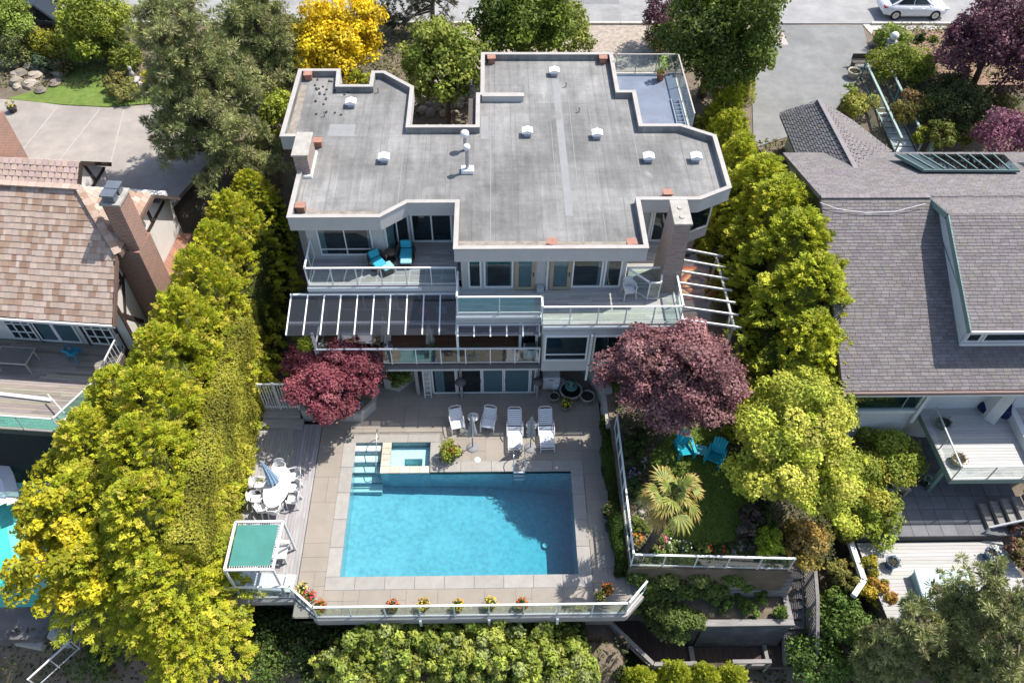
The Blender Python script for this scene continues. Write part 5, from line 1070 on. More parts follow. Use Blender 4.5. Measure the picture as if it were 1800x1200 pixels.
# white lower deck with hot tub
ldk = T('lower_white_deck', 'white board deck with hot tub below the tiled patio', 'deck', (18, 13, -.4)); lp_ = [(15.1, 14.95), (21.3, 14.98), (21.8, 11.3), (21.8, 9.5), (15.6, 9.5)]
S().prism(lp_, -3, -.45).build('deck_frame', MATS['dark_timber'], ldk); planks('board_floor', lp_, -.4, .16, wbd, (.40, .39, .375), 'x', ldk, ja=.09)
ht = T('hot_tub', 'hot tub with pale blue cover sunk in the white lower deck', 'hot tub'); S().b(-1.05, 1.05, -1.0, 1.0, -.2, .45).build('shell', mat('tub_side', (.22, .35, .38), .6, .1), ht, .05)
for a in (-1, 1): S().b(min(a*.01, a*1.08), max(a*.01, a*1.08), -1.04, 1.04, .452, .55).build('cover_half', mat('pale_blue_vinyl', (.42, .56, .62), .5, .06), ht, .03)
q = G(1665, 1035, .15); place(ht, (q.x, q.y-.2, -.4), R(-2))
blue_p = mat('blue_glazed_pot', (.06, .12, .22), .3, .25, 6)
q = G(1567, 990, -.2); pot('blue patterned pot with plants on the white deck away from the stairs', (q.x, q.y, -.4), .26, .4, blue_p, green=(.1, .13, .1), n=60, ph=.25); q = G(1740, 975, -.2); pot('blue patterned pot with white flowers on the white deck near the red shrubs', (q.x, q.y, -.4), .26, .4, blue_p, green=(.1, .12, .08), flowers=[WHT], n=60, ph=.25)
bw = T('boundary_beam', 'white painted timber edging beam bending between the two gardens', 'edging', (14.6, 14, -.6))
for a, b in (((1478, 905), (1518, 1020)), ((1518, 1020), (1500, 1047)), ((1440, 830), (1478, 905))): p, q = G(*a, -.3), G(*b, -.3); S().bar(p, q, .22, .22).build('beam', pal_w, bw)
# front wing
def P3(px, py, z): return G(px, py, z)
A_, B_, C_, D_ = P3(1440, 175, 7.6), P3(1505, 297, 7.6), P3(1568, 266, 6.8), P3(1497, 211, 6.3); E_, F_ = P3(1405, 284, 6.3), P3(1370, 198, 6.3)
dn = Vector((0, 0, .14)); S().add([A_-dn, B_-dn, C_-dn, D_-dn], [(0, 1, 2, 3)]).build('wing_roof', under, rh); S().add([A_-dn, F_-dn, E_-dn, B_-dn], [(0, 1, 2, 3)]).build('wing_roof', under, rh)
def quadsh(Q, base, exp=.15, tw=.34, par=None, m=None, name='shingle_field'):
    Q = [Vector(p) for p in Q]; a, b, c, d = Q; s = S(); L_ = ((d-a).length+(c-b).length)/2; rows = int(L_/exp); nrm = (b-a).cross(d-a).normalized(); nrm = nrm if nrm.z > 0 else -nrm
    for j in range(rows):
        l0, l1 = a.lerp(d, j/rows), b.lerp(c, j/rows); m0, m1 = a.lerp(d, (j+1)/rows), b.lerp(c, (j+1)/rows); n_ = max(1, int((l1-l0).length/tw)); off = random.random()
        for i in range(n_+1):
            u0, u1 = max(0, (i-off)/n_), min(1, (i+1-off)/n_-.012)
            if u1 <= u0: continue
            s.col(jit(base, .14)); p, q, r_, t_ = l0.lerp(l1, u0), l0.lerp(l1, u1), m0.lerp(m1, u1), m0.lerp(m1, u0)
            s.add([p+nrm*.03, q+nrm*.03, r_+nrm*.006, t_+nrm*.006, p, q], [(0, 1, 2, 3), (4, 5, 1, 0)])
    s.build(name, m or shm, par or rh, kind='stuff')
quadsh([D_, C_, B_, A_], (.18, .164, .162)); quadsh([E_, F_, A_, B_], (.15, .145, .15))
S().bar(A_, B_, .22, .05).build('ridge_cap', MATS['ridge_shingle'], rh)
S().add([B_-dn, C_-dn, (20.5, 30.0, 7.3), (19.0, 27.5, 8.0), (14.5, 28.5, 7.7), E_-dn], [(0, 1, 2, 3, 4, 5)]).build('wing_roof', under, rh)
S().prism([(15.4, 32), (18.9, 32), (18.3, 34.6), (16.5, 35.6), (15.5, 35.4)], 3.8, 6.1).build('wing_wall', pal_w, rh)
# skylight
sk = [P3(1572, 273, 7.6), P3(1622, 300, 8.0), P3(1792, 301, 8.0), P3(1765, 274, 7.6)]; sg = glass('sky_glazing', (.25, .36, .34), .8, .03)
S().slab(sk, .05).build('skylight_curb', gtrim, rh)
for i in range(9):
    a, b = sk[0].lerp(sk[3], i/9), sk[1].lerp(sk[2], i/9); c, d = sk[1].lerp(sk[2], (i+1)/9-.008), sk[0].lerp(sk[3], (i+1)/9-.008); up_ = Vector((0, 0, .09)); S().slab([a+up_, b+up_, c+up_, d+up_], .02).build('skylight_pane', sg, rh); S().bar(a+up_, b+up_, .05, .07).build('glazing_bar', gtrim, rh)
S().bar(sk[1]+Vector((0, 0, .02)), sk[2]+Vector((0, 0, .02)), .08, .12).build('skylight_curb', gtrim, rh)
S().b(25.6, 27, 28.2, 30.5, 7.2, 9.0).build('roof_monitor', pal_w, rh); S().b(25.4, 27.2, 28.0, 30.7, 9.002, 9.15).build('monitor_roof', mat('sage_metal', (.25, .33, .30), .5, .08), rh)
S().lathe([(0, .3), (.1, .28), (.15, .2), (.13, .05), (.13, 0)], P3(1478, 471, 6.8), 12).build('roof_turbine', wpm, rh)
wr = S(); pts = [P3(1440, 360, 8.5), P3(1470, 371, 8.35), P3(1520, 378, 8.25), P3(1570, 376, 8.3), P3(1625, 362, 8.5)]; wr.tube([p+Vector((0, 0, .12)) for p in pts], .016, 5); wr.build('loose_cable', wf, rh)
# drive, stairs with glass balustrade
S().prism([tuple(G(*p, 4.55).xy) for p in ((1322, 160), (1345, 44), (1516, 44), (1532, 100), (1512, 135), (1470, 190), (1400, 235), (1325, 260))], 4.3, 4.545).build('driveway', agg, kind='structure')
p1, p2, p3_, p4_ = (G(*p, 4.55) for p in ((1340, 58), (1376, 56), (1386, 79), (1338, 80))); S().poly([(p.x, p.y, 4.552) for p in (p1, p4_, p3_, p2)]).build('driveway_patch', mat('pink_concrete', (.42, .34, .32), .9, .1), kind='structure')
gs = T('entry_stairs', 'white stairs with sage green posts and glass balustrade leading to the shingled house', 'stairs', (22.3, 40, 3.5))
Ptop, Pbot = G(1532, 140, 4.4), G(1592, 268, 3.2)
for i in range(12):
    t_ = i/12; c = Ptop.lerp(Pbot, (i+.5)/12); S().box((c.x, c.y, c.z-.03), (1.15, (Ptop-Pbot).length/12*.97, .06)).build('tread', pal_w, gs)
for sx in (-.62, .66):
    pts_ = [Ptop+Vector((sx, .2, 0)), Ptop.lerp(Pbot, .33)+Vector((sx, 0, 0)), Ptop.lerp(Pbot, .66)+Vector((sx, 0, 0)), Pbot+Vector((sx, 0, 0))]
    r_ = railing(gs, pts_, 1.0, [1, 1, 1], 'balustrade', m=mat('sage_paint', (.27, .36, .33), .6, .08), w=.1)
S().bar(Pbot+Vector((1.3, 0, -.5)), Pbot+Vector((1.3, 0, .9)), .25, up=(0, 1, 0)).build('newel_post', MATS['sage_paint'], gs)
bn_ = T('timber_bench', 'low dark timber bench beside the driveway and entry stairs', 'bench'); S().b(-.8, .8, -.2, .2, .38, .44).build('seat', MATS['dark_timber'], bn_); S().b(-.8, .8, .2, .25, .45, .8).build('backrest', MATS['dark_timber'], bn_)
for a in (-.7, .7): S().b(a-.05, a+.05, -.18, .2, 0, .38).build('leg', MATS['dark_timber'], bn_)
q = G(1518, 118, 4.6); place(bn_, (q.x, q.y, 4.55))
q = G(1500, 132, 4.7); pot('round stone tub with plants at the foot of the driveway bench', (q.x, q.y, 4.55), .38, .45, potc, green=(.07, .1, .03), n=90, ph=.25); q = G(1543, 78, 4.7); pot('wide grey bowl with green shrub below the globe lamp', (q.x, q.y, 4.5), .42, .4, potg, green=(.09, .14, .02), n=160, ph=.4)
gl_ = T('globe_lamp', 'white globe lamp on stone pillar in the front garden', 'lamp'); S().b(-.28, .28, -.28, .28, 0, 1.0).build('pillar', mat('grey_stone_pillar', (.3, .3, .32), .9, .2, 5), gl_, .03); S().lathe([(0.02, 1.0), (.12, 1.02), (.22, 1.15), (.25, 1.27), (.22, 1.4), (.12, 1.5), (0, 1.53)], n=18).build('globe', mat('opal_globe', (.8, .8, .78), .3, .02), gl_); q = G(1560, 95, 4.6); place(gl_, (q.x, q.y, 4.5))
mulch = mat('bark_mulch', (.26, .165, .12), .95, .3, 4, .7, 30); S().prism([tuple(G(*p, 4.5).xy) for p in ((1532, 55), (1800, 52), (1800, 150), (1700, 150), (1640, 140), (1600, 110), (1545, 90))], 4.2, 4.53).build('mulch_bed', mulch, kind='structure')
S().prism([tuple(G(*p, 4.5).xy) for p in ((1516, 44), (1800, 42), (1800, 52), (1534, 54), (1532, 62))], 4.2, 4.54).build('gravel_strip', mat('river_gravel', (.42, .39, .36), .9, .4, 14, .8, 22), kind='structure')
# ---------------------------------------------------------------- left house (half timbered), built at its own origin then turned
lh = T('half_timbered_house', 'tudor style house with pink-brown tile roof and brick chimney beside the cedar row', 'house')
tiles = [mat('roof_tile_%s' % n_, c_, .9, .1, 3, .3, 30, objrand=.1) for n_, c_ in (('pale', (.40, .30, .24)), ('rose', (.33, .22, .16)), ('buff', (.43, .335, .275)), ('brown', (.28, .18, .13)))]
und = mat('tile_underlay', (.09, .065, .06), .95, .1)
ry, rz_ = 4.03, 3.75; Ls = math.hypot(ry, rz_); ang = math.atan2(rz_, ry)
S().slab([(-9, 0, 5.5), (-.02, 0, 5.5), (-.02, 2.15, 7.5), (-1.7, ry, 9.25), (-9, ry, 9.25)], .14).build('roof', und, lh); rf = lh.children[-1]
S().slab([(-.0, 2.15, 7.5), (.1, 2.15, 7.5), (.1, 5.85, 7.5), (-1.7, ry, 9.25)][1:], .14).build('hip_roof', und, lh)
S().slab([(-9, ry, 9.25), (-1.7, ry, 9.25), (0, 5.9, 7.5), (0, 8.06, 5.5), (-9, 8.06, 5.5)], .14).build('roof', und, lh)
exp = Ls/21; tm = []
for m_ in tiles:
    me = S().b(-.5, .5, 0, 1, 0, 1).build('t', m_).data; tm.append(me)
for o in [o for o in bpy.data.objects if o.type == 'MESH' and o.data in tm]: bpy.data.objects.remove(o)
cnt = 0; rest = S(); cols_t = [(.40, .30, .24), (.33, .22, .16), (.43, .335, .275), (.28, .18, .13)]
cand = []
for j in range(21):
    x = -.01-random.uniform(0, .15)
    while x > -8.5:
        wt = random.choice((.15, .2, .25, .3)); xm = x-wt/2; yv = (j+.5)*exp; z_here = yv*math.sin(ang); lim = 0 if 5.5+z_here < 7.5 else -(5.5+z_here-7.5)/1.75*1.7
        if x <= lim+.05: cand.append((x, wt, j))
        x -= wt
cand.sort(key=lambda c: -c[0])
for x, wt, j in cand:
    k_ = random.choices((0, 1, 2, 3), (4, 2.2, 4, 1.2))[0]; v0 = j*exp; dj = random.uniform(-.008, .008); y_, z_ = (v0+dj)*math.cos(ang), 5.5+(v0+dj)*math.sin(ang)
    if cnt < 290:
        o = bpy.data.objects.new('roof_tile', tm[k_]); COL.objects.link(o); o.parent = rf; o.location = (x-wt/2, y_, z_+.008); o.rotation_euler = (ang-.09, 0, 0); o.scale = (wt-.006, exp*1.25, .028); cnt += 1
    else:
        rest.col(jit(cols_t[k_], .1)); q0 = Vector((x-wt/2, y_, z_+.03)); d_ = Vector((0, math.cos(ang-.09), math.sin(ang-.09))); rest.bar(q0, q0+d_*exp*1.2, wt-.006, .028)
rest.build('roof_tile_field', mat('tile_mixed', attr=True, rough=.9, var=.1, scale=3), rf, kind='stuff')
# hip tiles
for j in range(9):
    t0, t1 = j/9, (j+1)/9; a, b = Vector((.1, 2.15, 7.5)).lerp(Vector((-1.7, ry, 9.25)), t0), Vector((.1, 5.85, 7.5)).lerp(Vector((-1.7, ry, 9.25)), t0); n_ = max(1, int(12*(1-t0)))
    up1 = Vector((-1.8/9, 0, 1.75/9))
    for i in range(n_):
        p, q = a.lerp(b, i/n_), a.lerp(b, (i+.96)/n_); S().slab([p+Vector((0, 0, .05)), q+Vector((0, 0, .05)), q+up1*1.05+Vector((0, 0, .025)), p+up1*1.05+Vector((0, 0, .025))], .025).build('roof_tile', random.choice(tiles[:3]), lh)
hip0, hip1 = Vector((.05, 2.1, 7.5)), Vector((-1.7, ry, 9.25))
for i in range(11): S().bar(hip0.lerp(hip1, i/11)+Vector((0, 0, .05)), hip0.lerp(hip1, (i+.95)/11)+Vector((0, 0, .08)), .3, .05).build('hip_tile', tiles[i % 2], lh)
for i in range(20): S().bar((-1.7-i*.36, ry, 9.3), (-1.7-i*.36-.34, ry, 9.31), .3, .06).build('ridge_tile', tiles[(0, 2)[i % 2]], lh)
tdk = mat('tudor_timber', (.055, .038, .032), .7, .15); wst = mat('tudor_stucco', (.66, .62, .59), .9, .06, 2)
S().bar((-.03, -.05, 5.42), (-.03, 2.15, 7.42), .06, .22).build('barge_board', mat('brown_board', (.16, .10, .08), .7, .1), lh); S().bar((.12, 2.1, 7.4), (.12, 5.9, 7.4), .06, .2).build('barge_board', MATS['brown_board'], lh)
S().bar((-9, -.06, 5.42), (-.02, -.06, 5.42), .1, .12).build('gutter', wf, lh)
S().prism([(-9, 1.2), (-.55, 1.2), (-.55, 8), (-9, 8)], -1.5, 5.9).build('wall', wst, lh)
s = S(); s.add([(-.56, .7, 5.4), (-.56, 7.6, 5.4), (-.56, 5.7, 7.3), (-.56, 2.3, 7.3)], [(0, 1, 2, 3)]); s.build('gable_wall', wst, lh)
for a, b in (((.9, 5.7), (7.5, 5.7)), ((1.3, 2.6), (7.4, 2.6)), ((1.22, 2.5), (1.22, 5.9)), ((2.4, 5.7), (1.3, 4.2)), ((1.3, 4.6), (2.3, 3.0)), ((5.2, 5.7), (5.2, 7.2)), ((6.0, 5.6), (6.0, 6.8)), ((3.9, 2.6), (3.9, 5.7)), ((4.6, 5.7), (4.6, 7.2)), ((2.3, 5.8), (2.3, 7.2))):
    S().bar((-.53, a[0], a[1]), (-.53, b[0], b[1]), .05, .17, up=(0, -1, 1) if a[0] == b[0] else (0, 0, 1)).build('timber_beam', tdk, lh)
rbrick = brickmat('red_brickwork', (.36, .165, .105), (.24, .125, .095), (.36, .31, .28))
ch = S(); ch.b(-.08, .64, 2.7, 3.65, 7.2, 9.6); ch.b(-.5, .66, 2.55, 3.8, -1, 7.2); ch.b(-.5, .15, 4.05, 7.6, -1, 3.6); cho = ch.build('chimney', rbrick, lh); S().b(-.14, .70, 2.64, 3.71, 9.602, 9.7).build('chimney_cap', mort, cho)
for yy in (2.92, 3.42): S().b(.05, .5, yy-.18, yy+.18, 9.7, 10.03).build('flue_box', mat('lead_grey', (.16, .18, .21), .5, .15, metal=.4), cho); S().b(-.01, .56, yy-.23, yy+.23, 10.032, 10.09).build('flue_lid', MATS['lead_grey'], cho)
# rear gable wing
S().slab([(-9, 8.2, 7.2), (-4.3, 8.2, 7.2), (-4.3, 6.2, 5.6), (-9, 6.2, 5.6)], .12).build('wing_roof', mat('tile_wing', (.47, .36, .31), .9, .2, 4), lh); S().slab([(-9, 8.2, 7.2), (-4.3, 8.2, 7.2), (-4.3, 10.2, 5.6), (-9, 10.2, 5.6)], .12).build('wing_roof', MATS['tile_wing'], lh)
quadsh([(-9, 6.2, 5.63), (-4.3, 6.2, 5.63), (-4.3, 8.2, 7.23), (-9, 8.2, 7.23)], (.46, .35, .30), .26, .3, lh, mat('tile_mixed', attr=True, rough=.9, var=.1, scale=3), 'roof_tile_field'); S().b(-9, -4.5, 6.5, 9.9, -.5, 5.4).build('wing_wall', wst, lh); s = S(); s.add([(-4.49, 6.3, 5.4), (-4.49, 10.1, 5.4), (-4.49, 8.2, 7.05)], [(0, 1, 2)]); s.build('gable_wall', wst, lh)
for a, b in (((6.5, 5.5), (9.9, 5.5)), ((7.4, 5.5), (7.8, 6.7)), ((8.9, 5.5), (8.6, 6.7))): S().bar((-4.46, *a), (-4.46, *b), .05, .15, up=(0, -1, 1)).build('timber_beam', tdk, lh)
S().bar((-4.25, 6.1, 5.5), (-4.25, 8.2, 7.12), .08, .2).build('barge_board', tdk, lh); S().bar((-4.25, 8.2, 7.12), (-4.25, 10.2, 5.5), .08, .2).build('barge_board', tdk, lh)
S().prism([(-10.4, 9.0), (-9.25, 9.0), (-9.25, 11.2), (-10.4, 11.2)], -.5, 7.6).build('brick_pier', rbrick, lh)
# front doors, deck
for a, w_ in ((-6.2, 1.2), (-4.9, .9), (-4.0, 1.0), (-2.6, 1.25)): window(lh, (a, 1.195, 2.6), X_, w_, 2.1, fw=.08, name='patio_door', mull=(.33, .67) if w_ > 1.1 else (), tran=(.25, .5, .75) if w_ > 1.1 else (), curtain=((0, 1),) if w_ < 1.1 else ())
for a in (-1.2, -4.95, -2.75): S().b(a, a+.14, 1.13, 1.19, 2.5, 5.5).build('timber_beam', tdk, lh)
dkl = [(-8.5, -3.55), (-2.0, -3.55), (-1.05, -1.5), (-1.05, 1.2), (-8.5, 1.2)]
S().prism(dkl, 2.15, 2.46).build('deck_frame', MATS['dark_timber'], lh); planks('board_floor', dkl, 2.50, .14, wgreyx, (.26, .225, .20), 'x', lh, seg=3, ja=.25)
S().b(-8.5, -2, -3.4, -3.3, -1.5, 2.15).build('under_deck_shade', mat('black_shade', (.02, .02, .022), .9, .2), lh)  # black sheet stands in for the shade below the open deck
railing(lh, [(-8.4, -3.5, 2.5), (-2.0, -3.5, 2.5), (-1.1, -1.5, 2.5)], .95, [4, 1], m=wf, w=.055, gl=glass('green_rail_glass', (.62, .86, .80), .9, .02, dirt=.05), brail=False)
rl = railing(lh, [(-1.1, -.9, 2.5), (-1.1, 1.1, 2.5)], .95, [1], m=wf, w=.05, gl=MATS['clear_rail'])
for i in range(8): S().bar((-1.1, -.8+i*.24, 2.55), (-1.1, -.8+i*.24, 3.42), .03, up=(0, 1, 0)).build('baluster', wf, rl)
aw_ = S(); aw_.bar((-6.3, .95, 5.15), (-2.7, .95, 5.15), .16, .14); awo = aw_.build('awning', wf, lh)
for i in range(16): S().b(-6.28+i*.225, -6.28+i*.225+.112, .80, .82, 4.92, 5.1).build('awning_stripe', mat('navy_stripe', (.03, .05, .10), .8, 0), awo)
S().bar((-6.5, -1.8, 2.56), (-3.1, -2.0, 2.56), .16, .07).build('rolled_pole', wf, lh)
place(lh, (-15.8, 22.24, 0), math.atan2(-.092, 1)); bpy.context.view_layer.update()
MW = lh.matrix_world
def LH(x, y, z): return MW @ Vector((x, y, z))
for i, (xx, lb) in enumerate(((-5.3, 'glass topped patio table by the curtained doors of the tudor house'), (-7.1, 'glass topped patio table next to the coiled green hose'))):
    t = T('glass_table', lb, 'table'); S().b(-.75, .75, -.45, .45, .70, .715).build('glass_top', glass('grey_table_glass', (.40, .38, .36), .9, .03, dirt=.15), t)
    for zz in ((-.77, .77, -.47, -.43), (-.77, .77, .43, .47), (-.77, -.73, -.43, .43), (.73, .77, -.43, .43)): S().b(*zz, .68, .72).build('rim', mat('tan_metal', (.4, .36, .32), .5, .05), t)
    for a in (-.68, .68):
        for b in (-.38, .38): S().b(a-.025, a+.025, b-.025, b+.025, 0, .68).build('leg', MATS['tan_metal'], t)
    place(t, LH(xx, -.25, 2.5), math.atan2(-.092, 1))
lt = plasticchair(mat('blue_plastic', (.03, .25, .42), .5, .05)); q = LH(-3.0, .35, 2.5); place(lt, q, R(160), 'blue moulded stool chair outside the doors of the tudor house')
hs = S(); hs.tube([LH(-7.6+.32*math.cos(i*.6)*(1+.02*i), .4+.3*math.sin(i*.6), 2.53+.004*i) for i in range(34)], .022, 5); hs.build('garden_hose', mat('green_hose', (.02, .28, .20), .5, .05), label='green garden hose coiled on the tudor house deck', cat='hose')
sn = T('pool_skimmer', 'white pole skimmer net leaning on the glass rail of the tudor house deck', 'skimmer'); a, b = G(84, 693, 3.0), G(122, 736, 3.0); S().cyl(a, b, .03, n=6).build('pole', wf, sn); S().box((b.x, b.y-.1, b.z), (.5, .4, .05), .5).build('net_frame', wf, sn)
# left pool
lpn = T('neighbour_pool', 'turquoise pool with curved white edge below the tudor house', 'pool', (-22, 16, -1)); x0, x1, y0, y1 = LPOOL
S().b(x0, x1, y0, y1, -2.6, -2.4).build('basin', mat('aqua_plaster', (.50, .84, .80), .8, .15, 3, dirt=(.7, .95, .9), dscale=2, damt=.5), lpn)
wm2 = glass('aqua_water', (.62, .93, .89), 1, .03, .35, 4); edge = [tuple(G(*p, -1).xy) for p in ((-60, 800), (-10, 815), (20, 880), (30, 935), (55, 1000), (70, 1062), (-60, 1066))]
edge = [(-27.4, 19.3)]+edge[1:-1]+[(edge[-2][0], 12.7), (-27.4, 12.7)]; S().prism(edge, -1.06, -1.05).build('water', wm2, lpn)
ed = S(); pts = [Vector((*G(*p, -1).xy, -.98)) for p in ((-60, 800), (0, 812), (14, 838), (22, 865), (24, 885))]
for a, b in zip(pts[:-1], pts[1:]): ed.bar(a, b, .5, .08)
ed.build('pool_edge', wf, lpn); S().add([Vector((*G(*p, -1).xy, -1.02)) for p in ((-40, 830), (5, 840), (18, 880), (-20, 895), (-60, 890))], [(4, 3, 2, 1, 0)]).build('tarpaulin', mat('white_tarp', (.75, .77, .8), .6, .05), lpn)
dk2 = S(); dk2.prism([(-30, 11.6), (-17.9, 11.6), (-17.2, 12.9), (-30, 12.9)], -3.5, -1.03); dk2.prism([(-18.3, 12.9), (-16.6, 12.9), (-16.6, 18.6), (-18.0, 18.6)], -3, -1.04); dk2.build('pool_deck_edge', mat('dark_paving', (.13, .12, .115), .9, .25, 1.5, dirt=(.22, .2, .18), dscale=.8, damt=.6), lpn)
lr = T('lower_railing', 'white metal railing beside the dark paving at the end of the tudor house garden', 'railing', (-16.5, 12, -1)); railing(lr, [(-16.7, 13.2, -1.05), (-16.3, 11.2, -1.05), (-17.4, 9.8, -1.05)], .9, [2, 2], 'top_rail', m=wf, w=.05, gl=MATS['clear_rail'])
lb_ = T('stone_block_wall', 'pale concrete block wall at the end of the tudor house pool', 'wall', (-17.6, 11.8, -1)); S().prism([tuple(G(*p, -.9).xy) for p in ((108, 1068), (130, 1062), (115, 1125), (85, 1122))], -2.4, -.75).build('wall_block', rw, lb_); S().bar(Vector((*G(-20, 1112, -1.6).xy, -1.6)), Vector((*G(80, 1130, -1.6).xy, -1.6)), .5, .4).build('wall_beam', rw, lb_)
# left drive and lawn
S().prism([tuple(G(*p, 4.55).xy) for p in ((-90, 170), (40, 176), (110, 185), (190, 189), (270, 184), (330, 170), (390, 200), (380, 270), (300, 360), (-90, 360))], 4.3, 4.545).build('driveway', con, kind='structure')
jm = mat('joint_line', (.38, .35, .33), .9, .1)
for a, b in (((102, 187), (30, 275)), ((175, 192), (98, 290)), ((218, 192), (193, 292)), ((262, 188), (290, 270))):
    p, q = G(*a, 4.55), G(*b, 4.55); S().bar((p.x, p.y, 4.547), (q.x, q.y, 4.547), .05, .01).build('expansion_joint', jm, [o for o in bpy.data.objects if o.name == 'driveway.001'][0])
S().prism([tuple(G(*p, 4.55).xy) for p in ((12, 174), (60, 160), (105, 150), (115, 115), (190, 110), (240, 150), (285, 180), (190, 188), (110, 184))], 4.3, 4.56).build('lawn', mat('bright_lawn', (.12, .18, .035), .95, .3, 2.5, .8, 40, dirt=(.17, .19, .05), dscale=.9, damt=.7), kind='structure')
S().prism([(-4, 40), (6.5, 38.5), (8, 41), (12.5, 46), (12.5, 47.9), (-4, 47.9)], 4.2, 4.535).build('gravel_yard', mat('tan_gravel', (.33, .28, .235), .95, .35, 4, .6, 25), kind='structure')
rockm = mat('garden_rock', (.26, .225, .19), .9, .3, 2, .6, 9, objrand=.3, dirt=(.33, .26, .12), dscale=1.5, damt=.6)
def rock(label, px, py, z, r, g=None):
    c = G(px, py, z); s = S(); n_ = 8; rr = random.Random(px*7+py); v = []
    for ph, k_ in ((-.3, 1.0), (.35, .95), (.75, .6)):
        for a in range(n_): t_ = 2*math.pi*a/n_+ph; v.append((c.x+r*k_*math.cos(t_)*rr.uniform(.75, 1.15), c.y+r*k_*math.sin(t_)*rr.uniform(.75, 1.15), z+ph*r*.75))
    v.append((c.x, c.y, z+r*.68)); s.add(v, [(i*n_+a, i*n_+(a+1) % n_, (i+1)*n_+(a+1) % n_, (i+1)*n_+a) for i in range(2) for a in range(n_)]+[(16+a, 16+(a+1) % n_, 24) for a in range(n_)])
    return s.build('boulder', rockm, label=label, cat='rock', group=g, loc=(c.x, c.y, z))
for i in range(22): rock('mossy grey boulder in the rockery above the tudor house drive', random.uniform(0, 105), random.uniform(112, 165), 4.55, random.uniform(.2, .5), 'rockery boulders')
for i in range(14): rock('pale rock at the foot of the courtyard tree behind the flat roof', random.uniform(740, 830), random.uniform(165, 200), 4.55, random.uniform(.15, .35), 'courtyard rocks')
# ---------------------------------------------------------------- cars
def car(label, m, L_=4.4, W_=1.78, H_=1.42, truck=False):
    t = T('parked_car', label, 'car'); st = [(-L_/2, .45, .74, .62), (-L_/2+.12, .3, .9, .80), (-L_*.34, .22, .95, .88), (-L_*.15, .2, .93, .89), (L_*.12, .2, .92, .89), (L_*.3, .2, .86, .88), (L_/2-.25, .24, .74, .80), (L_/2, .36, .58, .60)]
    s = S(); v = []; hw = W_/2/.89; n_ = 10
    for x, zl, zh, w_ in st:
        w_ = w_*hw; zm = (zl+zh)/2
        v += [(x, -w_*.9, zl), (x, -w_, zl+.1), (x, -w_*1.0, zm+.05), (x, -w_*.93, zh-.05), (x, -w_*.8, zh), (x, w_*.8, zh), (x, w_*.93, zh-.05), (x, w_*1.0, zm+.05), (x, w_, zl+.1), (x, w_*.9, zl)]
    s.add(v, [(i*n_+a, i*n_+(a+1) % n_, (i+1)*n_+(a+1) % n_, (i+1)*n_+a) for i in range(len(st)-1) for a in range(n_)], True); s.add(v, [tuple(range(n_)), tuple(range(len(v)-1, len(v)-n_-1, -1))]); s.build('body', m, t)
    g = S(); xs_ = (-L_*.40, -L_*.20, L_*.06, L_*.26); wb, wt = W_/2*.86, W_/2*.66
    v = [(xs_[0], -wb, .93), (xs_[3], -wb, .9), (xs_[3], wb, .9), (xs_[0], wb, .93), (xs_[1], -wt, H_), (xs_[2], -wt, H_), (xs_[2], wt, H_), (xs_[1], wt, H_)]
    g.add(v, [(0, 1, 5, 4), (1, 2, 6, 5), (2, 3, 7, 6), (3, 0, 4, 7), (4, 5, 6, 7)]); cb = g.build('cabin', m, t, .05)
    dg = mat('car_glass', (.02, .025, .03), .08, .0, spec=.6)
    def gp(name, ids, k0=.08, off=.012):
        q = [Vector(v[i]) for i in ids]; c = sum(q, Vector())/4; nn = (q[1]-q[0]).cross(q[2]-q[0]).normalized(); nn = nn if nn.dot(c-Vector((0, 0, 1.0))) > 0 else -nn
        S().poly([c+(p-c)*(1-k0)+nn*off for p in q]).build(name, dg, t)
    gp('windscreen', (1, 2, 6, 5)); gp('rear_window', (3, 0, 4, 7))
    for sd in (0, 1):
        ids = (0, 1, 5, 4) if sd == 0 else (3, 2, 6, 7); q = [Vector(v[i]) for i in ids]
        for u0, u1 in ((.10, .49), (.52, .90)):
            b0, b1, t0, t1 = q[0].lerp(q[1], u0), q[0].lerp(q[1], u1), q[3].lerp(q[2], max(.03, (u0-.1)/.8)), q[3].lerp(q[2], min(.97, (u1-.1)/.8)); o_ = Vector((0, -.014 if sd == 0 else .014, .004)); S().poly([b0.lerp(t0, .1)+o_, b1.lerp(t1, .1)+o_, b1.lerp(t1, .9)+o_, b0.lerp(t0, .9)+o_]).build('side_window', dg, t)
    tyre = mat('tyre_rubber', (.02, .02, .02), .9, .1); rim = mat('alloy_rim', (.5, .5, .52), .35, .1, metal=.7)
    for x in (-L_*.30, L_*.30):
        for sy in (-1, 1):
            y_ = sy*(W_/2-.08); w_ = S().cyl((x, y_-.1*sy, .32), (x, y_+.09*sy, .32), .32, n=20).build('tyre', tyre, t); S().cyl((x, y_+.085*sy, .32), (x, y_+.10*sy, .32), .21, n=16).build('rim', rim, w_)
            for k_ in range(5): a = k_*2*math.pi/5; S().bar((x, y_+.104*sy, .32), (x+.2*math.cos(a), y_+.104*sy, .32+.2*math.sin(a)), .05, .01, up=(0, 1, 0)).build('spoke', rim, w_)
    for sy in (-1, 1):
        S().box((L_/2-.16, sy*.62, .66), (.3, .3, .12)).build('headlight', mat('lamp_glass', (.7, .72, .75), .15, 0), t, .03); S().box((-L_/2+.12, sy*.64, .78), (.2, .28, .13)).build('tail_light', mat('tail_red', (.35, .02, .02), .3, 0), t, .03); S().box((L_*.17, sy*(W_/2+.07), .95), (.16, .14, .1)).build('mirror', m, t, .03)
        for x in (-.45, .35): S().box((x, sy*(W_/2+.006), .78), (.16, .03, .03)).build('door_handle', m, t)
    return t
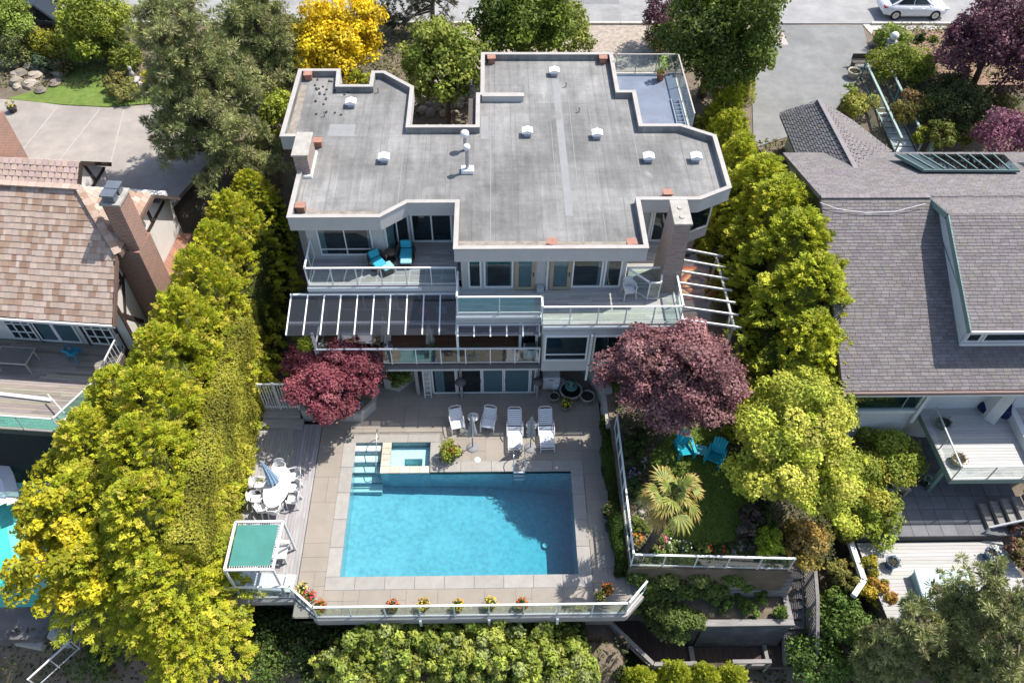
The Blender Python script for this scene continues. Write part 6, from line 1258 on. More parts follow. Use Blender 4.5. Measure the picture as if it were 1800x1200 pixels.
q = G(1548, 34, 4.56), G(1661, 34, 4.56); cw = car('white sedan parked on the street above the front garden', mat('white_car_paint', (.74, .75, .78), .3, .0, spec=.5, coat=.6), 4.25); place(cw, ((q[0].x+q[1].x)/2, (q[0].y+q[1].y)/2+.75, 4.56), 0)
q = G(72, 57, 4.56); cb_ = car('black vehicle parked behind the garden trees of the tudor house', mat('black_car_paint', (.012, .013, .016), .25, 0, spec=.5, coat=.6), 4.9, 1.9, 1.75); place(cb_, (q.x, q.y+.6, 4.56), 0)
# ================================================================= PLANTING
CED = [(.54, .56, .04), (.47, .50, .04), (.60, .58, .05), (.41, .46, .038), (.62, .55, .085), (.35, .40, .04)]
CEDG = [(.45, .50, .045), (.52, .55, .05), (.38, .43, .042), (.58, .58, .06), (.33, .37, .042)]
CPROTO = {}
def cedar_mesh(key, pal, leaves=43000, size=.105, spray=.46, rx=2.1, H=8.0, taper=.55):
    """foliage of one feathery cedar: many flat drooping sprays over a tapering column; shared by several trees"""
    if key in CPROTO: return CPROTO[key]
    rng = RNG; per = 46; n = int(leaves/per); pal = np.array(pal)
    u = rng.random(n)**.85; k = np.where(u < .35, 1.0, np.clip((1-u)/.65, 0, 1)**taper); a = rng.uniform(0, 2*math.pi, n); ph = rng.uniform(0, 6.28, 3)
    lump = 1+.11*np.sin(3*a+ph[0]+u*5)+.10*np.sin(5*a+ph[1]-u*9)+.08*np.sin(8*a+ph[2]+u*14)+rng.normal(0, .05, n)
    dep = np.where(rng.random(n) < .16, rng.uniform(.5, .8, n), rng.uniform(.86, 1.0, n)); R_ = k*lump*dep
    O = np.stack([np.cos(a), np.sin(a), np.zeros(n)], 1); C0 = np.stack([rx*R_*np.cos(a), rx*R_*np.sin(a), .1+H*u*.96], 1)
    steep = .25+.9*u**2; D = unit(O*(1-.35*u)[:, None]+np.array((0, 0, 1))*(steep+rng.normal(0, .25, n))[:, None]+rng.normal(0, .22, (n, 3)))
    Sd = unit(np.cross(D, rng.normal(0, .35, (n, 3))+np.array((0, 0, 1)))); Nn = np.cross(Sd, D); Nn *= np.sign(Nn[:, 2:3]+.3)
    L_ = spray*rng.uniform(.6, 1.3, n)*(.75+.25*k); s_ = rng.random((n, per))**.8; w_ = rng.uniform(-1, 1, (n, per))*(1-.75*s_)*.45
    P = C0[:, None]+D[:, None]*(s_*L_[:, None])[..., None]+Sd[:, None]*(w_*L_[:, None])[..., None]+rng.normal(0, .03, (n, per, 3)); P[..., 2] -= .22*s_**2*L_[:, None]
    Dl = D[:, None]*.9+Sd[:, None]*np.sign(w_)[..., None]*.6+rng.normal(0, .25, (n, per, 3)); N = Nn[:, None]+O[:, None]*.35+rng.normal(0, .25, (n, per, 3))
    ci = pal[rng.integers(0, len(pal), n)]*rng.uniform(.78, 1.22, n)[:, None]; C = ci[:, None]*rng.uniform(.85, 1.15, (n, per))[..., None]
    o = leafmesh('cedar_foliage', P.reshape(-1, 3), N.reshape(-1, 3), size, C.reshape(-1, 3), leafmat('cedar_leaf', .45), None, .5, Dl.reshape(-1, 3)*2, fold=.3); CPROTO[key] = o.data; bpy.data.objects.remove(o); return CPROTO[key]
def cedar(label, base, top, rx, ry, leaves, pal, size=.13, nb=0, br=0, group=None, name='cedar_tree', taper=.5, kinds=('a', 'b', 'c')):
    t = T(name, label, 'tree', base, group=group); H = top-base[2]; me = cedar_mesh(random.choice(kinds), pal)
    o = bpy.data.objects.new('foliage', me); COL.objects.link(o); o.parent = t; o.scale = (rx/2.1, ry/2.1, H/8.0); o.rotation_euler = (0, 0, random.uniform(0, 6.28))
    bx, by, bz = base; s = S(); s.tube([(bx, by, bz-.4), (bx+.05, by, bz+H*.5), (bx, by, bz+H*.85)], [.2, .13, .04], 7); s.build('trunk', BARK(), t)
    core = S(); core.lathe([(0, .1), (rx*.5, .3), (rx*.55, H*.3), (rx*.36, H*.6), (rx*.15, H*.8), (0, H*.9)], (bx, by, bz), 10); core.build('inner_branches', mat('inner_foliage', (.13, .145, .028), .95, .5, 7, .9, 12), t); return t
def cpx(px, py, z): return G(px, py, z)
def hedgebox(name, label, x0, x1, y0, y1, z0, z1, n, pal, size=.1, cat='hedge', wob=.12, skew=None):
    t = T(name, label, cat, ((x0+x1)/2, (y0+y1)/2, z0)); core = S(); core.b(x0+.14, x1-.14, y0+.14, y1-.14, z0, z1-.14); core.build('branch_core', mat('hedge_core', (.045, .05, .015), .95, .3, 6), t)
    rng = RNG; A = [(y1-y0)*(z1-z0), (y1-y0)*(z1-z0), (x1-x0)*(y1-y0), (x1-x0)*(z1-z0), (x1-x0)*(z1-z0)]; tot = sum(A); Ps, Ns = [], []
    for k, a in enumerate(A):
        m = int(n*a/tot); u, v = rng.random(m), rng.random(m); X, Y, Z = x0+(x1-x0)*u, y0+(y1-y0)*v, z0+(z1-z0)*rng.random(m); nn = np.zeros((m, 3))
        if k < 2: X = np.full(m, x0 if k == 0 else x1); Y = y0+(y1-y0)*u; nn[:, 0] = -1 if k == 0 else 1
        elif k == 2: Z = np.full(m, z1); nn[:, 2] = 1
        else: Y = np.full(m, y0 if k == 3 else y1); nn[:, 1] = -1 if k == 3 else 1
        P = np.stack([X, Y, Z], 1); lump = wob*(np.sin(P[:, 1]*2.1+P[:, 2]*1.3)+np.sin(P[:, 0]*2.7+P[:, 2]*3.1+P[:, 1]*4.3)*.6); P += nn*(lump+rng.normal(0, .05, m)-.03)[:, None]; Ps.append(P); Ns.append(nn+rng.normal(0, .55, (m, 3))+np.array((0, 0, .15)))
    P, N = np.concatenate(Ps), np.concatenate(Ns); C = np.array(pal)[rng.integers(0, len(pal), len(P))]; f = .75+.25*np.sin(P[:, 1]*1.7+2*np.sin(P[:, 2]*1.1)); C = C*(f*rng.uniform(.8, 1.2, len(P)))[:, None]
    leafmesh('foliage', P, N, size, C, leafmat('cedar_leaf', .28), t, .5); return t
# ---- left cedar row
rowA = [(-12.0, 30.4, 7.0, 1.25, 'slim cedar at the back end of the cedar row beside the roof chimney'), (-12.5, 28.4, 7.4, 1.7, 'cedar standing behind the brick chimney of the tudor house'), (-12.7, 26.3, 7.6, 1.75, 'cedar beside the gable of the tudor house'), (-12.9, 24.2, 7.8, 1.8, 'cedar level with the glazed patio cover'), (-13.2, 22.2, 7.8, 1.9, 'cedar rising behind the white garden gate'), (-13.5, 20.2, 7.6, 2.0, 'cedar rising behind the blue umbrella'), (-13.5, 18.2, 7.4, 2.0, 'cedar rising behind the oval dining table'), (-13.4, 16.2, 7.0, 2.0, 'cedar rising beside the green canopy'), (-13.1, 14.3, 6.0, 2.0, 'cedar at the railing corner below the canopy'), (-12.5, 12.5, 4.4, 1.9, 'lower cedar leaning out past the canopy post'), (-12.0, 11.2, 2.6, 1.6, 'low cedar at the downhill end of the cedar row'),
 (-15.0, 19.2, 6.0, 1.7, 'bushy cedar beside the white pole on the tudor house deck'), (-15.6, 17.3, 5.8, 1.9, 'bushy cedar above the corner of the turquoise neighbour pool'), (-15.5, 15.2, 5.2, 2.0, 'bushy cedar beside the golden broadleaf tree'), (-14.8, 13.2, 4.0, 1.9, 'bushy cedar above the lower white railing')]
for i, (cx, cy, top, r_, lb) in enumerate(rowA):
    cx += .35 if i < 11 else 0
    cedar(lb, (cx, cy, gz(cx, cy)+.1), top+random.uniform(-.3, .3), r_*1.06, r_*1.12, 0, CED, group='cedar row by the wooden deck', kinds=('a', 'b', 'c'))
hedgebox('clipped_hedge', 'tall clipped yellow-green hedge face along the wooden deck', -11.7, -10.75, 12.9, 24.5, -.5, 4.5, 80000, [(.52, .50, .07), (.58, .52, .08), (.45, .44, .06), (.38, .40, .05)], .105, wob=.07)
hedgebox('shaded_hedge', 'clipped hedge in shade-dark green running beside the house wall', -11.6, -10.6, 24.6, 31.5, -.3, 4.6, 14000, [(.10, .13, .02), (.14, .18, .02), (.08, .11, .015)], .11)  # same hedge further back; alley shade is put into the darker leaf colours
c = G(115, 925, 3.2); tree('golden_broadleaf_tree', 'golden leaved broadleaf tree hanging over the turquoise neighbour pool', 'tree', (c.x+1.2, c.y-.2, gz(c.x+1.2, c.y)), (c.x, c.y, 3.0), (2.0, 2.6, 2.0), 75, .38, 11000, .22, [(.52, .46, .02), (.46, .44, .025), (.36, .38, .025), (.58, .46, .03)], trunk_r=.12, flat=.3, aspect=.5, low=-.6)
# ---- right cedar row
rowr = [(12.4, 36.9, 7.2, 1.2, 'slim cedar closest to the driveway end of the right hedge'), (12.0, 34.6, 7.4, 1.3, 'slim cedar behind the roof balcony ladder'), (12.0, 32.2, 7.6, 1.4, 'cedar between roof balcony and hipped roof'), (12.5, 30.0, 8.0, 1.9, 'cedar beside the small hipped roof'), (12.8, 27.7, 8.5, 2.15, 'cedar next to the end of the shingled ridge'), (13.1, 25.4, 8.6, 2.35, 'cedar leaning over the shingle roof vent'), (13.2, 23.1, 8.2, 2.4, 'broad cedar spreading over the edge of the shingle roof'), (12.9, 21.0, 7.0, 2.1, 'cedar beside the olive gable wall'), (11.9, 19.8, 4.6, 1.4, 'low cedar behind the yellow-green maple')]
for i, (cx, cy, top, r_, lb) in enumerate(rowr):
    cedar(lb, (cx, cy, min(1.0, gz(cx, cy))), top, r_*1.14, r_*1.28, 0, CEDG, group='cedar row by the shingled house', kinds=('d', 'e'))
for i, (px, py, top) in enumerate(((1285, 190, 7.2), (1263, 215, 6.6), (1306, 172, 6.6))):
    c = G(px, py, top*.7); cedar(['slim pointed cypress behind the roof balcony', 'slim pointed cypress at the corner of the roof balcony', 'slim pointed cypress beside the driveway'][i], (c.x, c.y, 3.5), top, .62, .62, 5000, CEDG, group='pointed cypresses', name='cypress_tree', kinds=('d', 'e'))
hedgebox('clipped_side_hedge', 'dark shaded hedge face between east terrace and shingled house', 11.2, 12.4, 20.0, 31.0, 0, 5.0, 26000, [(.12, .15, .02), (.17, .21, .025), (.09, .12, .015)], .11)  # the shade on this face is put into its dark leaf colours
# ---- maples
def ptree(name, label, px, py, z, rxp, ryp, rz, base, nb, br, leaves, size, pal, **kw):
    c = G(px, py, z); k = PXM(c); kw.setdefault('trunk_r', .12); return tree(name, label, 'tree', base if not callable(base) else base(c), (c.x, c.y, z), (rxp*k, ryp*k*1.12, rz), nb, br, leaves, size, pal, **kw)
REDM = [(.22, .055, .07), (.28, .08, .095), (.16, .035, .05), (.36, .13, .145), (.25, .065, .085)]
PURM = [(.24, .11, .115), (.32, .155, .155), (.17, .075, .08), (.40, .22, .21), (.28, .125, .135)]
YGM = [(.46, .49, .06), (.39, .44, .05), (.53, .52, .08), (.30, .36, .04), (.58, .54, .11)]
ptree('red_maple', 'crimson japanese maple spreading over the patio planter by the gate', 590, 663, 2.7, 88, 56, 1.1, lambda c: (c.x-.3, c.y+.9, .62), 100, .42, 36000, .115, REDM, flat=.55, low=-.2, up=.5, lowcut=-.3, aspect=.7)
ptree('purple_maple', 'large dusky purple maple in front of the east terrace', 1187, 664, 5.2, 100, 80, 2.0, lambda c: (c.x+.2, c.y+.6, LZ), 140, .5, 50000, .12, PURM, flat=.45, low=-.35, up=.45, aspect=.7, trunk_r=.16)
ptree('yellow_green_maple', 'yellow-green maple beside the lawn in front of the olive wall', 1392, 785, 4.4, 92, 112, 2.3, lambda c: (c.x+.2, c.y+.3, .8), 145, .5, 48000, .125, YGM, flat=.45, low=-.4, up=.45, aspect=.7, trunk_r=.16)
ptree('yellow_green_maple', 'smaller yellow-green maple crown next to the shingled house window', 1455, 705, 3.6, 40, 60, 1.2, lambda c: (c.x, c.y, 0), 40, .42, 12000, .125, YGM, flat=.35, low=-.4, up=.45, aspect=.7)
RHO = [(.27, .36, .045), (.34, .42, .05), (.20, .28, .04), (.42, .44, .06), (.48, .40, .07)]
def shrub(label, px, py, z, rp, h, leaves, size, pal, name='shrub', nb=None, br=None, base=None, ry=1.0, group=None, aspect=.5, flat=.15, low=-.5, up=.35, cat='shrub', stems=True, transl=.3):
    c = G(px, py, z+h*.5); r = rp*PXM(c); nb = nb or max(8, int(18*(r/.6))); br = br or max(.12, r*.34); bz = z if base is None else base
    return tree(name, label, cat, (c.x, c.y, bz), (c.x, c.y, z+h*.5), (r, r*ry, h*.55), nb, br, leaves, size, pal, group=group, trunk_r=.03 if stems else 0, flat=flat, low=low, aspect=aspect, up=up, ntips=5, cname='foliage', transl=transl)
shrub('rhododendron with fresh whorled leaves beside the covered barbecue', 1560, 805, .1, 48, 1.6, 9000, .15, RHO, name='rhododendron_bush'); shrub('rhododendron with yellow tips at the edge of the tiled patio', 1520, 895, -.3, 48, 1.7, 9000, .15, RHO, name='rhododendron_bush'); shrub('dense low rhododendron between maple and tiled patio', 1500, 830, .1, 40, 1.6, 7000, .14, RHO+YGM[:2], name='rhododendron_bush')
shrub('olive shrub on the bare slope beside the white edging beam', 1462, 925, -.6, 34, 1.2, 4500, .13, [(.22, .22, .05), (.16, .18, .03), (.28, .24, .06)]); shrub('olive green shrub on the slope by the lattice fence', 1490, 1010, -1.2, 26, 1.0, 3000, .12, [(.20, .20, .05), (.26, .23, .06)]); shrub('orange tinged shrub overhanging the lattice fence', 1415, 955, .3, 40, 1.6, 5500, .14, [(.42, .26, .06), (.36, .30, .05), (.26, .2, .07), (.45, .3, .1)], name='golden_shrub'); shrub('bright lime shrub at the lawn corner by the railing', 1352, 955, LZ, 24, .9, 3500, .12, [(.34, .42, .03), (.26, .36, .03)], name='lime_shrub')
shrub('yellow shrub along the edge of the white lower deck', 1525, 1000, -1.0, 20, .9, 2200, .12, [(.42, .34, .03), (.3, .3, .03)], name='golden_shrub'); shrub('yellow and orange shrub at the corner of the white lower deck', 1540, 1040, -1.2, 26, 1.1, 3000, .13, [(.45, .35, .03), (.42, .2, .05), (.32, .32, .04)], name='golden_shrub')
# beds round the lawn
bedpal = [(.05, .085, .02), (.08, .12, .025), (.035, .06, .015), (.11, .15, .03)]
for i, (px, py, rp, pal, lb) in enumerate(((1112, 790, 18, bedpal, 'dark leafy shrub against the lawn railing under the purple maple'), (1115, 830, 16, bedpal, 'dark leafy shrub beside the purple flowers'), (1122, 770, 16, bedpal, 'dark green bush beneath the purple maple edge'), (1118, 860, 14, bedpal, 'low green plant behind the palm'), (1122, 925, 16, [(.12, .17, .03), (.17, .22, .04)], 'fresh green perennials at the foot of the palm'), (1165, 962, 17, [(.14, .2, .04), (.2, .24, .06)], 'green perennials along the front railing next to the palm'), (1200, 966, 17, [(.10, .16, .03), (.16, .22, .05)], 'leafy perennials with white blooms along the front railing'), (1235, 972, 17, [(.09, .14, .03), (.15, .2, .04)], 'leafy perennials with red poppies along the front railing'), (1275, 968, 20, bedpal, 'dark leafy perennials along the front railing near the lime shrub'), (1320, 905, 18, [(.09, .05, .05), (.06, .08, .03), (.2, .12, .12)], 'dark red foliage plant beside the lawn curve'), (1315, 940, 18, [(.06, .08, .03), (.16, .12, .1)], 'mixed dusky perennial at the lawn curve'), (1335, 870, 20, bedpal, 'dark shrub in the shade of the yellow-green maple'), (1345, 920, 18, bedpal, 'dark green shrub behind the lime shrub'))):
    shrub(lb, px, py, LZ, rp, .55, 1300, .12, pal, name='bed_plant', group='plants in the lawn beds')
def flowers(label, px, py, z, n, r, pal, h=.5, size=.1):
    c = G(px, py, z+h); t = T('flower_clump', label, 'flowers', (c.x, c.y, z)); P, N, C = blobleaves([(c.x, c.y, z+h*.6, r, r, h*.5)], n*2, .1, [(.1, .15, .03)], lowcut=-.2); leafmesh('leaves', P, N, .1, C, leafmat('leaf'), t, .5); P, N, C = blobleaves([(c.x, c.y, z+h*.75, r*.9, r*.9, h*.4)], n, size, pal, up=.8, shell=.8, lowcut=.1, clumpj=.05); leafmesh('blossoms', P, N, size, C, leafmat('petal', .2), t, .95)
for a in (('purple flowers in the bed by the lawn railing', 1117, 832, 45, .3, [PUR, (.4, .2, .55)]), ('orange and yellow flowers beside the palm trunk', 1122, 945, 40, .3, [YEL, ORG]), ('salmon pink flowers just beyond the palm trunk', 1162, 948, 60, .32, [(.6, .22, .15), PNK]), ('pale cream flowers in the bed along the front railing', 1185, 957, 24, .35, [WHT, (.6, .65, .35)]), ('white flowers in the bed behind the front railing', 1207, 960, 16, .3, [WHT]), ('red poppy at the bed edge nearer the palm', 1249, 962, 12, .14, [RED, (.7, .08, .03)]), ('red poppy at the bed edge nearer the lime shrub', 1271, 965, 12, .14, [RED, (.7, .08, .03)]), ('pale pink flowers by the lawn curve', 1325, 928, 20, .3, [(.5, .3, .32)])): flowers(a[0], a[1], a[2], LZ, *a[3:])
hedgebox('low_box_hedge', 'narrow clipped green hedge between pool terrace and lawn railing', 4.72, 5.22, 13.4, 20.6, -.1, 1.0, 26000, [(.09, .15, .02), (.13, .20, .03), (.07, .11, .018)], .07, wob=.06)
# ivy
def ivy(label, pts, n, size=.12, pal=((.07, .11, .02), (.11, .16, .03), (.16, .19, .05))):
    t = T('ivy_cover', label, 'ivy', pts[0][:3], kind=None); bl = [(p[0], p[1], p[2], p[3], p[3], p[3]*.6) for p in pts]; P, N, C = blobleaves(bl, n/len(pts), size, pal, up=.5, shell=.6); leafmesh('foliage', P, N, size, C, leafmat('leaf'), t, .8); return t
ivy('ivy hanging over the wall under the lawn railing', [(5.5+i*.42, 13.3+random.uniform(-.15, .1), .45-(i % 3)*.45, .42) for i in range(12)]+[(5.4+i*.4, 13.15, -.7, .42) for i in range(10)], 12000)
ivy('ivy mound sprawling over the angled planter wall', [G(1150, 1060, -1).to_tuple()+(.5,), G(1175, 1080, -1.1).to_tuple()+(.5,), G(1200, 1085, -1.1).to_tuple()+(.48,), G(1225, 1090, -1.2).to_tuple()+(.35,), G(1165, 1100, -1.8).to_tuple()+(.5,), G(1190, 1108, -2).to_tuple()+(.5,), G(1135, 1040, -.9).to_tuple()+(.5,), G(1150, 1085, -1.7).to_tuple()+(.45,), G(1115, 1060, -1.6).to_tuple()+(.4,)], 11000)
for i, (px, py, rp, lb) in enumerate(((1273, 1062, 15, 'small green shrub in the planter bed nearest the ivy'), (1316, 1068, 16, 'round green shrub at the front of the planter bed'), (1335, 1050, 13, 'upright green shrub in the planter bed near the sleepers'), (1372, 1075, 9, 'tiny shrub in the planter corner by the stairs'), (1290, 1040, 12, 'green shrub at the back of the planter bed'), (1255, 1035, 12, 'low green shrub below the ivy wall'), (1330, 1030, 11, 'leafy shrub beside the stacked sleepers'))): shrub(lb, px, py, PZ-.15, rp, .6, 1200, .10, [(.09, .15, .025), (.14, .21, .035)], group='planter shrubs')
# palm
pb, ptp = G(1132, 968, LZ), G(1184, 872, 4.9); pm = T('fan_palm', 'fan palm with leaning hairy trunk beside the lawn railing', 'palm tree', pb); tr = S(); nseg = 16
pts = [Vector(pb).lerp(ptp, i/nseg)+Vector((.12*math.sin(i*.25), 0, 0)) for i in range(nseg+1)]; tr.tube([pts[0]-Vector((0, 0, .2))]+pts, [.15]+[.14+.025*(i % 2) for i in range(nseg+1)], 9); tr.build('trunk', mat('palm_fibre', (.095, .075, .06), .95, .45, 9, .9, 16), pm)
P, N, C = [], [], []
for i in range(900):
    u = random.random(); p = Vector(pb).lerp(ptp, u)+Vector((.12*math.sin(u*nseg*.25), 0, 0)); a = random.uniform(0, 6.28); P.append((p.x+.16*math.cos(a), p.y+.16*math.sin(a), p.z)); N.append((math.cos(a), math.sin(a), random.uniform(-.4, .6))); C.append(jit((.16, .13, .10), .4))
leafmesh('trunk_fibre', np.array(P), np.array(N), .12, np.array(C), leafmat('dry', .1), pm, .3)
tip = pts[-1]; pfm = mat('palm_leaf', attr=True, rough=.5, var=.08, scale=5, transl=.25)
def fan(el, az, tilt, roll, L_, stem, col, tipc, droop):
    s = S(); h = Vector((math.cos(az), math.sin(az), 0)); d = h*math.cos(el)+Vector((0, 0, math.sin(el))); mid = tip+d*stem*.55+Vector((0, 0, .05)); e2 = el-tilt; db = h*math.cos(e2)+Vector((0, 0, math.sin(e2))); c = tip+d*stem*.7+db*stem*.3
    sd0 = Vector((-math.sin(az), math.cos(az), 0)); up0 = db.cross(sd0)*-1; side = sd0*math.cos(roll)+up0*math.sin(roll); nrm = side.cross(db)
    s.col((.20, .21, .06)); s.tube([tip, mid, c], [.02, .014, .012], 4); n_ = 18
    for k in range(n_):
        a = -1.35+2.7*(k+.5)/n_+random.uniform(-.03, .03); dr = db*math.cos(a)+side*math.sin(a); l = L_*(1-.30*(abs(a)/1.35)**1.5)*random.uniform(.86, 1.06); pv = side*math.cos(a)-db*math.sin(a); f_ = nrm*(.02 if k % 2 else -.02); m1 = c+dr*l*.55+f_-Vector((0, 0, droop*.1)); e = c+dr*l+f_*2-Vector((0, 0, droop*random.uniform(.5, 1.3))); m2 = m1.lerp(e, .5)+Vector((0, 0, droop*.06))
        s.col(jit(col, .2)); s.add([c, m1+pv*.034, m1-pv*.034], [(0, 1, 2)]); s.col(jit(tuple((x+y)/2 for x, y in zip(col, tipc)), .2)); s.add([m1+pv*.034, m2+pv*.02, m2-pv*.02, m1-pv*.034], [(0, 1, 2, 3)]); s.col(jit(tipc, .25)); s.add([m2+pv*.02, e, m2-pv*.02], [(0, 1, 2)])
    s.build('frond', pfm, pm)
rp_ = random.Random(5)
for i in range(24):
    u = i/24; old = u > .75; el = 1.25-1.45*u+rp_.uniform(-.2, .2); az = i*2.39996+rp_.uniform(-.5, .5)
    fan(el, az, rp_.uniform(.25, .75), rp_.uniform(-.5, .5), rp_.uniform(.52, .78), rp_.uniform(.45, .85), (.36, .25, .06) if old else (.24, .28, .06), (.50, .35, .11) if rp_.random() < .7 else (.36, .36, .09), .10+.25*u+rp_.uniform(0, .12))
# ---- rear trees
bg_ = 4.5
ptree('golden_tree', 'brilliant golden yellow tree behind the rear left roof corner', 588, 78, 7.0, 66, 62, 2.2, lambda c: (c.x, c.y+.2, bg_), 80, .55, 17000, .19, [(.78, .56, .018), (.70, .50, .018), (.80, .62, .03), (.58, .44, .02)], flat=.3, trunk_r=.14, low=-.5)
shrub('yellow-green broadleaf shrub squeezed against the rear left parapet', 492, 205, 4.5, 34, 2.6, 4200, .17, [(.28, .32, .04), (.36, .38, .05), (.18, .23, .03)]); shrub('leafy shrub in the planting behind the second pine', 500, 60, 4.5, 34, 1.8, 3500, .17, [(.13, .17, .03), (.2, .23, .05)]); shrub('dark red shrub below the golden tree', 545, 108, 5.5, 26, 1.6, 2600, .16, [(.30, .03, .06), (.4, .08, .12), (.18, .03, .04)], base=bg_, name='red_shrub'); shrub('low yellow-green shrub in the roof notch', 637, 148, 6.4, 18, 1.0, 1500, .14, [(.38, .38, .03), (.3, .32, .03)], base=bg_)
ptree('courtyard_tree', 'leafy green tree growing in the courtyard notch of the roof', 773, 112, 7.6, 72, 62, 2.1, lambda c: (*G(790, 205, 5.2).xy, bg_), 85, .52, 13500, .21, [(.24, .27, .04), (.17, .22, .03), (.32, .33, .07), (.13, .18, .025)], flat=.2, low=-.55, trunk_r=.16, ntips=14)
ptree('green_broadleaf_tree', 'dense green tree behind the rear parapet', 915, 38, 8.2, 70, 62, 2.4, lambda c: (c.x, c.y, bg_), 95, .62, 20000, .2, [(.12, .17, .025), (.17, .22, .03), (.22, .27, .03), (.08, .12, .02)], low=-.6, trunk_r=.2); ptree('light_green_tree', 'lighter green spreading tree beside the dense tree behind the parapet', 985, 52, 7.0, 46, 44, 1.7, lambda c: (c.x, c.y, bg_), 45, .5, 9000, .18, [(.22, .26, .05), (.28, .31, .06), (.17, .21, .04)], low=-.5)
ptree('tall_green_tree', 'tall dark green tree beside the roof balcony and driveway', 1272, 62, 8.8, 78, 84, 3.2, lambda c: (*G(1238, 140, 5.5).xy, bg_), 120, .7, 30000, .2, [(.10, .15, .025), (.14, .19, .03), (.18, .23, .03), (.07, .10, .02)], low=-.6, trunk_r=.28)
ptree('purple_plum_tree', 'slender purple leaved plum near the street', 1160, 30, 6.6, 26, 40, 1.7, lambda c: (c.x, c.y, bg_), 36, .35, 3600, .14, [(.11, .045, .06), (.16, .07, .09)], low=-.6, aspect=.6); shrub('mixed brown and green shrub in front of the roof balcony', 1165, 72, 4.6, 30, 1.4, 2600, .16, [(.15, .10, .06), (.14, .17, .03), (.22, .22, .04)]); shrub('pale variegated shrub beside the tall dark tree trunk', 1262, 150, 5.0, 26, 1.8, 3000, .15, [(.38, .38, .12), (.28, .31, .06), (.2, .25, .04)]); shrub('pale variegated shrub between tall tree and balcony', 1215, 40, 5.0, 26, 1.6, 2000, .15, [(.34, .33, .1), (.2, .22, .04)])
ptree('purple_leaf_tree', 'big purple leaved tree above the mulch bed', 1752, 78, 7.6, 78, 72, 2.4, lambda c: (c.x, c.y+.3, bg_), 95, .6, 22000, .18, [(.15, .06, .085), (.21, .09, .12), (.10, .04, .06), (.26, .13, .15)], low=-.5, trunk_r=.18)
shrub('pink-purple shrub beside the white monitor roof', 1765, 235, 4.4, 42, 1.8, 5500, .16, [(.28, .10, .16), (.34, .16, .22), (.2, .07, .11)], name='plum_shrub', base=3.5)
for i, (px, py, rp, h, pal, lb) in enumerate(((1585, 115, 40, 1.8, [(.22, .27, .03), (.28, .31, .03), (.16, .2, .03)], 'large clipped green shrub beside the entry stairs'), (1565, 72, 26, 1.3, [(.16, .24, .03), (.24, .32, .04)], 'green shrub behind the globe lamp'), (1620, 118, 24, 1.4, [(.22, .28, .03), (.3, .32, .04)], 'yellow-green shrub behind the large clipped shrub'), (1617, 68, 9, .7, bedpal, 'little conifer in the mulch bed'), (1640, 70, 6, .4, [(.2, .22, .03)], 'tiny yellow shrub in the mulch bed'), (1672, 74, 8, .5, [(.2, .25, .03)], 'small round plant in the mulch bed near the purple tree'), (1655, 100, 10, .6, bedpal, 'dark green plant in the shaded mulch'), (1505, 185, 24, 1.3, [(.32, .33, .04), (.26, .3, .05), (.4, .36, .08)], 'yellow-green shrub in the bed beside the hipped roof'), (1488, 165, 18, .9, [(.28, .33, .08), (.2, .26, .05)], 'pale green groundcover bush at the driveway curve'), (1600, 195, 28, 1.6, [(.34, .2, .08), (.28, .24, .06), (.2, .2, .04)], 'orange-brown shrub beside the glass balustrade'), (1640, 190, 34, 2.0, [(.09, .12, .03), (.13, .15, .04)], 'dark olive shrub below the purple tree'), (1690, 200, 40, 2.2, [(.10, .12, .04), (.14, .15, .05), (.07, .09, .03)], 'large dark olive shrub beyond the entry stairs'), (1650, 240, 26, 1.2, [(.2, .21, .04), (.12, .15, .03)], 'low olive shrub above the rear roof edge'), (1705, 240, 24, 1.1, [(.24, .25, .04), (.16, .2, .03)], 'yellow-green low shrub above the rear roof edge'), (1740, 190, 34, 2.0, [(.12, .14, .04), (.2, .18, .05)], 'olive shrub between purple tree and pink shrub'), (1620, 240, 14, .8, [(.3, .34, .03)], 'lime shrub at the lower end of the balustrade'), (1680, 150, 24, 1.2, [(.16, .17, .05), (.1, .12, .03)], 'shaded shrub under the purple tree'))): shrub(lb, px, py, 4.4 if py < 160 else 3.7, rp, h, int(2200*(rp/22)**1.7), .15, pal, base=3.2 if py > 160 else 4.4)
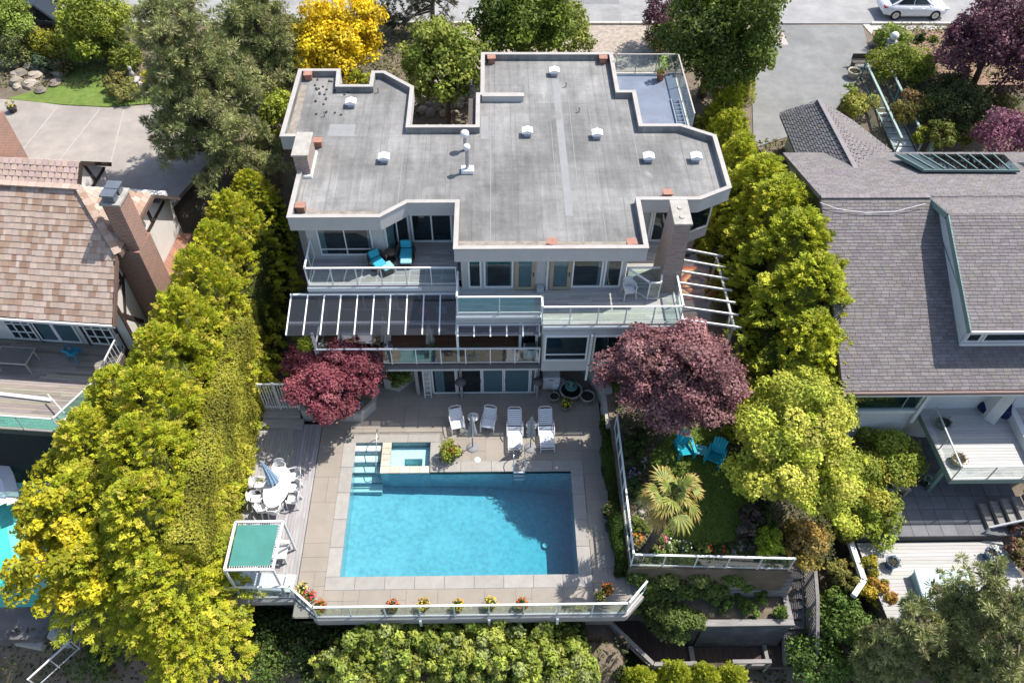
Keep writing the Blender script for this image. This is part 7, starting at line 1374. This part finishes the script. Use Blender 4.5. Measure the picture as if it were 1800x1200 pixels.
# top left garden
ptree('light_green_tree', 'light green airy tree on the lawn edge of the tudor house garden', 168, 42, 6.8, 52, 54, 1.9, lambda c: (*G(172, 85, 4.6).xy, bg_), 60, .5, 8500, .19, [(.28, .33, .04), (.34, .37, .05), (.2, .26, .03)], low=-.4); ptree('light_green_tree', 'pale green tree over the black parked vehicle', 15, 30, 6.6, 36, 32, 1.5, lambda c: (c.x, c.y, bg_), 36, .5, 6000, .17, [(.24, .32, .06), (.3, .37, .07)], low=-.4)
for i, (px, py, rp, h, pal, lb) in enumerate(((30, 82, 34, 1.8, [(.17, .2, .06), (.22, .24, .08)], 'grey-green dome shrub above the rockery'), (75, 78, 26, 1.5, [(.36, .34, .04), (.28, .28, .03)], 'yellow-green shrub behind the rockery'), (108, 85, 24, 1.4, [(.34, .34, .04), (.25, .27, .03)], 'bright yellow-green shrub next to the airy tree'), (70, 112, 14, .9, [(.06, .10, .06), (.09, .13, .07)], 'blue-green dwarf conifer in the rockery'), (92, 118, 13, .8, [(.07, .1, .05), (.1, .13, .06)], 'dark dwarf conifer at the lawn edge of the rockery'), (150, 90, 30, 1.8, [(.16, .22, .03), (.24, .3, .04)], 'green shrub at the foot of the airy tree'), (195, 85, 30, 2.0, [(.10, .15, .03), (.16, .2, .03)], 'dark green shrub between airy tree and pine'), (225, 105, 26, 1.6, [(.12, .16, .03), (.2, .24, .04), (.28, .3, .04)], 'mid green shrub behind the statue'), (210, 145, 18, .9, [(.30, .24, .08), (.24, .22, .06)], 'rusty low shrub beside the statue'), (222, 160, 24, .8, [(.26, .26, .07), (.2, .22, .05), (.34, .32, .1)], 'low spreading shrub in front of the statue'), (268, 140, 16, 1.1, [(.48, .42, .02), (.4, .38, .02)], 'round golden bush beside the statue'), (115, 118, 14, .9, [(.12, .1, .06), (.2, .18, .05)], 'brownish shrub at the lawn corner'))): shrub(lb, px, py, 4.5, rp, h, int(2000*(rp/22)**1.7), .15, pal)
stt_ = T('garden_statue', 'grey stone figure fountain on the lawn of the tudor house', 'statue'); S().lathe([(0, 0), (.25, 0), (.2, .12), (.14, .3), (.32, .45), (.36, .5), (.3, .52), (.08, .5), (.1, .7), (.16, .85), (.1, 1.0), (.06, 1.05), (.11, 1.15), (.1, 1.28), (0, 1.34)], n=14).build('figure', mat('statue_stone', (.36, .34, .32), .9, .2, 8), stt_); S().lathe([(0, .06), (.5, .06), (.55, .03), (.55, 0)], n=18).build('basin', MATS['statue_stone'], stt_); q = G(240, 152, 4.6); place(stt_, (q.x, q.y, 4.55))
q = G(22, 192, 4.7); pot('dark pot of yellow flowers by the brick pier of the tudor house', (q.x, q.y, 4.545), .25, .3, potd, flowers=[YEL], n=80)
# pines: bare limbs with needle tufts
def pine(label, base, top, lims, tuft, per, size, pal, name='pine_tree', tr=.25, lean=(0, 0)):
    t = T(name, label, 'tree', base); s = S(); b = Vector(base); tp = Vector((base[0]+lean[0], base[1]+lean[1], top)); s.tube([b-Vector((0, 0, .3)), b.lerp(tp, .5)+Vector((.2, .1, 0)), tp], [tr, tr*.7, .05], 8); bl = []
    for (u, az, L_, dz) in lims:
        p0 = b.lerp(tp, u); d = Vector((math.cos(az), math.sin(az), 0)); e = p0+d*L_+Vector((0, 0, dz)); m_ = p0.lerp(e, .5)+Vector((0, 0, .15)); s.tube([p0, m_, e], [.07, .045, .015], 5)
        for k in range(int(3+L_*5)):
            v = random.uniform(.25, 1.05); p = p0.lerp(e, v)+Vector((random.gauss(0, .28), random.gauss(0, .28), random.uniform(-.1, .35)))*(.6+.5*L_/2.5); bl.append((p.x, p.y, p.z, tuft*random.uniform(.7, 1.2),)*1+(0, 0))
    bl = [(x, y, z, r_, r_, r_*.8) for x, y, z, r_, *_ in bl]; s.build('trunk', mat('pine_bark', (.13, .10, .08), .9, .35, 5, .6, 12), t)
    rng = RNG; Ps, Ns, Ds, Cs = [], [], [], []; pal = np.array(pal)
    for x, y, z, r_, _, _ in bl:
        D = unit(rng.normal(size=(per, 3))+np.array((0, 0, .45))); Ps.append(np.array((x, y, z))+D*r_*rng.uniform(.45, .8, per)[:, None]); Ds.append(D); Ns.append(np.cross(D, rng.normal(size=(per, 3)))); Cs.append(pal[rng.integers(0, len(pal))]*rng.uniform(.75, 1.25, per)[:, None])
    leafmesh('needles', np.concatenate(Ps), np.concatenate(Ns), size, np.concatenate(Cs), leafmat('needle', .2), t, .2, np.concatenate(Ds)*6, fold=0); return t
PIN = [(.26, .29, .105), (.32, .34, .13), (.21, .24, .09), (.39, .40, .16), (.29, .28, .13)]
rl_ = random.Random(3)
q_ = G(470, 190, 4.6); pine('second pine with dense clumps behind the rear left roof corner', (q_.x, q_.y+1.5, bg_), 10.5, [(u, rl_.uniform(0, 6.28), 1.0+1.7*(1-u)+rl_.uniform(0, .5), rl_.uniform(-.2, .5)) for u in [.12+.86*i/62 for i in range(62)]], .36, 80, .22, PIN, tr=.2)
pbz = G(402, 300, 4.6); pine('large pine with open needle clumps between the two rear drives', (pbz.x, pbz.y, bg_), 13.2, [(u, rl_.uniform(0, 6.28), 1.1+2.0*(1-u)+rl_.uniform(0, .5), rl_.uniform(-.3, .5)) for u in [.12+.86*i/92 for i in range(92)]], .36, 80, .22, PIN, tr=.28, lean=(-.5, .6))
for i, (px, py, top, sc, lb) in enumerate(((1640, 1110, 2.8, 1.1, 'near pine spreading over the hot tub corner'), (1765, 1110, 3.4, 1.2, 'near pine at the deck side by the red shrubs'), (1545, 1160, 1.6, 1.0, 'near pine low on the slope beside the green shrub'), (1690, 1190, 2.6, 1.25, 'near pine below the hot tub'))):
    c = G(px, py, top*.5-1); pine(lb, (c.x, c.y, -5), top, [(u, rl_.uniform(0, 6.28), (1.0+.5*rl_.random())*sc*(1.15-.5*u), rl_.uniform(.0, .7)) for u in [.5+.49*k/22 for k in range(38)]], .29, 80, .19, PIN, tr=.16)
SPR = [(.12, .135, .085), (.16, .17, .11), (.09, .105, .06)]
for i, (px, py, lb) in enumerate(((648, 40, 'drooping grey-green spruce beside the golden tree'), (760, 15, 'drooping grey-green spruce across the street kerb'))):
    c = G(px, py+35, 4.6); pine(lb, (c.x, c.y, bg_), 11.5, [(u, rl_.uniform(0, 6.28), (1.6+rl_.random())*(1.15-.75*u), rl_.uniform(-.9, -.3)) for u in [.15+.8*k/30 for k in range(30)]], .22, 34, .22, SPR, 'spruce_tree', .16)
# ---- slope shrubs along the bottom
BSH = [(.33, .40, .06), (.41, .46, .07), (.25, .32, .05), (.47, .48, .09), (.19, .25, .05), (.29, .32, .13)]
DSH = [(.05, .09, .02), (.08, .12, .03), (.035, .06, .015)]  # shade below the terrace edge is put into these dark leaf colours
blab = ['beside the railing corner', 'below the first flower pot', 'under the second rail bracket', 'next to the bare twigs', 'in the middle of the slope', 'below the orange flower pot', 'under the third rail bracket', 'beside the dark gap by the walkway']
for i, (px, py, rp, z) in enumerate(((650, 1130, 42, -3.0), (705, 1150, 46, -3.0), (760, 1125, 40, -2.8), (815, 1150, 48, -3.0), (875, 1130, 44, -2.8), (930, 1155, 48, -3.2), (975, 1140, 40, -3.0), (1010, 1180, 36, -3.4), (610, 1180, 44, -3.6), (740, 1190, 50, -3.6), (860, 1195, 52, -3.8), (960, 1200, 50, -3.8))):
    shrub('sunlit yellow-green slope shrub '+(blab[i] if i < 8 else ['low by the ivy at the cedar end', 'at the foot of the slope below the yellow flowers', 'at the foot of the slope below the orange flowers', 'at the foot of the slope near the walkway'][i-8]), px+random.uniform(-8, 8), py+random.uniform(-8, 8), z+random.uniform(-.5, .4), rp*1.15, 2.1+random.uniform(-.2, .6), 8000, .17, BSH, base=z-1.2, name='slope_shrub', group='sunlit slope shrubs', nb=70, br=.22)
for i, (px, py, rp, z) in enumerate(((480, 1095, 40, -3.2), (540, 1110, 40, -3.2), (595, 1110, 34, -3.4), (470, 1160, 48, -3.4), (700, 1100, 30, -3.0), (1000, 1105, 30, -3.0), (1030, 1150, 36, -4.6), (1080, 1175, 30, -5), (190, 1150, 44, -3.2), (240, 1100, 34, -3.4), (560, 1170, 34, -3.8))):
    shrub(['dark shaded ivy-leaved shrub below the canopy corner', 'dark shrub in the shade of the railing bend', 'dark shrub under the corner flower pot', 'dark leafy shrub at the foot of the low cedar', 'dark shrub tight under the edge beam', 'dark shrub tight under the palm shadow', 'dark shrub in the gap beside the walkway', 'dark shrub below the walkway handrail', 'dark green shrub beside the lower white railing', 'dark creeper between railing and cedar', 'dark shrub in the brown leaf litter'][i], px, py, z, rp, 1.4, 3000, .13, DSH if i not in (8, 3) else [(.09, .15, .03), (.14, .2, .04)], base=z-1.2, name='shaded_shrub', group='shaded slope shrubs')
for i, (px, py, rp, z, h) in enumerate(((1130, 1195, 24, -3.8, 1.8), (1190, 1185, 30, -3.8, 2.2), (1240, 1190, 30, -3.8, 2.2), (1290, 1192, 26, -3.8, 2.0))):
    c = G(px, py, z+h*.6); cedar(['young golden cypress below the walkway corner', 'young golden cypress below the handrail', 'young golden cypress in front of the charcoal planter', 'young golden cypress beside the brush pile'][i], (c.x, c.y, z-1.5), z+h, .85, .85, 0, [(.45, .50, .045), (.38, .44, .04), (.52, .54, .06)], group='young cypresses', name='cypress_tree', kinds=('f',))
shrub('bright green broadleaf shrub beside the lattice fence foot', 1478, 1085, -2.6, 44, 2.0, 6500, .14, [(.15, .24, .05), (.20, .30, .06), (.11, .18, .04)], base=-4); shrub('bright green broadleaf shrub below the garden stairs', 1440, 1165, -3.4, 48, 1.8, 6500, .14, [(.14, .23, .05), (.19, .29, .06), (.10, .17, .04)], base=-5); shrub('lime shrub at the end of the lattice fence', 1465, 1062, -2.0, 20, 1.0, 2200, .12, [(.26, .34, .04), (.2, .28, .04)], base=-3.4)
for i, (px, py) in enumerate(((1775, 905), (1790, 935), (1785, 965), (1798, 985))): shrub('reddish groundcover shrub beside the white lower deck, '+('top', 'second', 'third', 'lowest')[i]+' step of the rock bed', px, py, -.3, 16, .7, 1100, .13, [(.26, .10, .08), (.14, .15, .04), (.3, .16, .12)], group='red groundcover')
shrub('green leafy shrub in the patio planter under the deck', 700, 660, .75, 18, .6, 1500, .12, [(.14, .2, .04), (.2, .25, .05)], base=.6); 
ivy('green creeper on top of the angled garden wall', [(4.6+i*.2, 23.6-i*.28, 1.05, .38) for i in range(7)], 4000, .11, ((.10, .16, .03), (.15, .2, .04)))
gsc = T('creeper_patch', 'yellow-green creeper climbing at the maple end of the covered deck', 'creeper', (-8.3, 22.6, 2)); P, N, C = blobleaves([(-8.3, 22.5, 2.6+i*.3, .35, .35, .35) for i in range(5)], 300, .12, [(.3, .34, .03), (.2, .26, .03)]); leafmesh('foliage', P, N, .12, C, leafmat('leaf'), gsc, .6)
# low groundcover over the bare soil of the slope and side yards
def groundcover(name, label, n, fn, size, pal, h=.1):
    P = []; 
    while len(P) < n:
        p = fn()
        if p is not None: P.append(p)
    P = np.array(P); P[:, 2] += RNG.uniform(.0, h, len(P)); C = np.array(pal)[RNG.integers(0, len(pal), len(P))]*RNG.uniform(.7, 1.3, (len(P), 1)); N = RNG.normal(0, .5, (len(P), 3))+np.array((0, 0, 1)); tag(leafmesh(name, P, N, size, C, leafmat('leaf'), None, .6), label, 'ground cover', kind='stuff')
def slope_pt():
    x, y = random.uniform(-24, 26), random.uniform(2, 12); return (x, y, gz(x, y))
groundcover('slope_groundcover', 'ivy and leaf litter covering the shaded slope', 30000, slope_pt, .16, [(.05, .08, .02), (.08, .11, .03), (.12, .10, .05), (.10, .07, .05)], .35)
def yard_pt():
    x, y = random.uniform(-32, 36), random.uniform(33, 48)
    if -11 < x < 10.5 and y < 38: return None
    if -31 < x < -13 and y < 41 or 13.5 < x < 24.5 and 36 < y or -4 < x < 12.6 and y > 38: return None
    if x > 18.5 and y < 38: return None
    return (x, y, gz(x, y))
groundcover('yard_groundcover', 'mixed low planting and leaf litter across the front yards', 26000, yard_pt, .16, [(.10, .13, .03), (.16, .15, .06), (.2, .16, .1), (.07, .10, .025), (.24, .22, .07)], .2)
def bed_pt():
    x, y = random.uniform(5.3, 13.4), random.uniform(13.4, 23); c = Vector((x, y))
    poly = [Vector((p.x, p.y)) for p in lw]; ins = False
    for i in range(len(poly)):
        a, b = poly[i], poly[(i+1) % len(poly)]
        if (a.y > y) != (b.y > y) and x < (b.x-a.x)*(y-a.y)/(b.y-a.y)+a.x: ins = not ins
    return None if ins else (x, y, LZ-.02)
groundcover('bed_groundcover', 'dark leafy ground cover filling the lawn beds', 9000, bed_pt, .12, [(.05, .08, .02), (.09, .12, .03), (.12, .09, .06)], .25)
def lawn_pt():
    x, y = random.uniform(5.3, 12.5), random.uniform(13.4, 22); 
    if bed_pt_in(x, y): return (x, y, LZ)
    return None
def bed_pt_in(x, y):
    poly = lw; ins = False
    for i in range(len(poly)):
        a, b = poly[i], poly[(i+1) % len(poly)]
        if (a.y > y) != (b.y > y) and x < (b.x-a.x)*(y-a.y)/(b.y-a.y)+a.x: ins = not ins
    return ins
groundcover('grass', 'short green grass of the small garden lawn', 22000, lawn_pt, .07, [(.17, .25, .04), (.23, .29, .05), (.13, .20, .035)], .03)
